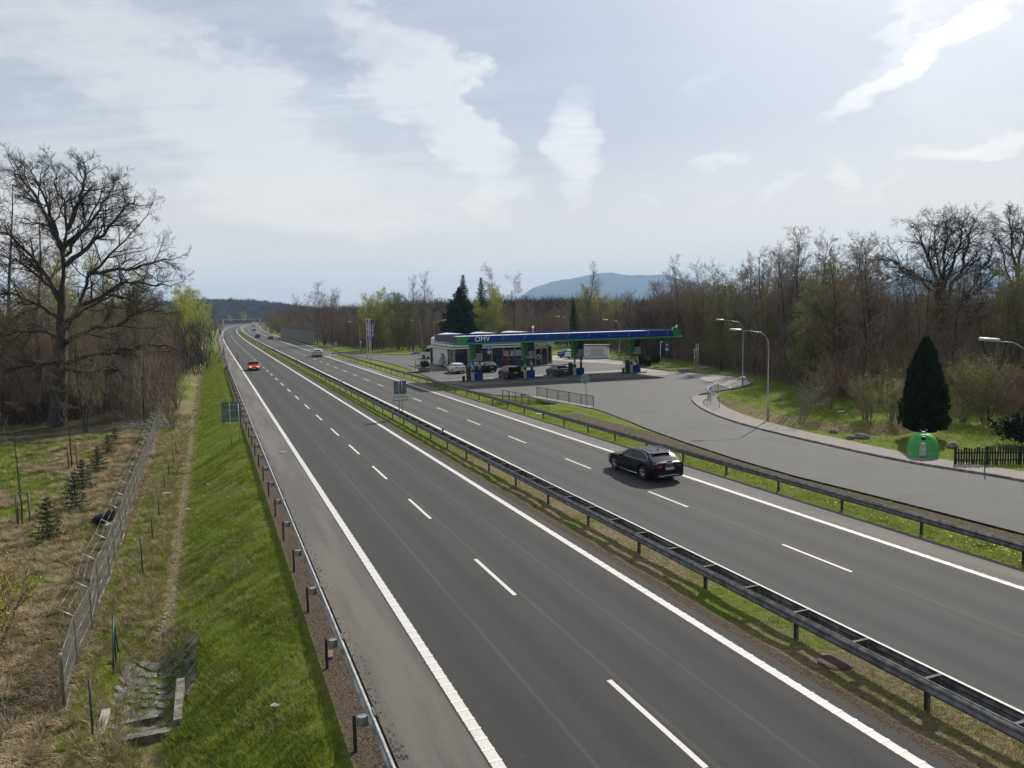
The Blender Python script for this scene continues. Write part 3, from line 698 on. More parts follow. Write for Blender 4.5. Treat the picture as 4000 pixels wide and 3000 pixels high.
# islands and pumps
M_pump = mat('pump_cladding', (0.46, 0.47, 0.48), 0.4, 0, 0.08, 3)
where = ['under the OMV lettering', 'behind the dark estate car', 'beside the grey saloon', 'at the right hand end of the canopy']
for k, cu in enumerate(colu):
    mb = MB(); L_ = 3.3; pts = [(cu-1.9+0.25*(1-cos(a))*0-0.45*cos(a)+(0 if cos(a) < 0 else 0), 0) for a in (0,)]
    poly = [(cu-1.35+0.75*cos(a), 0.75*sin(a)) for a in np.linspace(pi/2, 3*pi/2, 9)]+[(cu+1.1+0.75*cos(a), 0.75*sin(a)) for a in np.linspace(-pi/2, pi/2, 9)]
    pp = [SP(a, b).xy for a, b in poly]
    mb.prism([tuple(q) for q in pp], -0.02, 0.16); mb.build('pump_island', M_kerb, None, 'raised concrete pump island '+where[k], 'kerb island', 'pump islands under the canopy')
    p = thing('fuel_pump', 'white and green fuel pump '+where[k], 'fuel pump', SP(cu-0.55, 0.0, 0.14), SRZ, 'fuel pumps under the canopy')
    mb = MB(); mb.bbox((-0.05, -0.05, 0.75), (0.50, 0.50, 1.5), 0.03); mb.build('cabinet', M_pump, p)
    mb = MB(); mb.bbox((-0.52, 0.05, 0.85), (0.40, 0.56, 1.66), 0.03); mb.build('cabinet', M_dark, p, 'dark grey side cabinet')
    mb = MB(); mb.box((-0.05, -0.306, 1.22), (0.40, 0.015, 0.32)); mb.build('display', M_dark, p)
    mb = MB(); mb.box((-0.30, -0.24, 0.85), (0.07, 0.10, 1.3)); mb.build('side_trim', M_green, p)
    mb = MB()
    for q in range(3): mb.tube([(-0.60+q*0.13, -0.24, 1.15), (-0.66+q*0.13, -0.38, 0.7), (-0.60+q*0.13, -0.40, 0.28), (-0.5+q*0.13, -0.30, 0.22), (-0.44+q*0.11, -0.25, 0.6)], 0.018, 6)
    mb.build('hose', M_black, p)
    mb = MB()
    for q in range(3): mb.box((-0.62+q*0.13, -0.26, 1.15), (0.05, 0.08, 0.26))
    mb.build('nozzle', mat('nozzle_grip', (0.02, 0.05, 0.03), 0.5), p)
    b = MB(); rings = [[Vector((r_*cos(2*pi*j/12), r_*sin(2*pi*j/12), z)) for j in range(12)] for z, r_ in ((0, .17), (.55, .21), (.60, .19))]
    b.loft(rings, True, True, smooth=True); o = b.build('litter_bin', M_dark, None, 'dark round bin on the pump island '+where[k], 'bin', 'bins on the pump islands'); o.location = SP(cu-1.75, -0.1, 0.16)
# ---- shop building
B = thing('shop_building', 'flat roofed white and glass petrol station shop behind the pumps', 'building', S0, SRZ)
bu0, bu1, bv0, bv1 = 3.74, 20.3, 22.7, 35.2
mb = MB(); mb.box((bu0+0.09, (bv0+3.9+bv1)/2, 1.55), (0.18, bv1-bv0-3.9, 3.1)); mb.box(((bu0+bu1)/2, bv1-0.1, 1.55), (bu1-bu0-0.4, 0.2, 3.1)); mb.box((bu1-0.1, (bv0+4.5+bv1-0.2)/2, 1.55), (0.2, bv1-bv0-4.7, 3.1))
mb.box(((bu0+bu1)/2, (bv0+bv1)/2+1, 0.05), (bu1-bu0-0.6, bv1-bv0-3, 0.1)); mb.build('wall', M_white, B)
mb = MB()      # parapet ring with a dark stripe groove
def ringbox(mb, e, z0, z1, th=0.12):
    a0, a1, b0, b1 = bu0-e, bu1+e, bv0-e, bv1+e
    mb.box(((a0+a1)/2, b0, (z0+z1)/2), (a1-a0, th, z1-z0)); mb.box(((a0+a1)/2, b1, (z0+z1)/2), (a1-a0, th, z1-z0))
    mb.box((a0, (b0+b1)/2, (z0+z1)/2), (th, b1-b0-th-0.004, z1-z0)); mb.box((a1, (b0+b1)/2, (z0+z1)/2), (th, b1-b0-th-0.004, z1-z0))
ringbox(mb, 0.30, 3.42, 4.16); ringbox(mb, 0.30, 3.04, 3.26); mb.build('parapet', M_white, B)
mb = MB(); ringbox(mb, 0.24, 3.262, 3.418); mb.build('parapet_groove', M_dark, B)
mb = MB(); mb.box(((bu0+bu1)/2, (bv0+bv1)/2, 3.5), (bu1-bu0+0.2, bv1-bv0+0.2, 0.12)); mb.box(((bu0+bu1)/2, (bv0+bv1)/2, 3.07), (bu1-bu0+0.3, bv1-bv0+0.3, 0.05)); mb.build('roof', M_roof, B)
def fx(px_): return bu0+(px_-1776)/379*(bu1-bu0)   # reads a facade position off the survey
mull = [1776, 1826, 1872, 1917, 1962, 2007, 2052]
for a, b in zip(mull, mull[1:]):
    x0, x1 = fx(a), fx(b); mb = MB(); mb.box(((x0+x1)/2, bv0+0.12, 1.65), (x1-x0-0.10, 0.04, 2.7)); wd = mb.build('window', M_glass, B)
    mb = MB(); mb.box((x0+0.06, bv0+0.08, 1.56), (0.20, 0.20, 2.95)); mb.build('mullion', M_alu, B)
    mb = MB(); mb.box(((x0+x1)/2, bv0+0.10, 2.62), (x1-x0-0.12, 0.07, 0.05)); mb.box(((x0+x1)/2, bv0+0.10, 0.2), (x1-x0-0.12, 0.09, 0.4)); mb.build('transom', M_alu, wd)
mb = MB()
for k in range(2):
    y0 = bv0+0.15+k*1.9; mb.box((bu0+0.10, y0+0.95, 1.65), (0.04, 1.8, 2.7))
mb.build('window', M_glass, B)
mb = MB()
for y in (bv0+0.25, bv0+2.0, bv0+3.86): mb.box((bu0+0.08, y, 1.56), (0.14, 0.12, 2.95))
for z in (1.7, 0.3, 2.9): mb.box((bu0+0.07, bv0+2.05, z), (0.09, 3.7, 0.05))
mb.build('mullion', M_alu, B)
# projecting entrance portal with the oval sign
pu0, pu1 = fx(2076), fx(2128)
mb = MB(); mb.box(((pu0+pu1)/2, bv0-0.75, 3.25), (pu1-pu0, 1.2, 1.05)); mb.build('portal_sign_box', M_sign, B)
mb = MB()
for x in (pu0+0.08, (pu0+pu1)/2, pu1-0.08): mb.box((x, bv0-1.2, 1.37), (0.15, 0.15, 2.7))
mb.build('portal_post', M_alu, B)
mb = MB(); mb.box(((pu0+pu1)/2, bv0-1.1, 1.36), (pu1-pu0-0.3, 0.04, 2.6)); dr = mb.build('door', M_glass, B)
mb = MB(); mb.cyl((pu0+0.65, bv0-1.13, 1.35), (pu0+0.65, bv0-1.145, 1.35), 0.42, n=24); mb.build('door_sticker', mat('pale_green_sticker', (0.30, 0.5, 0.34), 0.5), dr)
mb = MB(); mb.cyl((pu0+0.60, bv0-1.147, 1.32), (pu0+0.60, bv0-1.155, 1.32), 0.25, n=20); mb.build('door_sticker', mat('coffee_cup_print', (0.06, 0.03, 0.02), 0.5), dr)
mb = MB(); mb.sphere((pu0+1.15, bv0-1.37, 3.27), (1.30, 0.10, 0.42), 24, 10); ov = mb.build('oval_sign', mat('bronze_oval', (0.36, 0.25, 0.13), 0.4, 0.2, 0.1, 2), B)
text_mesh('VIVA', 0.62, mat('cream_letter', (0.7, 0.62, 0.45), 0.4), 'lettering', ov, facing((pu0+1.15, bv0-1.49, 3.27), 0), 0.015, 1.0, True)
mb = MB(); x0 = fx(2128); mb.box(((x0+bu1)/2+0.05, bv0+0.1, 1.65), (bu1-x0-0.2, 0.04, 2.8)); mb.build('window', M_glass, B)
mb = MB(); mb.box((bu1-0.05, bv0+0.05, 1.56), (0.22, 0.22, 2.95)); mb.build('mullion', M_alu, B); mb = MB(); mb.box((bu1-0.05, bv0+4.4, 1.56), (0.2, 0.2, 2.95)); mb.build('mullion', M_alu, B)
mb = MB(); mb.box((bu1-0.08, bv0+2.25, 1.65), (0.04, 4.1, 2.7)); mb.build('window', M_glass, B)
# posters behind the glass
for k, (px_, c) in enumerate([(1975, (0.50, 0.20, 0.08)), (1997, (0.30, 0.30, 0.28)), (2019, (0.34, 0.36, 0.34)), (2036, (0.42, 0.24, 0.12))]):
    ma, t = GM('poster_%d' % k); P_ = t.new('ShaderNodeTexCoord').outputs['Object']
    finish(t, t.new('ShaderNodeBsdfPrincipled', {'Base Color': t.mix(t.ramp(t.noise(P_, 2.6+k, 3), 0.42, 0.58), c, (0.55, 0.5, 0.42)), 'Roughness': 0.4}))
    mb = MB(); mb.box((fx(px_), bv0+0.06, 2.0), (0.72, 0.02, 0.95)); mb.build('poster', ma, B)
for k in range(3):   # shallow barrel vaults over the forecourt link behind the canopy
    mb = MB(); ua = 4.3+k*5.9; rings = []
    for v in (bv0+1.2, bv1+4): rings.append([Vector((ua+5.8*j/14, v, 4.25+0.95*sin(pi*j/14)**0.8)) for j in range(15)]+[Vector((ua+5.8*j/14, v, 4.18+0.90*sin(pi*j/14)**0.8)) for j in range(14, -1, -1)])
    mb.loft(rings, True, True); mb.build('vault_roof', M_roof, B)
mb = MB(); mb.box((bu0-0.25, bv1+0.5, 1.4), (0.35, 0.4, 2.8)); mb.build('duct', M_dark, B)
# goods racks by the front windows
for k in range(5):
    u = fx(1938)+k*1.12
    r = thing('display_rack', ['rack of bottled screenwash at the left end of the shop front', 'rack of red canisters, second from the left', 'rack of dark crates, middle of the five', 'rack of boxed goods, fourth along the shop front', 'tall dark ice chest lettered with a T beside the shop door'][k], 'rack' if k < 4 else 'chest', SP(u, bv0-1.0, 0.1), SRZ, 'goods racks along the shop front')
    if k < 4:
        mb = MB(); mb.box((0, 0, 0.85), (1.0, 0.55, 0.04)); mb.box((0, 0, 0.45), (1.0, 0.55, 0.04)); mb.box((0, 0.26, 0.8), (1.0, 0.03, 1.5)); mb.box((0, 0, 1.5), (1.0, 0.5, 0.04)); mb.build('shelf', M_dark, r)
        mb = MB(); mb.tube([(0.5, 0.25, 0), (0.5, 0.25, 1.45), (0.5, 0.05, 1.62), (0.5, -0.2, 1.5), (0.5, -0.27, 0)], 0.035, 6); mb.build('frame_tube', M_steel, r)
        mb = MB(); rg = random.Random(k)
        cm = [(0.02, 0.10, 0.18), (0.35, 0.05, 0.03), (0.06, 0.06, 0.06), (0.14, 0.16, 0.15)][k]
        for lv in (0.10, 0.50, 0.90):
            for j in range(6): mb.bbox((-0.40+j*0.16, -0.05, lv+0.15), (0.13, 0.34, 0.28*rg.uniform(.8, 1)), 0.02)
        mb.build('goods', mat('rack_goods_%d' % k, cm, 0.4, 0, 0.3, 9), r)
    else:
        mb = MB(); mb.bbox((0.1, 0, 0.85), (1.2, 0.7, 1.7), 0.04); bd = mb.build('body', M_dark, r); text_mesh('T', 0.55, M_white, 'lettering', bd, facing((0.15, -0.36, 1.15), 0), 0.01, 1, True)
# stone walkway slab round the shop
poly_sheet('walkway', [tuple(SP(*q).xy) for q in ((-4.5, 19.6), (22.2, 20.2), (22.2, 26), (20.4, 26), (20.4, 22.5), (3.6, 22.5), (3.6, 35), (-0.6, 35), (-1.0, 25))], 0.12, mat('walkway_setts', (0.11, 0.105, 0.095), 0.9, 0, 0.3, 3, bump=0.1))
kerb('kerb', [SP(*q) for q in ((-0.6, 35), (-1.0, 25), (-4.5, 19.6), (22.2, 20.2), (22.2, 26))], 0.15, 0.14, 1)
# transformer kiosk behind the pumps
k0 = G(2262, 1403); K = thing('transformer_kiosk', 'small white flat roofed service kiosk on the far lawn behind the pumps', 'kiosk', (k0.x+2.6, k0.y+1.8, 0.05), R(-14))
mb = MB(); mb.box((0, 0, 1.15), (5.8, 2.4, 2.3)); mb.build('wall', M_offw, K)
mb = MB(); mb.box((0, 0, 2.36), (6.2, 2.8, 0.14)); mb.build('roof', M_concd, K)
mb = MB(); mb.box((-2.2, -1.22, 1.05), (0.9, 0.05, 1.9)); mb.build('door', mat('grey_door', (0.3, 0.31, 0.3), 0.5), K)
mb = MB(); mb.box((-0.9, -1.22, 1.3), (0.35, 0.05, 0.6)); mb.box((1.0, -1.22, 1.2), (2.2, 0.04, 1.3)); mb.build('vent_panel', M_sign, K)
# ------------------------------------------------------------------ vehicles
def paint(name, c, metal=0.4): return mat(name, c, 0.32, metal*0.5, 0.04, 2, coat=0.22, spec=0.25)
M_cglass = mat('car_glass', (0.008, 0.010, 0.011), 0.08, 0, 0.1, 2, spec=0.35)
M_rglass = mat('rear_glass', (0.02, 0.022, 0.024), 0.10, 0, 0.1, 2, spec=0.9, coat=0.6)
M_tyre = mat('tyre', (0.012, 0.012, 0.012), 0.85, 0, 0.2, 12)
M_rim = mat('alloy', (0.36, 0.37, 0.38), 0.3, 0.8, 0.1, 6)
M_trim = mat('black_trim', (0.012, 0.012, 0.013), 0.55)
M_tail = mat('tail_lamp', (0.16, 0.006, 0.006), 0.2, 0, 0.1, 5, coat=0.8)
M_head = mat('head_lamp', (0.5, 0.5, 0.5), 0.15, 0.2, 0.1, 5, coat=0.8)
M_plate = mat('number_plate_white', (0.62, 0.62, 0.60), 0.4, 0, 0.03, 5)
M_lampon = mat('lit_head_lamp', (1.0, 0.66, 0.25), 0.2, 0, 0.02, 5, emit=1.1)
M_chrome = mat('chrome', (0.6, 0.6, 0.62), 0.15, 0.95, 0.05, 4)
def sstep(x): x = max(0, min(1, x)); return x*x*(3-2*x)
SPEC = {  # length, width, height, wheelbase, front overhang, cowl y, roof start, roof end, tail top, belt front/rear, bonnet z, tail z, wheel r
 'estate': dict(L=4.95, W=1.90, H=1.44, wb=2.93, fo=0.95, cowl=0.95, rs=0.05, re=-1.62, tt=-2.34, bf=0.93, br=1.00, hz=0.95, tz=1.00, wr=0.365, tuck=0.19),
 'hatch': dict(L=4.30, W=1.79, H=1.47, wb=2.62, fo=0.86, cowl=0.80, rs=0.10, re=-1.35, tt=-1.98, bf=0.92, br=1.02, hz=0.93, tz=1.05, wr=0.33, tuck=0.15),
 'saloon': dict(L=4.75, W=1.83, H=1.46, wb=2.75, fo=0.90, cowl=0.85, rs=0.15, re=-1.05, tt=-1.90, bf=0.92, br=1.00, hz=0.93, tz=1.07, wr=0.34, tuck=0.16),
 'suv': dict(L=4.50, W=1.86, H=1.65, wb=2.66, fo=0.88, cowl=0.85, rs=0.20, re=-1.70, tt=-2.10, bf=1.03, br=1.12, hz=1.05, tz=1.14, wr=0.36, tuck=0.14)}
def make_car(kind, body_mat, label, cat='car', wheels_lod=1, lamps='off', group=None, plate=None, rails=False, chrome=False, two_tone=False):
    S = SPEC[kind]; L, W, H, wb = S['L'], S['W'], S['H'], S['wb']; yf = L/2; fw_ = yf-S['fo']; rw_ = fw_-wb; wr = S['wr']
    root = thing(kind+'_car', label, cat, group=group)
    ys = sorted(set([round(yf-L*k/64, 4) for k in range(65)]+[S['cowl'], S['rs'], S['re'], S['tt']]), reverse=True)
    gz = 0.19
    NP = 11
    rings = []
    for y in ys:
        e0 = (yf-y)/0.75; e1 = (y+yf)/0.6
        w_ = W/2*(1-0.20*(1-sstep(e0))**1.5-(0.11)*(1-sstep(e1))**1.5)
        zbot = gz+0.05*(1-sstep(e0))+0.10*(1-sstep(e1*1.2))
        for c_ in (fw_, rw_):
            d = abs(y-c_); ra = wr+0.045
            if d < ra: zbot = max(zbot, wr+sqrt(max(0, ra*ra-d*d)))
        k = (y+yf)/L; belt = lerp(S['br'], S['bf'], k)
        nose = S['hz']-0.30*(1-sstep(e0*0.8))**2-0.05*max(0, (y-S['cowl'])/(yf-S['cowl']))
        if y >= S['cowl']: top = nose; cab = 0
        elif y >= S['rs']: top = lerp(S['hz']+0.01, H-0.02, sstep((S['cowl']-y)/(S['cowl']-S['rs'])*0.5+0.5*((S['cowl']-y)/(S['cowl']-S['rs']))) if False else sin((S['cowl']-y)/(S['cowl']-S['rs'])*pi/2)**0.95); cab = 1
        elif y >= S['re']: 
            q = (S['rs']-y)/(S['rs']-S['re']); top = H-0.02+0.02*sin(pi*min(1, q*1.2))-0.05*max(0, q-0.6)/0.4; cab = 1
        elif y >= S['tt']:
            q = (S['re']-y)/(S['re']-S['tt']); top = lerp(H-0.07, S['tz'], q**1.15); cab = 1
        else: top = S['tz']-0.02*(S['tt']-y)/0.2; cab = 0
        belt_ = min(belt, top-0.02)
        if e1 < 1: zb2 = 0
        g = max(0, min(1, (top-belt_)/(H-belt_)))
        wt = w_*lerp(0.955, 0.955-S['tuck']*1.3, g)
        mid = zbot+(belt_-zbot)*0.5
        pts = [(w_*0.90, zbot), (w_*0.985, zbot+0.03), (w_*1.0, lerp(zbot, mid, 0.8)), (w_*0.995, lerp(mid, belt_, 0.55)), (w_*0.972, belt_-0.01), (w_*0.945, belt_+0.012)]
        pts += [(lerp(w_*0.945, wt, 0.95), belt_+0.012+(top-0.05-belt_-0.012)*0.96 if cab else belt_+(top-belt_)*0.5), (wt*0.965, top-0.018), (wt*0.80, top+0.006), (wt*0.4, top+0.018), (0, top+0.022)]
        rings.append([(x, y, z) for x, z in pts])
    # slanted front and rear faces
    V_ = []; idx = []
    for r in rings:
        row = [len(V_)+j for j in range(NP)]; V_ += r
        V_ += [(-x, y, z) for x, y, z in r[:-1]]; mrow = [row[0]+NP+j for j in range(NP-1)]
        idx.append(row+mrow[::-1])      # full ring from right sill over the roof to left sill
    faces = {'body': [], 'windscreen': [], 'rear_window': [], 'side_window': []}; n = len(idx[0])
    pil = []
    cy = S['cowl']; 
    for i in range(len(ys)-1):
        ym = (ys[i]+ys[i+1])/2
        for j in range(n-1):
            f = (idx[i][j], idx[i][j+1], idx[i+1][j+1], idx[i+1][j]); part = 'body'
            jj = min(j, n-2-j)
            inws = S['rs']+0.06 < ym < S['cowl']-0.03; inrw = S['tt']+0.06 < ym < S['re']-0.10
            if jj >= 7 and inws: part = 'windscreen'
            if jj >= 7 and inrw: part = 'rear_window'
            if jj == 5:
                rr_ = S['re']-(0.22 if kind != 'saloon' else 0.0); 
                if rr_ < ym < S['cowl']-0.34 and not (abs(ym-(-0.30)) < 0.035): part = 'side_window'
            faces[part].append(f)
    cap0 = [idx[0][j] for j in range(n)]; cap1 = [idx[-1][j] for j in range(n)][::-1]
    def sub(name, fl, ma, parent, caps=()):
        used = {}; vs = []; fs = []
        for f in fl:
            q = []
            for i_ in f:
                if i_ not in used: used[i_] = len(vs); vs.append(V_[i_])
                q.append(used[i_])
            fs.append(tuple(q))
        mb = MB(); mb.add(vs, fs, 0, True)
        for cp in caps:
            c_ = [V_[i_] for i_ in cp]; mb.add(c_, [tuple(range(len(c_)))], 0, False)
        return mb.build(name, ma, parent)
    bo = sub('body', faces['body'], body_mat, root, (cap0, cap1))
    M_ = Matrix
    for nm in ('windscreen', 'rear_window'): sub(nm, faces[nm], M_cglass if nm == 'windscreen' else M_rglass, root)
    half = len(faces['side_window'])
    lf = [f for f in faces['side_window'] if V_[f[0]][0] < 0]; rf = [f for f in faces['side_window'] if V_[f[0]][0] > 0]
    sub('side_window', lf, M_cglass, root); sub('side_window', rf, M_cglass, root)
    mb = MB(); mb.box((0, 0, 0.30), (W*0.80, L*0.90, 0.18)); mb.box((0, 0, 0.5), (W*0.86, wb-0.9, 0.5))
    for c_ in (fw_, rw_): mb.box((0, c_, 0.55), (W*0.80-0.36, 0.72, 0.42))
    mb.build('underbody', M_trim, root)
    # dark cavity behind each arch, tyre, spoked rim
    for c_ in (fw_, rw_):
        for sg in (-1, 1):
            x = sg*(W/2-0.125); mb = MB(); rings2 = []
            for a, r_ in ((-0.11, wr*0.70), (-0.11, wr*0.95), (-0.085, wr), (0.085, wr), (0.11, wr*0.95), (0.11, wr*0.70), (0.09, wr*0.66)):
                rings2.append([Vector((x+sg*a, c_+r_*cos(2*pi*q/24), wr+r_*sin(2*pi*q/24))) for q in range(24)])
            mb.loft(rings2, True, True, smooth=True); wh = mb.build('wheel', M_tyre, root)
            mb = MB(); xo = x+sg*0.102
            if wheels_lod:
                mb.loft([[Vector((xo-sg*0.03, c_+r_*cos(2*pi*q/24), wr+r_*sin(2*pi*q/24))) for q in range(24)] for r_ in (wr*0.70, wr*0.63)]+[[Vector((xo, c_+wr*0.66*cos(2*pi*q/24), wr+wr*0.66*sin(2*pi*q/24))) for q in range(24)]], True, False)
                for q in range(10):
                    a = 2*pi*q/10+(0.09 if q % 2 else -0.09); p0 = Vector((xo-sg*0.01, c_+0.05*cos(a), wr+0.05*sin(a))); p1 = Vector((xo, c_+wr*0.68*cos(a+0.04*(1 if q % 2 else -1)), wr+wr*0.68*sin(a+0.04*(1 if q % 2 else -1)))); mb.cyl(p0, p1, 0.022, 0.018, 5)
                mb.cyl((xo-sg*0.02, c_, wr), (xo+sg*0.008, c_, wr), 0.055, n=12)
            else: mb.cyl((xo-sg*0.02, c_, wr), (xo, c_, wr), wr*0.60, n=14)
            mb.build('rim', M_rim, wh)
    yb = -yf
    # lamps, bumpers, plates, mirrors
    tz_ = S['tz']-0.20
    def band(mb, y_, z0, z1, x0, x1, out=0.012, wrap=0.0, yd=1):
        """patch following the plan taper of an end"""
        n_ = 6; a = []
        for q in range(n_+1):
            x = lerp(x0, x1, q/n_); xx = abs(x)/(W/2); yy = y_+yd*(out-wrap*max(0, xx-0.62)**2*4.0); a.append((x, yy))
        mb.loft([[Vector((x, y-yd*0.05, z0)), Vector((x, y, z0+0.01)), Vector((x, y, z1-0.01)), Vector((x, y-yd*0.05, z1))] for x, y in a], True, True)
    for sg in (-1, 1):
        mb = MB(); band(mb, yb, tz_-0.02, tz_+0.14, sg*W*0.24, sg*W*0.455, 0.02, 0.30, -1); mb.build('tail_light', M_tail, root)
        mb = MB(); band(mb, yf, 0.60, 0.74, sg*W*0.22, sg*W*0.435, 0.02, 0.45, 1); mb.build('headlight', M_head if lamps == 'off' else M_lampon, root)
        mb = MB(); mb.sphere((sg*(W/2+0.09), S['cowl']-0.36, S['bf']+0.07), (0.12, 0.06, 0.075), 10, 6); mb.build('mirror', M_trim if two_tone else body_mat, root)
    if chrome:
        mb = MB(); band(mb, yb, tz_+0.045, tz_+0.07, -W*0.26, W*0.26, 0.028, 0.0, -1); mb.build('light_bar', M_chrome, root)
    mb = MB(); band(mb, yb, 0.26, 0.44, -W*0.43, W*0.43, 0.03, 0.30, -1); mb.build('bumper_trim', M_trim, root)
    mb = MB(); band(mb, yf, 0.24, 0.42, -W*0.36, W*0.36, 0.025, 0.30, 1); band(mb, yf, 0.50, 0.60, -W*0.18, W*0.18, 0.025, 0.0, 1); mb.build('grille', M_trim, root)
    mb = MB(); mb.box((0, yb-0.03, tz_-0.08), (0.52, 0.012, 0.115)); pl_ = mb.build('number_plate', M_plate, root)
    mb = MB(); mb.box((0, yf+0.034, 0.42), (0.52, 0.012, 0.115)); mb.build('number_plate', M_plate, root)
    if plate:
        mb = MB(); mb.box((-0.238, yb-0.0375, tz_-0.08), (0.044, 0.004, 0.113)); mb.build('plate_band', mat('plate_blue', (0.01, 0.04, 0.3), 0.4), pl_)
        text_mesh(plate, 0.095, M_price, 'lettering', pl_, facing((0.02, yb-0.038, tz_-0.08), 0), 0.002, 1.0, True)
    if rails:
        for sg in (-1, 1):
            mb = MB(); xs = sg*(W/2-0.335); mb.tube([(xs, S['rs']-0.25, H-0.03), (xs, S['rs']-0.40, H+0.035), (xs, (S['rs']+S['re'])/2, H+0.045), (xs, S['re']+0.10, H+0.0), (xs, S['re']-0.05, H-0.06)], 0.018, 6); mb.build('roof_rail', M_chrome, root)
    return root, fw_, rw_
def place_by_wheels(root, front, rear, W, fw_, side=-1):
    """front / rear wheel contact points on one side of the car"""
    d = (front-rear); d.z = 0; d.normalize(); rt = Vector((d.y, -d.x, 0)); p = front-d*fw_-rt*side*(W/2-0.12)
    root.location = (p.x, p.y, 0.022); root.rotation_euler = (0, 0, atan2(-d.x, d.y)); return root
def on_road(root, s, t, oncoming=False):
    root.location = RD(s, t, 0.004); root.rotation_euler = (0, 0, heading(s)+(pi if oncoming else 0))
# dark blue estate in the near lane of the right hand road
M_navy = mat('deep_navy_paint', (0.004, 0.005, 0.012), 0.30, 0, 0.04, 2, spec=0.22)
r, f_, b_ = make_car('estate', M_navy, 'dark navy estate car with silver roof rails driving in the nearest lane', 'estate car', rails=True, chrome=True, plate='2TA 4234')
d = (G(2406, 1835)-G(2522.6, 1879)); place_by_wheels(r, G(2406, 1835), G(2522.6, 1879), 1.90, f_); r.rotation_euler.z = R(21.4)
mb = MB()
for k in range(4):
    rr_ = [Vector((-0.135+k*0.09+0.05*cos(a), -2.512, 0.935+0.05*sin(a))) for a in np.linspace(0, 2*pi, 15)]; mb.tube(rr_, 0.008, 4)
mb.build('badge', M_chrome, r)
def trimline(r, pts, ma, nm, rad=0.012):
    for sg in (-1, 1):
        mb = MB(); mb.tube([(sg*x, y, z) for x, y, z in pts], rad, 5); mb.build(nm, ma, r)
trimline(r, [(0.905, 0.72, 0.975), (0.925, 0.30, 0.99), (0.925, -0.6, 1.015), (0.905, -1.4, 1.04), (0.865, -1.80, 1.075), (0.80, -1.72, 1.20), (0.745, -1.45, 1.34), (0.735, -0.9, 1.435), (0.735, -0.1, 1.44), (0.77, 0.25, 1.33), (0.86, 0.60, 1.10), (0.905, 0.72, 0.975)], M_chrome, 'window_trim', 0.013)
trimline(r, [(0.955, 0.95, 0.27), (0.96, 0.0, 0.25), (0.955, -0.95, 0.27)], M_chrome, 'sill_trim', 0.02)
mb = MB(); mb.tube([(-0.62, -2.50, 0.38), (-0.42, -2.525, 0.34), (-0.25, -2.53, 0.385), (0.25, -2.53, 0.385), (0.42, -2.525, 0.34), (0.62, -2.50, 0.38)], 0.022, 6); mb.build('bumper_trim', M_chrome, r)
mb = MB(); mb.box((0, -1.74, 1.41), (1.12, 0.20, 0.03), M=Matrix.Rotation(0.16, 4, 'X')); mb.build('roof_spoiler', M_navy, r)
mb = MB(); mb.box((0.12, -2.30, 1.06), (0.42, 0.03, 0.02), M=Matrix.Rotation(-0.12, 4, 'Y')); mb.build('rear_wiper', M_trim, r)
mb = MB(); mb.loft([[Vector((-0.02, -1.30, 1.47)), Vector((0.02, -1.30, 1.47)), Vector((0.02, -1.48, 1.47)), Vector((-0.02, -1.48, 1.47))], [Vector((-0.006, -1.44, 1.56)), Vector((0.006, -1.44, 1.56)), Vector((0.006, -1.49, 1.56)), Vector((-0.006, -1.49, 1.56))]], True, True); mb.build('aerial', M_trim, r)
# other traffic
r, f_, b_ = make_car('hatch', paint('faded_red_paint', (0.48, 0.030, 0.020), 0.1), 'red hatchback with lit headlights coming towards the bridge', 'hatchback', lamps='on'); on_road(r, 119.5, 1.75, True); r.scale = (1, 1, 1)
mb = MB(); mb.cyl((0, 2.165, 0.62), (0, 2.185, 0.62), 0.055, n=14); mb.build('badge', M_chrome, r)
M_silv = paint('silver_white_paint', (0.42, 0.43, 0.45), 0.3)
r, f_, b_ = make_car('suv', M_silv, 'silver white off-roader driving away near the slip lane', 'off-roader', chrome=False); q = (G(1223.4, 1393.7)+G(1262.7, 1395.6))/2; s_, t_ = ST(q.x, q.y); on_road(r, s_+1.6, t_)
M_blackp = paint('black_paint', (0.008, 0.008, 0.009), 0.2); M_grey = paint('dark_grey_paint', (0.045, 0.045, 0.047), 0.4)
for kind, pt, px_, lab in (('suv', M_blackp, (1007, 1321), 'black car in the overtaking lane, distant, left of the other dark car'), ('saloon', M_grey, (1058, 1325), 'dark grey saloon in the slip lane beside the noise wall'), ('hatch', M_grey, (993, 1293), 'small dark car right behind the white lorry'), ('suv', M_blackp, (1015, 1269.5), 'tiny dark car far beyond the lorry near the gantry leg'), ('saloon', M_blackp, (1023.5, 1266), 'farthest dark car on the bend right of the gantry leg')):
    r, f_, b_ = make_car(kind, pt, lab, 'car', 0); q = G(*px_); s_, t_ = ST(q.x, q.y); on_road(r, s_+2, t_)
for px_, lab in (((1004, 1263.5), 'tiny white car coming round the far bend behind the lorry'),):
    r, f_, b_ = make_car('suv', M_silv, lab, 'car', 0); q = G(*px_); s_, t_ = ST(q.x, q.y); on_road(r, s_, t_, True)
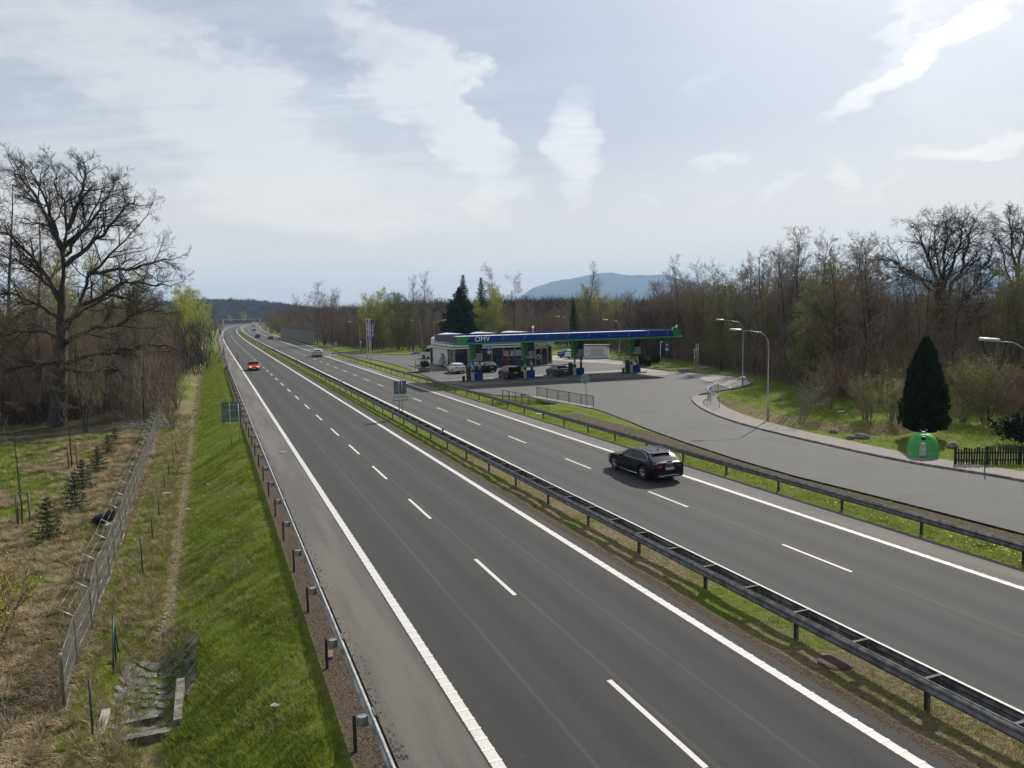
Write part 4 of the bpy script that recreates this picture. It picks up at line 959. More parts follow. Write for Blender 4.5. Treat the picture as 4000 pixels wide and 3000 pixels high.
# white lorry seen from behind
q = G(991, 1278.6); s_, t_ = ST(q.x, q.y); T = thing('lorry', 'white box lorry seen from behind on the far bend', 'lorry'); on_road(T, s_+4, t_)
mb = MB(); mb.bbox((0, 0, 2.55), (2.55, 12.5, 2.9), 0.03); mb.build('trailer_box', M_offw, T)
mb = MB(); mb.box((0, -6.27, 2.5), (0.04, 0.03, 2.7)); mb.box((0, 0, 4.02), (2.57, 12.52, 0.06)); mb.build('door_frame', M_white, T)
mb = MB(); mb.box((0, 0, 0.95), (2.3, 12.2, 0.28)); mb.box((0, -6.2, 0.62), (2.4, 0.12, 0.22)); mb.build('chassis', M_trim, T)
mb = MB(); mb.bbox((0, 7.5, 1.9), (2.45, 2.1, 2.9), 0.15); mb.build('cab', M_white, T)
for y in (-4.6, -3.3, -2.0, 4.2, 7.6):
    for sg in (-1, 1):
        mb = MB(); mb.cyl((sg*1.22, y, 0.5), (sg*0.85, y, 0.5), 0.5, n=16); mb.build('wheel', M_tyre, T)
for sg in (-1, 1):
    mb = MB(); mb.box((sg*1.0, -6.28, 0.85), (0.4, 0.03, 0.14)); mb.build('tail_light', M_tail, T)
# vehicles at the station
M_wh = paint('white_car_paint', (0.66, 0.66, 0.65), 0.0); M_cobalt = paint('cobalt_paint', (0.012, 0.035, 0.22), 0.3)
def station_car(kind, pt, lab, u, v, rz, **kw):
    r, f_, b_ = make_car(kind, pt, lab, kw.pop('cat', 'car'), kw.pop('lod', 1), **kw); p = SP(u, v); r.location = (p.x, p.y, 0.05 if kw.get('up') else 0.024); r.rotation_euler = (0, 0, SRZ+rz); return r, f_
r, f_, b_ = make_car('hatch', M_wh, 'white hatchback parked nose in before the left end of the shop', 'hatchback'); place_by_wheels(r, G(1751.6, 1455.6), G(1771.7, 1460.7), 1.79, f_)
wloc = r.location.copy(); wrz = r.rotation_euler.z
r, f_, b_ = make_car('hatch', M_cobalt, 'bright blue car half hidden behind the first canopy column', 'car'); q = wloc+SU*3.1+SV*0.3; r.location = q; r.rotation_euler.z = wrz
q = (G(1894.6, 1454.8)+G(1934.7, 1453.6))/2
r, f_, b_ = make_car('hatch', M_blackp, 'dark hatchback parked facing the shop left of the goods racks', 'hatchback'); r.location = (q.x-0.35*1.3, q.y+1.25, 0.024); r.rotation_euler.z = R(20)
r, f_, b_ = make_car('suv', paint('black_brown_paint', (0.010, 0.009, 0.009), 0.3), 'black estate style off-roader with roof rails at the second pump', 'off-roader', rails=True); place_by_wheels(r, G(1953.6, 1476.5), G(1983.5, 1482.8), 1.86, f_)
r, f_, b_ = make_car('saloon', paint('gunmetal_paint', (0.070, 0.070, 0.085), 0.5), 'gunmetal grey saloon at the third pump', 'saloon'); place_by_wheels(r, G(2141, 1465.5), G(2174, 1471), 1.83, f_)
r, f_, b_ = make_car('hatch', M_cobalt, 'blue hatchback parked beyond the shop beside a white car', 'hatchback', wheels_lod=0); q = G(2192, 1398); r.location = (q.x+1.6, q.y+1.2, 0.03); r.rotation_euler.z = R(-55)
r, f_, b_ = make_car('suv', M_wh, 'white off-roader parked beyond the shop in front of a blue car', 'off-roader', wheels_lod=0); q = G(2216, 1402); r.location = (q.x+1.9, q.y+0.8, 0.03); r.rotation_euler.z = R(-55)
# white panel van
q = G(1651.5, 1402); Vn = thing('panel_van', 'white panel van parked beyond the left end wall of the shop', 'van', (q.x+2.3, q.y+0.9, 0.03), R(68))
prof = [(2.95, 0.35), (2.98, 0.75), (2.80, 1.02), (2.15, 1.28), (1.35, 2.08), (0.95, 2.40), (0.2, 2.50), (-2.75, 2.48), (-2.95, 2.35), (-2.98, 0.40)]
mb = MB(); rings = []
for x, k in ((-1.02, 1.0), (-1.0, 1.0), (-0.93, 1.0), (0.93, 1.0), (1.0, 1.0), (1.02, 1.0)):
    sh = 0.0 if abs(x) < 0.95 else (0.05 if abs(x) < 1.01 else 0.12); rings.append([Vector((x, y*(1-sh*0.15), 0.35+(z-0.35)*(1-sh*0.5))) for y, z in prof])
mb.loft(rings, True, True); mb.build('body', M_wh, Vn)
mb = MB(); mb.loft([[Vector((x, 2.12, 1.34)), Vector((x, 1.40, 2.06)), Vector((x, 1.37, 2.03)), Vector((x, 2.09, 1.31))] for x in (-0.86, 0.86)], True, True)
mb.v = [(x, y+0.03, z+0.03) for x, y, z in mb.v]; mb.build('windscreen', M_cglass, Vn)
for sg in (-1, 1):
    mb = MB(); mb.loft([[Vector((sg*xx, y, z)) for y, z in ((1.95, 1.32), (1.30, 1.98), (0.55, 1.98), (0.55, 1.28))] for xx in (1.0, 1.03)], True, True); mb.build('side_window', M_cglass, Vn)
    mb = MB(); mb.box((sg*1.14, 1.85, 1.45), (0.16, 0.10, 0.34)); mb.build('mirror', M_trim, Vn)
    for y in (2.0, -1.65):
        mb = MB(); mb.cyl((sg*1.03, y, 0.36), (sg*0.80, y, 0.36), 0.36, n=18); wh = mb.build('wheel', M_tyre, Vn); mb = MB(); mb.cyl((sg*1.035, y, 0.36), (sg*1.045, y, 0.36), 0.2, n=14); mb.build('rim', M_rim, wh)
mb = MB(); mb.box((0, 2.95, 0.52), (1.9, 0.14, 0.34)); mb.build('bumper', M_trim, Vn)
# ------------------------------------------------------------------ street furniture, fences, small structures
def prj(P):
    X, Y, Z = P[0], P[1], P[2]-CAMH; fw_ = Y*cos(PITCH)-Z*sin(PITCH); dn = -Y*sin(PITCH)-Z*cos(PITCH); a = FPX*X/fw_; b = FPX*dn/fw_
    return 2000+a*cos(ROLL)+b*sin(ROLL), 1500-a*sin(ROLL)+b*cos(ROLL)
def zat(P, ypx):
    lo, hi = -4, 60
    for _ in range(40):
        m_ = (lo+hi)/2
        if prj((P[0], P[1], m_))[1] > ypx: lo = m_
        else: hi = m_
    return lo
def GT(x, y):
    """image point -> point on the modelled terrain"""
    z = 0.0
    for _ in range(14):
        p = G(x, y, z); z = 0.6*tz(p.x, p.y)+0.4*z
    p = G(x, y, z); p.z = tz(p.x, p.y); return p
M_pole = mat('lamp_pole_steel', (0.30, 0.33, 0.36), 0.45, 0.5, 0.15, 2)
M_lamp = mat('lamp_head_shell', (0.42, 0.43, 0.44), 0.4, 0.2, 0.08, 3)
def lamp(P, h, az, label, arm=2.2):
    L = thing('street_lamp', label, 'street lamp', P, pi/2-az, 'street lamps round the filling station')   # local +X is the arm direction
    mb = MB(); mb.tube([(0, 0, -0.2), (0, 0, 1.7), (0, 0, 1.72), (0, 0, h-1.25), (0.06, 0, h-0.75), (0.28, 0, h-0.35), (0.62, 0, h-0.12), (arm*0.55, 0, h-0.02), (arm, 0, h+0.04)], [0.085, 0.08, 0.055, 0.045, 0.04, 0.036, 0.032, 0.028, 0.025], 10); mb.build('pole', M_pole, L)
    mb = MB(); mb.loft([[Vector((arm-0.15+x, y*w_, h+0.06+z+x*0.08)) for y, z in ((-1, 0), (-0.7, 0.075), (0, 0.11), (0.7, 0.075), (1, 0), (0.5, -0.05), (-0.5, -0.05))] for x, w_ in ((0, 0.05), (0.12, 0.11), (0.45, 0.16), (0.75, 0.13), (0.88, 0.05))], True, True, smooth=True); mb.build('lamp_head', M_lamp, L)
    mb = MB(); mb.box((0, -0.098, 0.9), (0.08, 0.012, 0.35)); mb.build('access_door', M_galvd, L); return L
lamp(G(2999, 1650)+Vector((0, 0, .05)), 6.9, R(-88), 'tall lamp post on the grass strip beside the paved footway')
lamp(G(2901, 1515)+Vector((0, 0, .05)), 7.25, R(-88), 'lamp post at the tip of the pale concrete apron')
lamp(G(2421, 1407)+Vector((0, 0, .08)), 6.8, R(-88), 'lamp post on the far lawn seen behind the canopy near its right end')
lamp(G(2221, 1377)+Vector((0, 0, .08)), 7.3, R(-85), 'lamp post behind the blue car beyond the shop', 2.0)
lamp(G(1650, 1370)+Vector((0, 0, .08)), 6.9, R(-85), 'lamp post beside the white van, arm pointing left', 1.9)
lamp(G(1697, 1386)+Vector((0, 0, .08)), 7.0, R(75), 'lamp post behind the shop with its arm pointing right', 1.9)
lamp(G(1408, 1380)+Vector((0, 0, .02)), 7.0, R(-85), 'lamp post by the station entrance left of the purple flags', 2.0)
lamp(G(4007, 1925)+Vector((0, 0, .05)), 6.9, R(-80), 'lamp whose arm reaches in from the right edge above the picket fence', 1.5)
# --- signs seen from behind
M_signb = mat('sign_back_blue_grey', (0.12, 0.15, 0.18), 0.5, 0.2, 0.15, 2); M_signg = mat('sign_back_green_grey', (0.11, 0.155, 0.135), 0.5, 0.2, 0.15, 2)
P0 = RD(49.9, 9.9, 0.0); sg = thing('road_sign', 'back of a square road sign on two posts in the median rail', 'road sign', P0, heading(50))
zt_ = 3.15; mb = MB(); mb.bbox((0, 0.08, zt_-0.55), (1.08, 0.05, 1.10), 0.01); mb.build('board', M_signb, sg)
mb = MB()
for x in (-0.14, 0.12): mb.cyl((x, 0, -0.1), (x, 0, zt_-0.1), 0.035, n=8)
mb.cyl((-0.14, 0, 1.0), (-0.50, -0.1, 0.3), 0.025, n=6); mb.build('post', M_galv, sg)
mb = MB()
for z in (zt_-1.32, zt_-1.62): mb.box((0, 0.06, z), (1.20, 0.03, 0.05))
for x in (-0.585, 0.585): mb.box((x, 0.06, zt_-1.47), (0.03, 0.03, 0.30))
for z in (zt_-0.15, zt_-0.95): mb.box((0, 0.04, z), (1.0, 0.03, 0.06))
mb.build('bracket', M_dark, sg)
P0 = GT(922, 1732); zt_ = zat(P0, 1570)-P0.z; sg = thing('road_sign', 'back of a green grey road sign on the grass bank behind the left guardrail', 'road sign', P0, heading(50)-R(4))
mb = MB(); mb.bbox((-0.20, 0.08, zt_-0.70), (1.28, 0.05, 1.42), 0.04); mb.build('board', M_signg, sg)
mb = MB()
for x in (-0.30, 0.28): mb.cyl((x, 0, -0.3), (x, 0, zt_-0.08), 0.035, n=8)
mb.build('post', M_galvl, sg)
mb = MB()
for z in (zt_-0.2, zt_-0.6, zt_-1.2): mb.box((-0.10, 0.04, z), (0.9, 0.04, 0.05))
mb.build('bracket', M_galv, sg)
def roundsign(P, ytop, r, label, tilt=0.0):
    h = zat(P, ytop)-P.z; s = thing('road_sign', label, 'round sign', P, heading(60)); s.rotation_euler.y = tilt
    mb = MB(); mb.cyl((0, 0.05, h-r), (0, 0.075, h-r), r, n=28); mb.build('disc', mat('sign_back_pale_blue', (0.22, 0.30, 0.34), 0.45, 0.3, 0.1, 3), s)
    mb = MB(); mb.cyl((0, 0, -0.1), (0, 0, h-r*0.4), 0.035, n=8); mb.build('post', M_galv, s)
    for z in (h-r*0.55, h-r*1.5): mb = MB(); mb.box((0, 0.02, z), (r*1.3, 0.03, 0.05)); mb.build('bracket', M_galvd, s)
roundsign(G(2293, 1588), 1459, 0.46, 'back of a round sign on a leaning post at the bridge railing', R(-3))
roundsign(G(1312, 1375), 1335, 0.46, 'back of a round sign where the station entrance leaves the slip lane')
P0 = G(1411, 1379); h = zat(P0, 1332); s = thing('yield_sign', 'red and white give way triangle by the entrance lamp post', 'give way sign', P0, R(5))
mb = MB(); mb.loft([[Vector((-0.45, y, h)), Vector((0.45, y, h)), Vector((0, y, h-0.80))] for y in (-0.06, -0.04)], True, True); b_ = mb.build('triangle', M_red, s)
mb = MB(); mb.loft([[Vector((-0.27, y, h-0.10)), Vector((0.27, y, h-0.10)), Vector((0, y, h-0.58))] for y in (-0.07, -0.062)], True, True); mb.build('triangle_centre', M_white, b_)
mb = MB(); mb.cyl((0, 0, -0.1), (0, 0, h-0.05), 0.035, n=8); mb.build('post', M_galv, s)
M_pblue = mat('parking_sign_blue', (0.012, 0.10, 0.42), 0.4)
for (x, yb_, yt_, lab, extra) in ((1624, 1453, 1366, 'blue parking sign at the tip of the grass wedge left of the shop', '(---)'), (1912, 1441, 1352, 'blue parking sign with a 2x plate in front of the shop windows', '2x'), (2605, 1423, 1341, 'blue parking sign on the lawn right of the canopy', '')):
    P0 = G(x, yb_); h = zat(P0, yt_); s = thing('parking_sign', lab, 'parking sign', P0, R(3), 'parking signs at the station')
    mb = MB(); mb.bbox((0, -0.06, h-0.34), (0.52, 0.03, 0.68), 0.01); bd = mb.build('board', M_pblue, s)
    text_mesh('P', 0.62, M_white, 'lettering', bd, facing((0, -0.08, h-0.33), 0), 0.003, 1, True)
    mb = MB(); mb.bbox((0, -0.06, h-0.95), (0.46, 0.03, 0.40), 0.01); pb = mb.build('plate', M_white, s)
    if extra == '2x': text_mesh('2x', 0.30, M_price, 'lettering', pb, facing((0, -0.08, h-0.95), 0), 0.003, 1, True)
    mb = MB(); mb.cyl((0, 0, -0.1), (0, 0, h-0.02), 0.03, n=8); mb.build('post', M_galv, s)
P0 = GT(2046, 1580); s = thing('marker_sign', 'small black and white marker board on a post by the low railing', 'marker', P0, R(10)); h = zat(P0, 1540)-P0.z
mb = MB(); mb.box((0, 0, h-0.1), (0.62, 0.04, 0.2)); bd = mb.build('board', M_trim, s); mb = MB(); mb.box((0, -0.024, h-0.1), (0.48, 0.006, 0.07)); mb.build('board_stripe', M_white, bd)
mb = MB(); mb.cyl((0, 0.04, -0.2), (0, 0.04, h-0.1), 0.04, n=8); mb.build('post', M_galvl, s)
# --- purple flags
M_purple = mat('purple_flag_cloth', (0.10, 0.028, 0.19), 0.7, 0, 0.15, 2)
for k, (x, y, lab) in enumerate(((1436, 1401, 'leftmost flag pole of the three by the station entrance, purple banner'), (1444.5, 1405, 'middle flag pole of the three, purple banner'), (1451, 1407.5, 'rightmost flag pole of the three, widest purple banner'))):
    P0 = G(x, y); h = zat(P0, 1244+k)-0.0; f = thing('flag_pole', lab, 'flag', P0, R(-12+4*k), 'purple flags at the entrance')
    mb = MB(); mb.cyl((0, 0, 0), (0, 0, h), 0.075, 0.045, n=10); mb.build('pole', M_white, f)
    n = 10; V = []; w_ = 0.55+0.25*(k == 2)
    for i in range(25):
        z = h-0.12-4.0*i/24
        for j in range(n+1): V.append((0.05+w_*j/n*(1-0.08*sin(i*0.4)), 0.05*sin(j*0.9+i*0.35+k)*(0.4+j/n), z-0.05*j/n))
    for (a, b, c_) in list(V): pass
    I = np.arange(len(V)).reshape(25, n+1); Fc = np.stack([I[:-1, :-1], I[:-1, 1:], I[1:, 1:], I[1:, :-1]], -1).reshape(-1, 4); bn = np_mesh('banner', V, Fc, M_purple, f, True)
    so = bn.modifiers.new('s', 'SOLIDIFY'); so.thickness = 0.012
    Mx = Matrix.Translation(Vector((0.05+w_*0.52, -0.13, h-2.1))) @ Matrix.Rotation(-pi/2, 4, 'Y') @ Matrix.Rotation(pi/2, 4, 'X')
    text_mesh('MaxxMotion', 0.48, M_white, 'lettering', bn, Mx, 0.004, 1.0, True)
# --- delineator posts
M_del = mat('delineator_white', (0.62, 0.62, 0.60), 0.5); M_amber = mat('delineator_orange_red', (0.5, 0.07, 0.02), 0.4)
def delineator(P, label, band, h=1.0, rz=0.0, w_=0.12, group='delineator posts'):
    d = thing('delineator_post', label, 'marker post', P, rz, group); mb = MB(); rings = []
    for z, c_ in ((-0.15, 0), (h-0.06, 0), (h, 0.03)): rings.append([Vector((-w_/2, -0.05, z)), Vector((w_/2, -0.05, z)), Vector((w_/2*0.6, 0.05, z-c_)), Vector((-w_/2*0.6, 0.05, z-c_))])
    mb.loft(rings, True, True); mb.build('body', M_del, d)
    mb = MB(); mb.box((0, -0.056, h-0.36), (w_*0.98, 0.008, 0.2)) if band is M_trim else [mb.box((0, -0.056, h-0.32-q*0.16), (w_*0.95, 0.008, 0.08)) for q in range(2)]
    mb.build('band', band, d); return d
for k, (x, yb_, yt_, lab) in enumerate(((2441, 1700, 1663, 'red banded marker post behind the rail opposite the navy estate'), (1676.5, 1488, 1467, 'red banded marker post behind the rail left of the first pump'), (1283, 1379, 1351, 'small marker post at the nose of the station exit'))):
    P0 = G(x, yb_); delineator(P0, lab, M_amber, max(0.8, zat(P0, yt_)), R(21), 0.14)
for x, y, lab in ((873, 1416, 'white marker post where the left guardrail ends'), (847, 1348, 'white marker post on the left verge, nearest of the free standing row'), (846, 1328, 'white marker post on the left verge, second of the free standing row'), (851, 1305, 'white marker post on the left verge near the bend'), (863, 1290, 'white marker post on the left verge before the gantry leg')):
    P0 = GT(x, y); delineator(P0, lab, M_trim, 1.05, heading(200), 0.14)
for k, (s_, lab) in enumerate(((36.6, 'white capped marker on the median rail beside the nearest ladder bays'), (79, 'pair marker on the median rail, left of the white estate sized shadow'), (129, 'marker on the median rail level with the parked white hatchback'), (179, 'far marker on the median rail'), (229, 'farther marker on the median rail before the bend'))):
    for j, t_ in enumerate((9.25, 9.62)):
        if k == 0 and j == 0: continue
        d = delineator(RD(s_, t_, 0.70), ['left hand', 'right hand'][j]+' white reflector post on the median rail, '+['nearest the bridge', 'second pair out', 'third pair out', 'fourth pair out', 'fifth pair out'][k], M_trim, 0.55, heading(s_), 0.13, 'reflector posts on the median rail')
# --- gantry
ga, gb = G(873, 1283), G(1018, 1278); gd = (gb-ga); gl = gd.length; gz_ = 6.7
g = thing('sign_gantry', 'steel gantry spanning the whole road at the far bend', 'gantry', ga, atan2(gd.y, gd.x))
mb = MB(); mb.box((gl/2, 0, gz_), (gl+0.5, 0.5, 0.5)); mb.build('beam', M_galvl, g)
for x in (0, gl): mb = MB(); mb.box((x, 0, gz_/2-0.1), (0.75, 0.6, gz_-0.3)); mb.build('leg', M_galvl, g)
mb = MB()
for k in range(24): mb.box((1+k*gl/24, 0.0, gz_+0.55), (0.08, 0.08, 0.6))
mb.box((gl/2, 0.0, gz_+0.88), (gl, 0.08, 0.08)); mb.build('handrail', M_galvd, g)
# --- noise wall
na, nb = G(1230, 1346), G(1098, 1319); nd = nb-na; nl = nd.length
nw = thing('noise_barrier', 'tall grey ribbed noise wall with a dark top band beside the slip lane', 'noise wall', na, atan2(nd.y, nd.x))
M_nw, t = GM('ribbed_noise_panel'); P_ = t.new('ShaderNodeTexCoord').outputs['Object']
wv = t.new('ShaderNodeTexWave', {0: P_, 'Scale': 1.2, 'Distortion': 0.4}); c = t.mix(wv.outputs[1], (0.14, 0.12, 0.10), (0.22, 0.19, 0.16)); c = t.mix(t.ramp(t.noise(P_, 1.5, 4), .4, .7), c, (0.18, 0.155, 0.13))
finish(t, t.new('ShaderNodeBsdfPrincipled', {'Base Color': c, 'Roughness': 0.9}))
np_ = int(nl/5.5); hN = 4.9
for k in range(np_):
    a = k*nl/np_; mb = MB(); mb.box((a+nl/np_/2, 0, (hN-0.9)/2), (nl/np_-0.2, 0.16, hN-0.9)); mb.build('panel', M_nw, nw)
    mb = MB(); mb.box((a+nl/np_/2, 0.02, hN-0.46), (nl/np_-0.02, 0.24, 0.92)); mb.build('top_band', M_trim, nw)
for k in range(np_+1): mb = MB(); mb.box((k*nl/np_, 0, hN/2-0.02), (0.20 if k else 0.45, 0.27, hN)); mb.build('post', M_galv if k == 0 else M_galvd, nw)
# --- small bridge over the stream: deck edge beam, abutments, railing
pa, pb = G(2098, 1552), G(2318, 1592); dd = pb-pa; bl_ = dd.length; ang = atan2(dd.y, dd.x)
br = thing('culvert_bridge', 'concrete deck edge of the small bridge over the stream', 'bridge', pa, ang)
mb = MB(); mb.bbox((bl_/2, -0.22, -0.06), (bl_+0.6, 0.55, 0.26), 0.03); mb.build('coping', M_conc, br)
mb = MB(); mb.box((bl_*0.48, -0.08, -0.48), (bl_*0.92, 0.35, 0.6)); mb.build('edge_beam', M_concd, br)
mb = MB(); mb.box((bl_*0.03, -0.1, -1.2), (0.5, 0.6, 1.6)); mb.box((bl_*0.90, -0.1, -1.2), (0.6, 0.6, 1.6)); mb.build('abutment', M_concd, br)
def railing(pa, pb, h, npost, nbar, label, ma, bow=0.0, barr=0.011, mid=False):
    dd = pb-pa; L = dd.length; r = thing('railing', label, 'railing', pa, atan2(dd.y, dd.x))
    f = lambda k: Vector((L*k, -bow*4*k*(1-k), 0))
    N = 12
    for z, rr in ((h, 0.035), (0.14, 0.022))+(((h*0.55, 0.018),) if mid else ()):
        mb = MB(); mb.tube([f(i/N)+Vector((0, 0, z)) for i in range(N+1)], rr, 6); mb.build('rail', ma, r)
    for i in range(npost): q = f(i/(npost-1)); mb = MB(); mb.box((q.x, q.y, h/2-0.02), (0.06, 0.06, h)); mb.build('post', ma, r)
    mb = MB()
    for i in range(nbar): q = f((i+0.5)/nbar); mb.box((q.x, q.y, h/2+0.07), (barr*2, barr*2, h-0.16))
    mb.build('infill_bars', ma, r); return r
railing(pa+Vector((0, 0, 0.07)), pb+Vector((0, 0, 0.07)), 0.98, 6, 62, 'grey steel barred railing on the small bridge', M_galvd)
a_, b_ = GT(1963, 1562), GT(2067, 1584); railing(a_, b_, 1.0, 5, 9, 'low dark pipe railing left of the small bridge', M_galvd, 0, 0.012)
railing(G(2810, 1600)+Vector((0, 0, 0.12)), G(2806, 1543)+Vector((0, 0, 0.12)), 1.08, 5, 40, 'curved blue grey railing on the inside of the footway bend', M_pole, -1.0)
# --- camera pole, vent pipes, pads, dome
P0 = G(2580, 1416, 0.05); h = zat(P0, 1338); o = thing('camera_pole', 'thin white pole with a small camera right of the canopy', 'camera pole', P0)
mb = MB(); mb.cyl((0, 0, 0), (0, 0, h), 0.06, 0.05, n=8); mb.build('pole', M_white, o); mb = MB(); mb.tube([(0, 0, h), (0.05, 0, h+0.12), (0.25, 0, h+0.12)], 0.04, 6); mb.sphere((0.28, 0, h+0.04), 0.12, 10, 6); mb.build('camera', M_white, o)
P0 = G(2720, 1433, 0.05); h = zat(P0, 1366); o = thing('vent_pipes', 'white pipe frame standing on the lawn before the wood', 'vent frame', P0, R(10))
mb = MB()
for x, hh in ((-0.32, h), (-0.02, h+0.75), (0.28, h+0.75)): mb.cyl((x, 0, 0), (x, 0, hh), 0.045, n=8)
for z in (h, h*0.56): mb.cyl((-0.32, 0, z), (0.28, 0, z), 0.04, n=8)
mb.cyl((0.28, 0, h+0.75), (0.28, 0, h+0.83), 0.10, n=8); mb.cyl((-0.02, 0, h+0.75), (-0.02, 0, h+0.80), 0.08, n=8); mb.build('pipe', M_white, o)
for k, (x, y, wx, wy, hh, lab) in enumerate(((2680, 1450, 1.7, 1.2, 0.32, 'widest concrete shaft cover on the lawn, beside the white pipe frame'), (2748, 1444, 1.2, 1.0, 0.3, 'concrete shaft cover right of the white pipe frame'), (2530, 1430, 1.5, 0.9, 0.12, 'flat pale slab in front of the bushes by the last pump'), (2565, 1416, 0.9, 0.8, 0.55, 'dark boxy shaft left of the camera pole'), (2564, 1437, 0.6, 0.6, 0.2, 'smallest concrete cover near the kerb'), (2604, 1427, 1.2, 0.9, 0.15, 'low slab under the right hand parking sign'))):
    P0 = G(x, y, 0.05); mb = MB(); mb.bbox((0, 0, hh/2), (wx, wy, hh), 0.03); mb.bbox((0, 0, hh+0.03), (wx*1.04, wy*1.04, 0.06), 0.015); o = mb.build('shaft_cover', M_concd if k in (3,) else M_conc, None, lab, 'shaft cover', 'concrete covers on the station lawn'); o.location = P0; o.rotation_euler.z = R(12)
P0 = G(2900, 1483, 0.05); mb = MB(); mb.sphere((0, 0, 0), (0.56, 0.56, 0.42), 20, 10); mb.cyl((0, 0, -0.02), (0, 0, 0.05), 0.62, n=20); o = mb.build('dome_cover', mat('pale_grp', (0.33, 0.40, 0.40), 0.45, 0, 0.1, 4), None, 'pale grey domed cover behind the apron lamp post', 'dome'); o.location = P0
# --- glass recycling bell
P0 = G(3604, 1782, 0.06); bell = thing('bottle_bank', 'bright green dome shaped bottle bank under the dark conifer', 'bottle bank', P0, R(-18))
M_bell = mat('bell_green', (0.035, 0.30, 0.045), 0.45, 0, 0.08, 2)
mb = MB(); rings = []
for z, wx, ex in ((0.0, 0.80, 8), (0.06, 0.80, 8), (0.07, 0.75, 8), (0.45, 0.75, 7), (0.75, 0.73, 5), (0.95, 0.68, 4), (1.12, 0.58, 3.2), (1.26, 0.42, 2.8), (1.34, 0.24, 2.4), (1.37, 0.14, 2), (1.43, 0.13, 2), (1.44, 0.02, 2)):
    r_ = []
    for j in range(32):
        a = 2*pi*j/32; c_, s_ = cos(a), sin(a); k = (abs(c_)**ex+abs(s_)**ex)**(-1/ex); r_.append(Vector((wx*k*c_, wx*0.92*k*s_, z)))
    rings.append(r_)
mb.loft(rings, True, True, smooth=True); mb.build('shell', M_bell, bell)
mb = MB(); mb.cyl((-0.08, -0.48, 1.13), (-0.08, -0.60, 1.08), 0.12, n=20); mb.build('bottle_hole', M_trim, bell)
mb = MB(); mb.box((-0.12, -0.700, 0.44), (0.34, 0.02, 0.58)); st_ = mb.build('sticker', mat('pale_sticker', (0.40, 0.48, 0.40), 0.5, 0, 0.35, 22), bell)
mb = MB(); mb.box((-0.12, -0.685, 0.84), (0.22, 0.02, 0.10)); mb.build('sticker', M_white, bell)
mb = MB(); mb.tube([(0.28, -0.66, 0.80), (0.24, -0.585, 1.03), (0.20, -0.50, 1.17)], 0.012, 5); mb.build('seam', M_trim, bell)
mb = MB()
for sx in (-1, 1): mb.tube([(sx*0.12, 0, 1.42), (sx*0.2, 0.02, 1.52), (sx*0.05, 0.0, 1.50)], 0.02, 5)
mb.build('lifting_hook', M_galvd, bell)
# --- dark picket fence
fa, fb = G(3733, 1818, 0.05), G(4110, 1815, 0.05); fd = fb-fa; fl_ = fd.length; rg = random.Random(4)
pf = thing('picket_fence', 'dark weathered picket fence beside the bottle bank', 'fence', fa, atan2(fd.y, fd.x)); M_dw = mat('tarred_wood', (0.020, 0.017, 0.015), 0.9, 0, 0.3, 6)
mb = MB(); x = 0.0
while x < fl_:
    h = 0.88+0.10*rg.random()+0.15*x/fl_; tl = rg.uniform(-0.06, 0.06); M_ = Matrix.Rotation(tl, 4, 'Y'); mb.box((x, -0.03, h/2), (0.085, 0.02, h), M=M_); x += 0.135
mb.build('pickets', M_dw, pf)
for z in (0.28, 0.68): mb = MB(); mb.box((fl_/2, 0.01, z), (fl_, 0.05, 0.07)); mb.build('rail', M_dw, pf)
for k in range(4): mb = MB(); mb.box((k*fl_/3, 0.07, 0.5), (0.1, 0.1, 1.05)); mb.build('post', M_dw, pf)
P0 = G(3846, 1848, 0.05); mb = MB(); mb.cyl((0, 0, -0.1), (0, 0, 1.15), 0.03, n=8); mb.sphere((0, 0, 1.15), 0.04, 8, 5); o = mb.build('garden_post', mat('dark_green_post', (0.012, 0.06, 0.035), 0.5), None, 'single dark green post before the picket fence', 'post'); o.location = P0
# --- boulders
M_rock = mat('grey_boulder', (0.20, 0.185, 0.17), 0.9, 0, 0.4, 4, bump=0.3)
for k, (x, y, r_, lab) in enumerate(((3257, 1692, 0.25, 'brown boulder on the lawn, leftmost of the row by the footway'), (3322, 1714, 0.24, 'low pale boulder on the lawn left of a bigger one'), (3368, 1713, 0.32, 'largest pale boulder on the lawn left of the conifer'), (3722, 1748, 0.33, 'boulder between the bottle bank and the picket fence'))):
    rg = random.Random(k+2); mb = MB(); mb.sphere((0, 0, 0), (r_*1.3, r_, r_*0.85), 14, 9); mb.v = [(a*(1+0.14*sin(5*b+k)+0.08*sin(9*c)), b*(1+0.12*sin(6*a+2*k)), c*(1+0.15*sin(4*a+3*b))) for a, b, c in mb.v]
    o = mb.build('boulder', M_rock, None, lab, 'boulder', 'boulders on the lawn'); o.location = G(x, y, 0.1)+Vector((0, 0, 0.08)); o.rotation_euler.z = k*1.3
# --- chain link fence on the left
M_mesh, t = GM('chain_link'); P_ = t.new('ShaderNodeTexCoord').outputs['UV']
u1_ = t.math('SINE', t.math('MULTIPLY', t.new('ShaderNodeSeparateXYZ', {0: P_}).outputs[0], 90.0)); v1_ = t.math('SINE', t.math('MULTIPLY', t.new('ShaderNodeSeparateXYZ', {0: P_}).outputs[1], 90.0))
al = t.math('GREATER_THAN', t.math('MAXIMUM', t.math('ABSOLUTE', u1_), t.math('ABSOLUTE', v1_)), 0.915)
tr = t.new('ShaderNodeBsdfTransparent'); pb_ = t.new('ShaderNodeBsdfPrincipled', {'Base Color': (0.12, 0.125, 0.13, 1), 'Metallic': 0.1, 'Roughness': 0.45})
finish(t, t.new('ShaderNodeMixShader', {0: al, 1: tr.outputs[0], 2: pb_.outputs[0]}))
cf = thing('chain_link_fence', 'grey chain link fence with angled post tops along the left meadow', 'fence', RD(8.6, -8.8)); T0 = cf.location
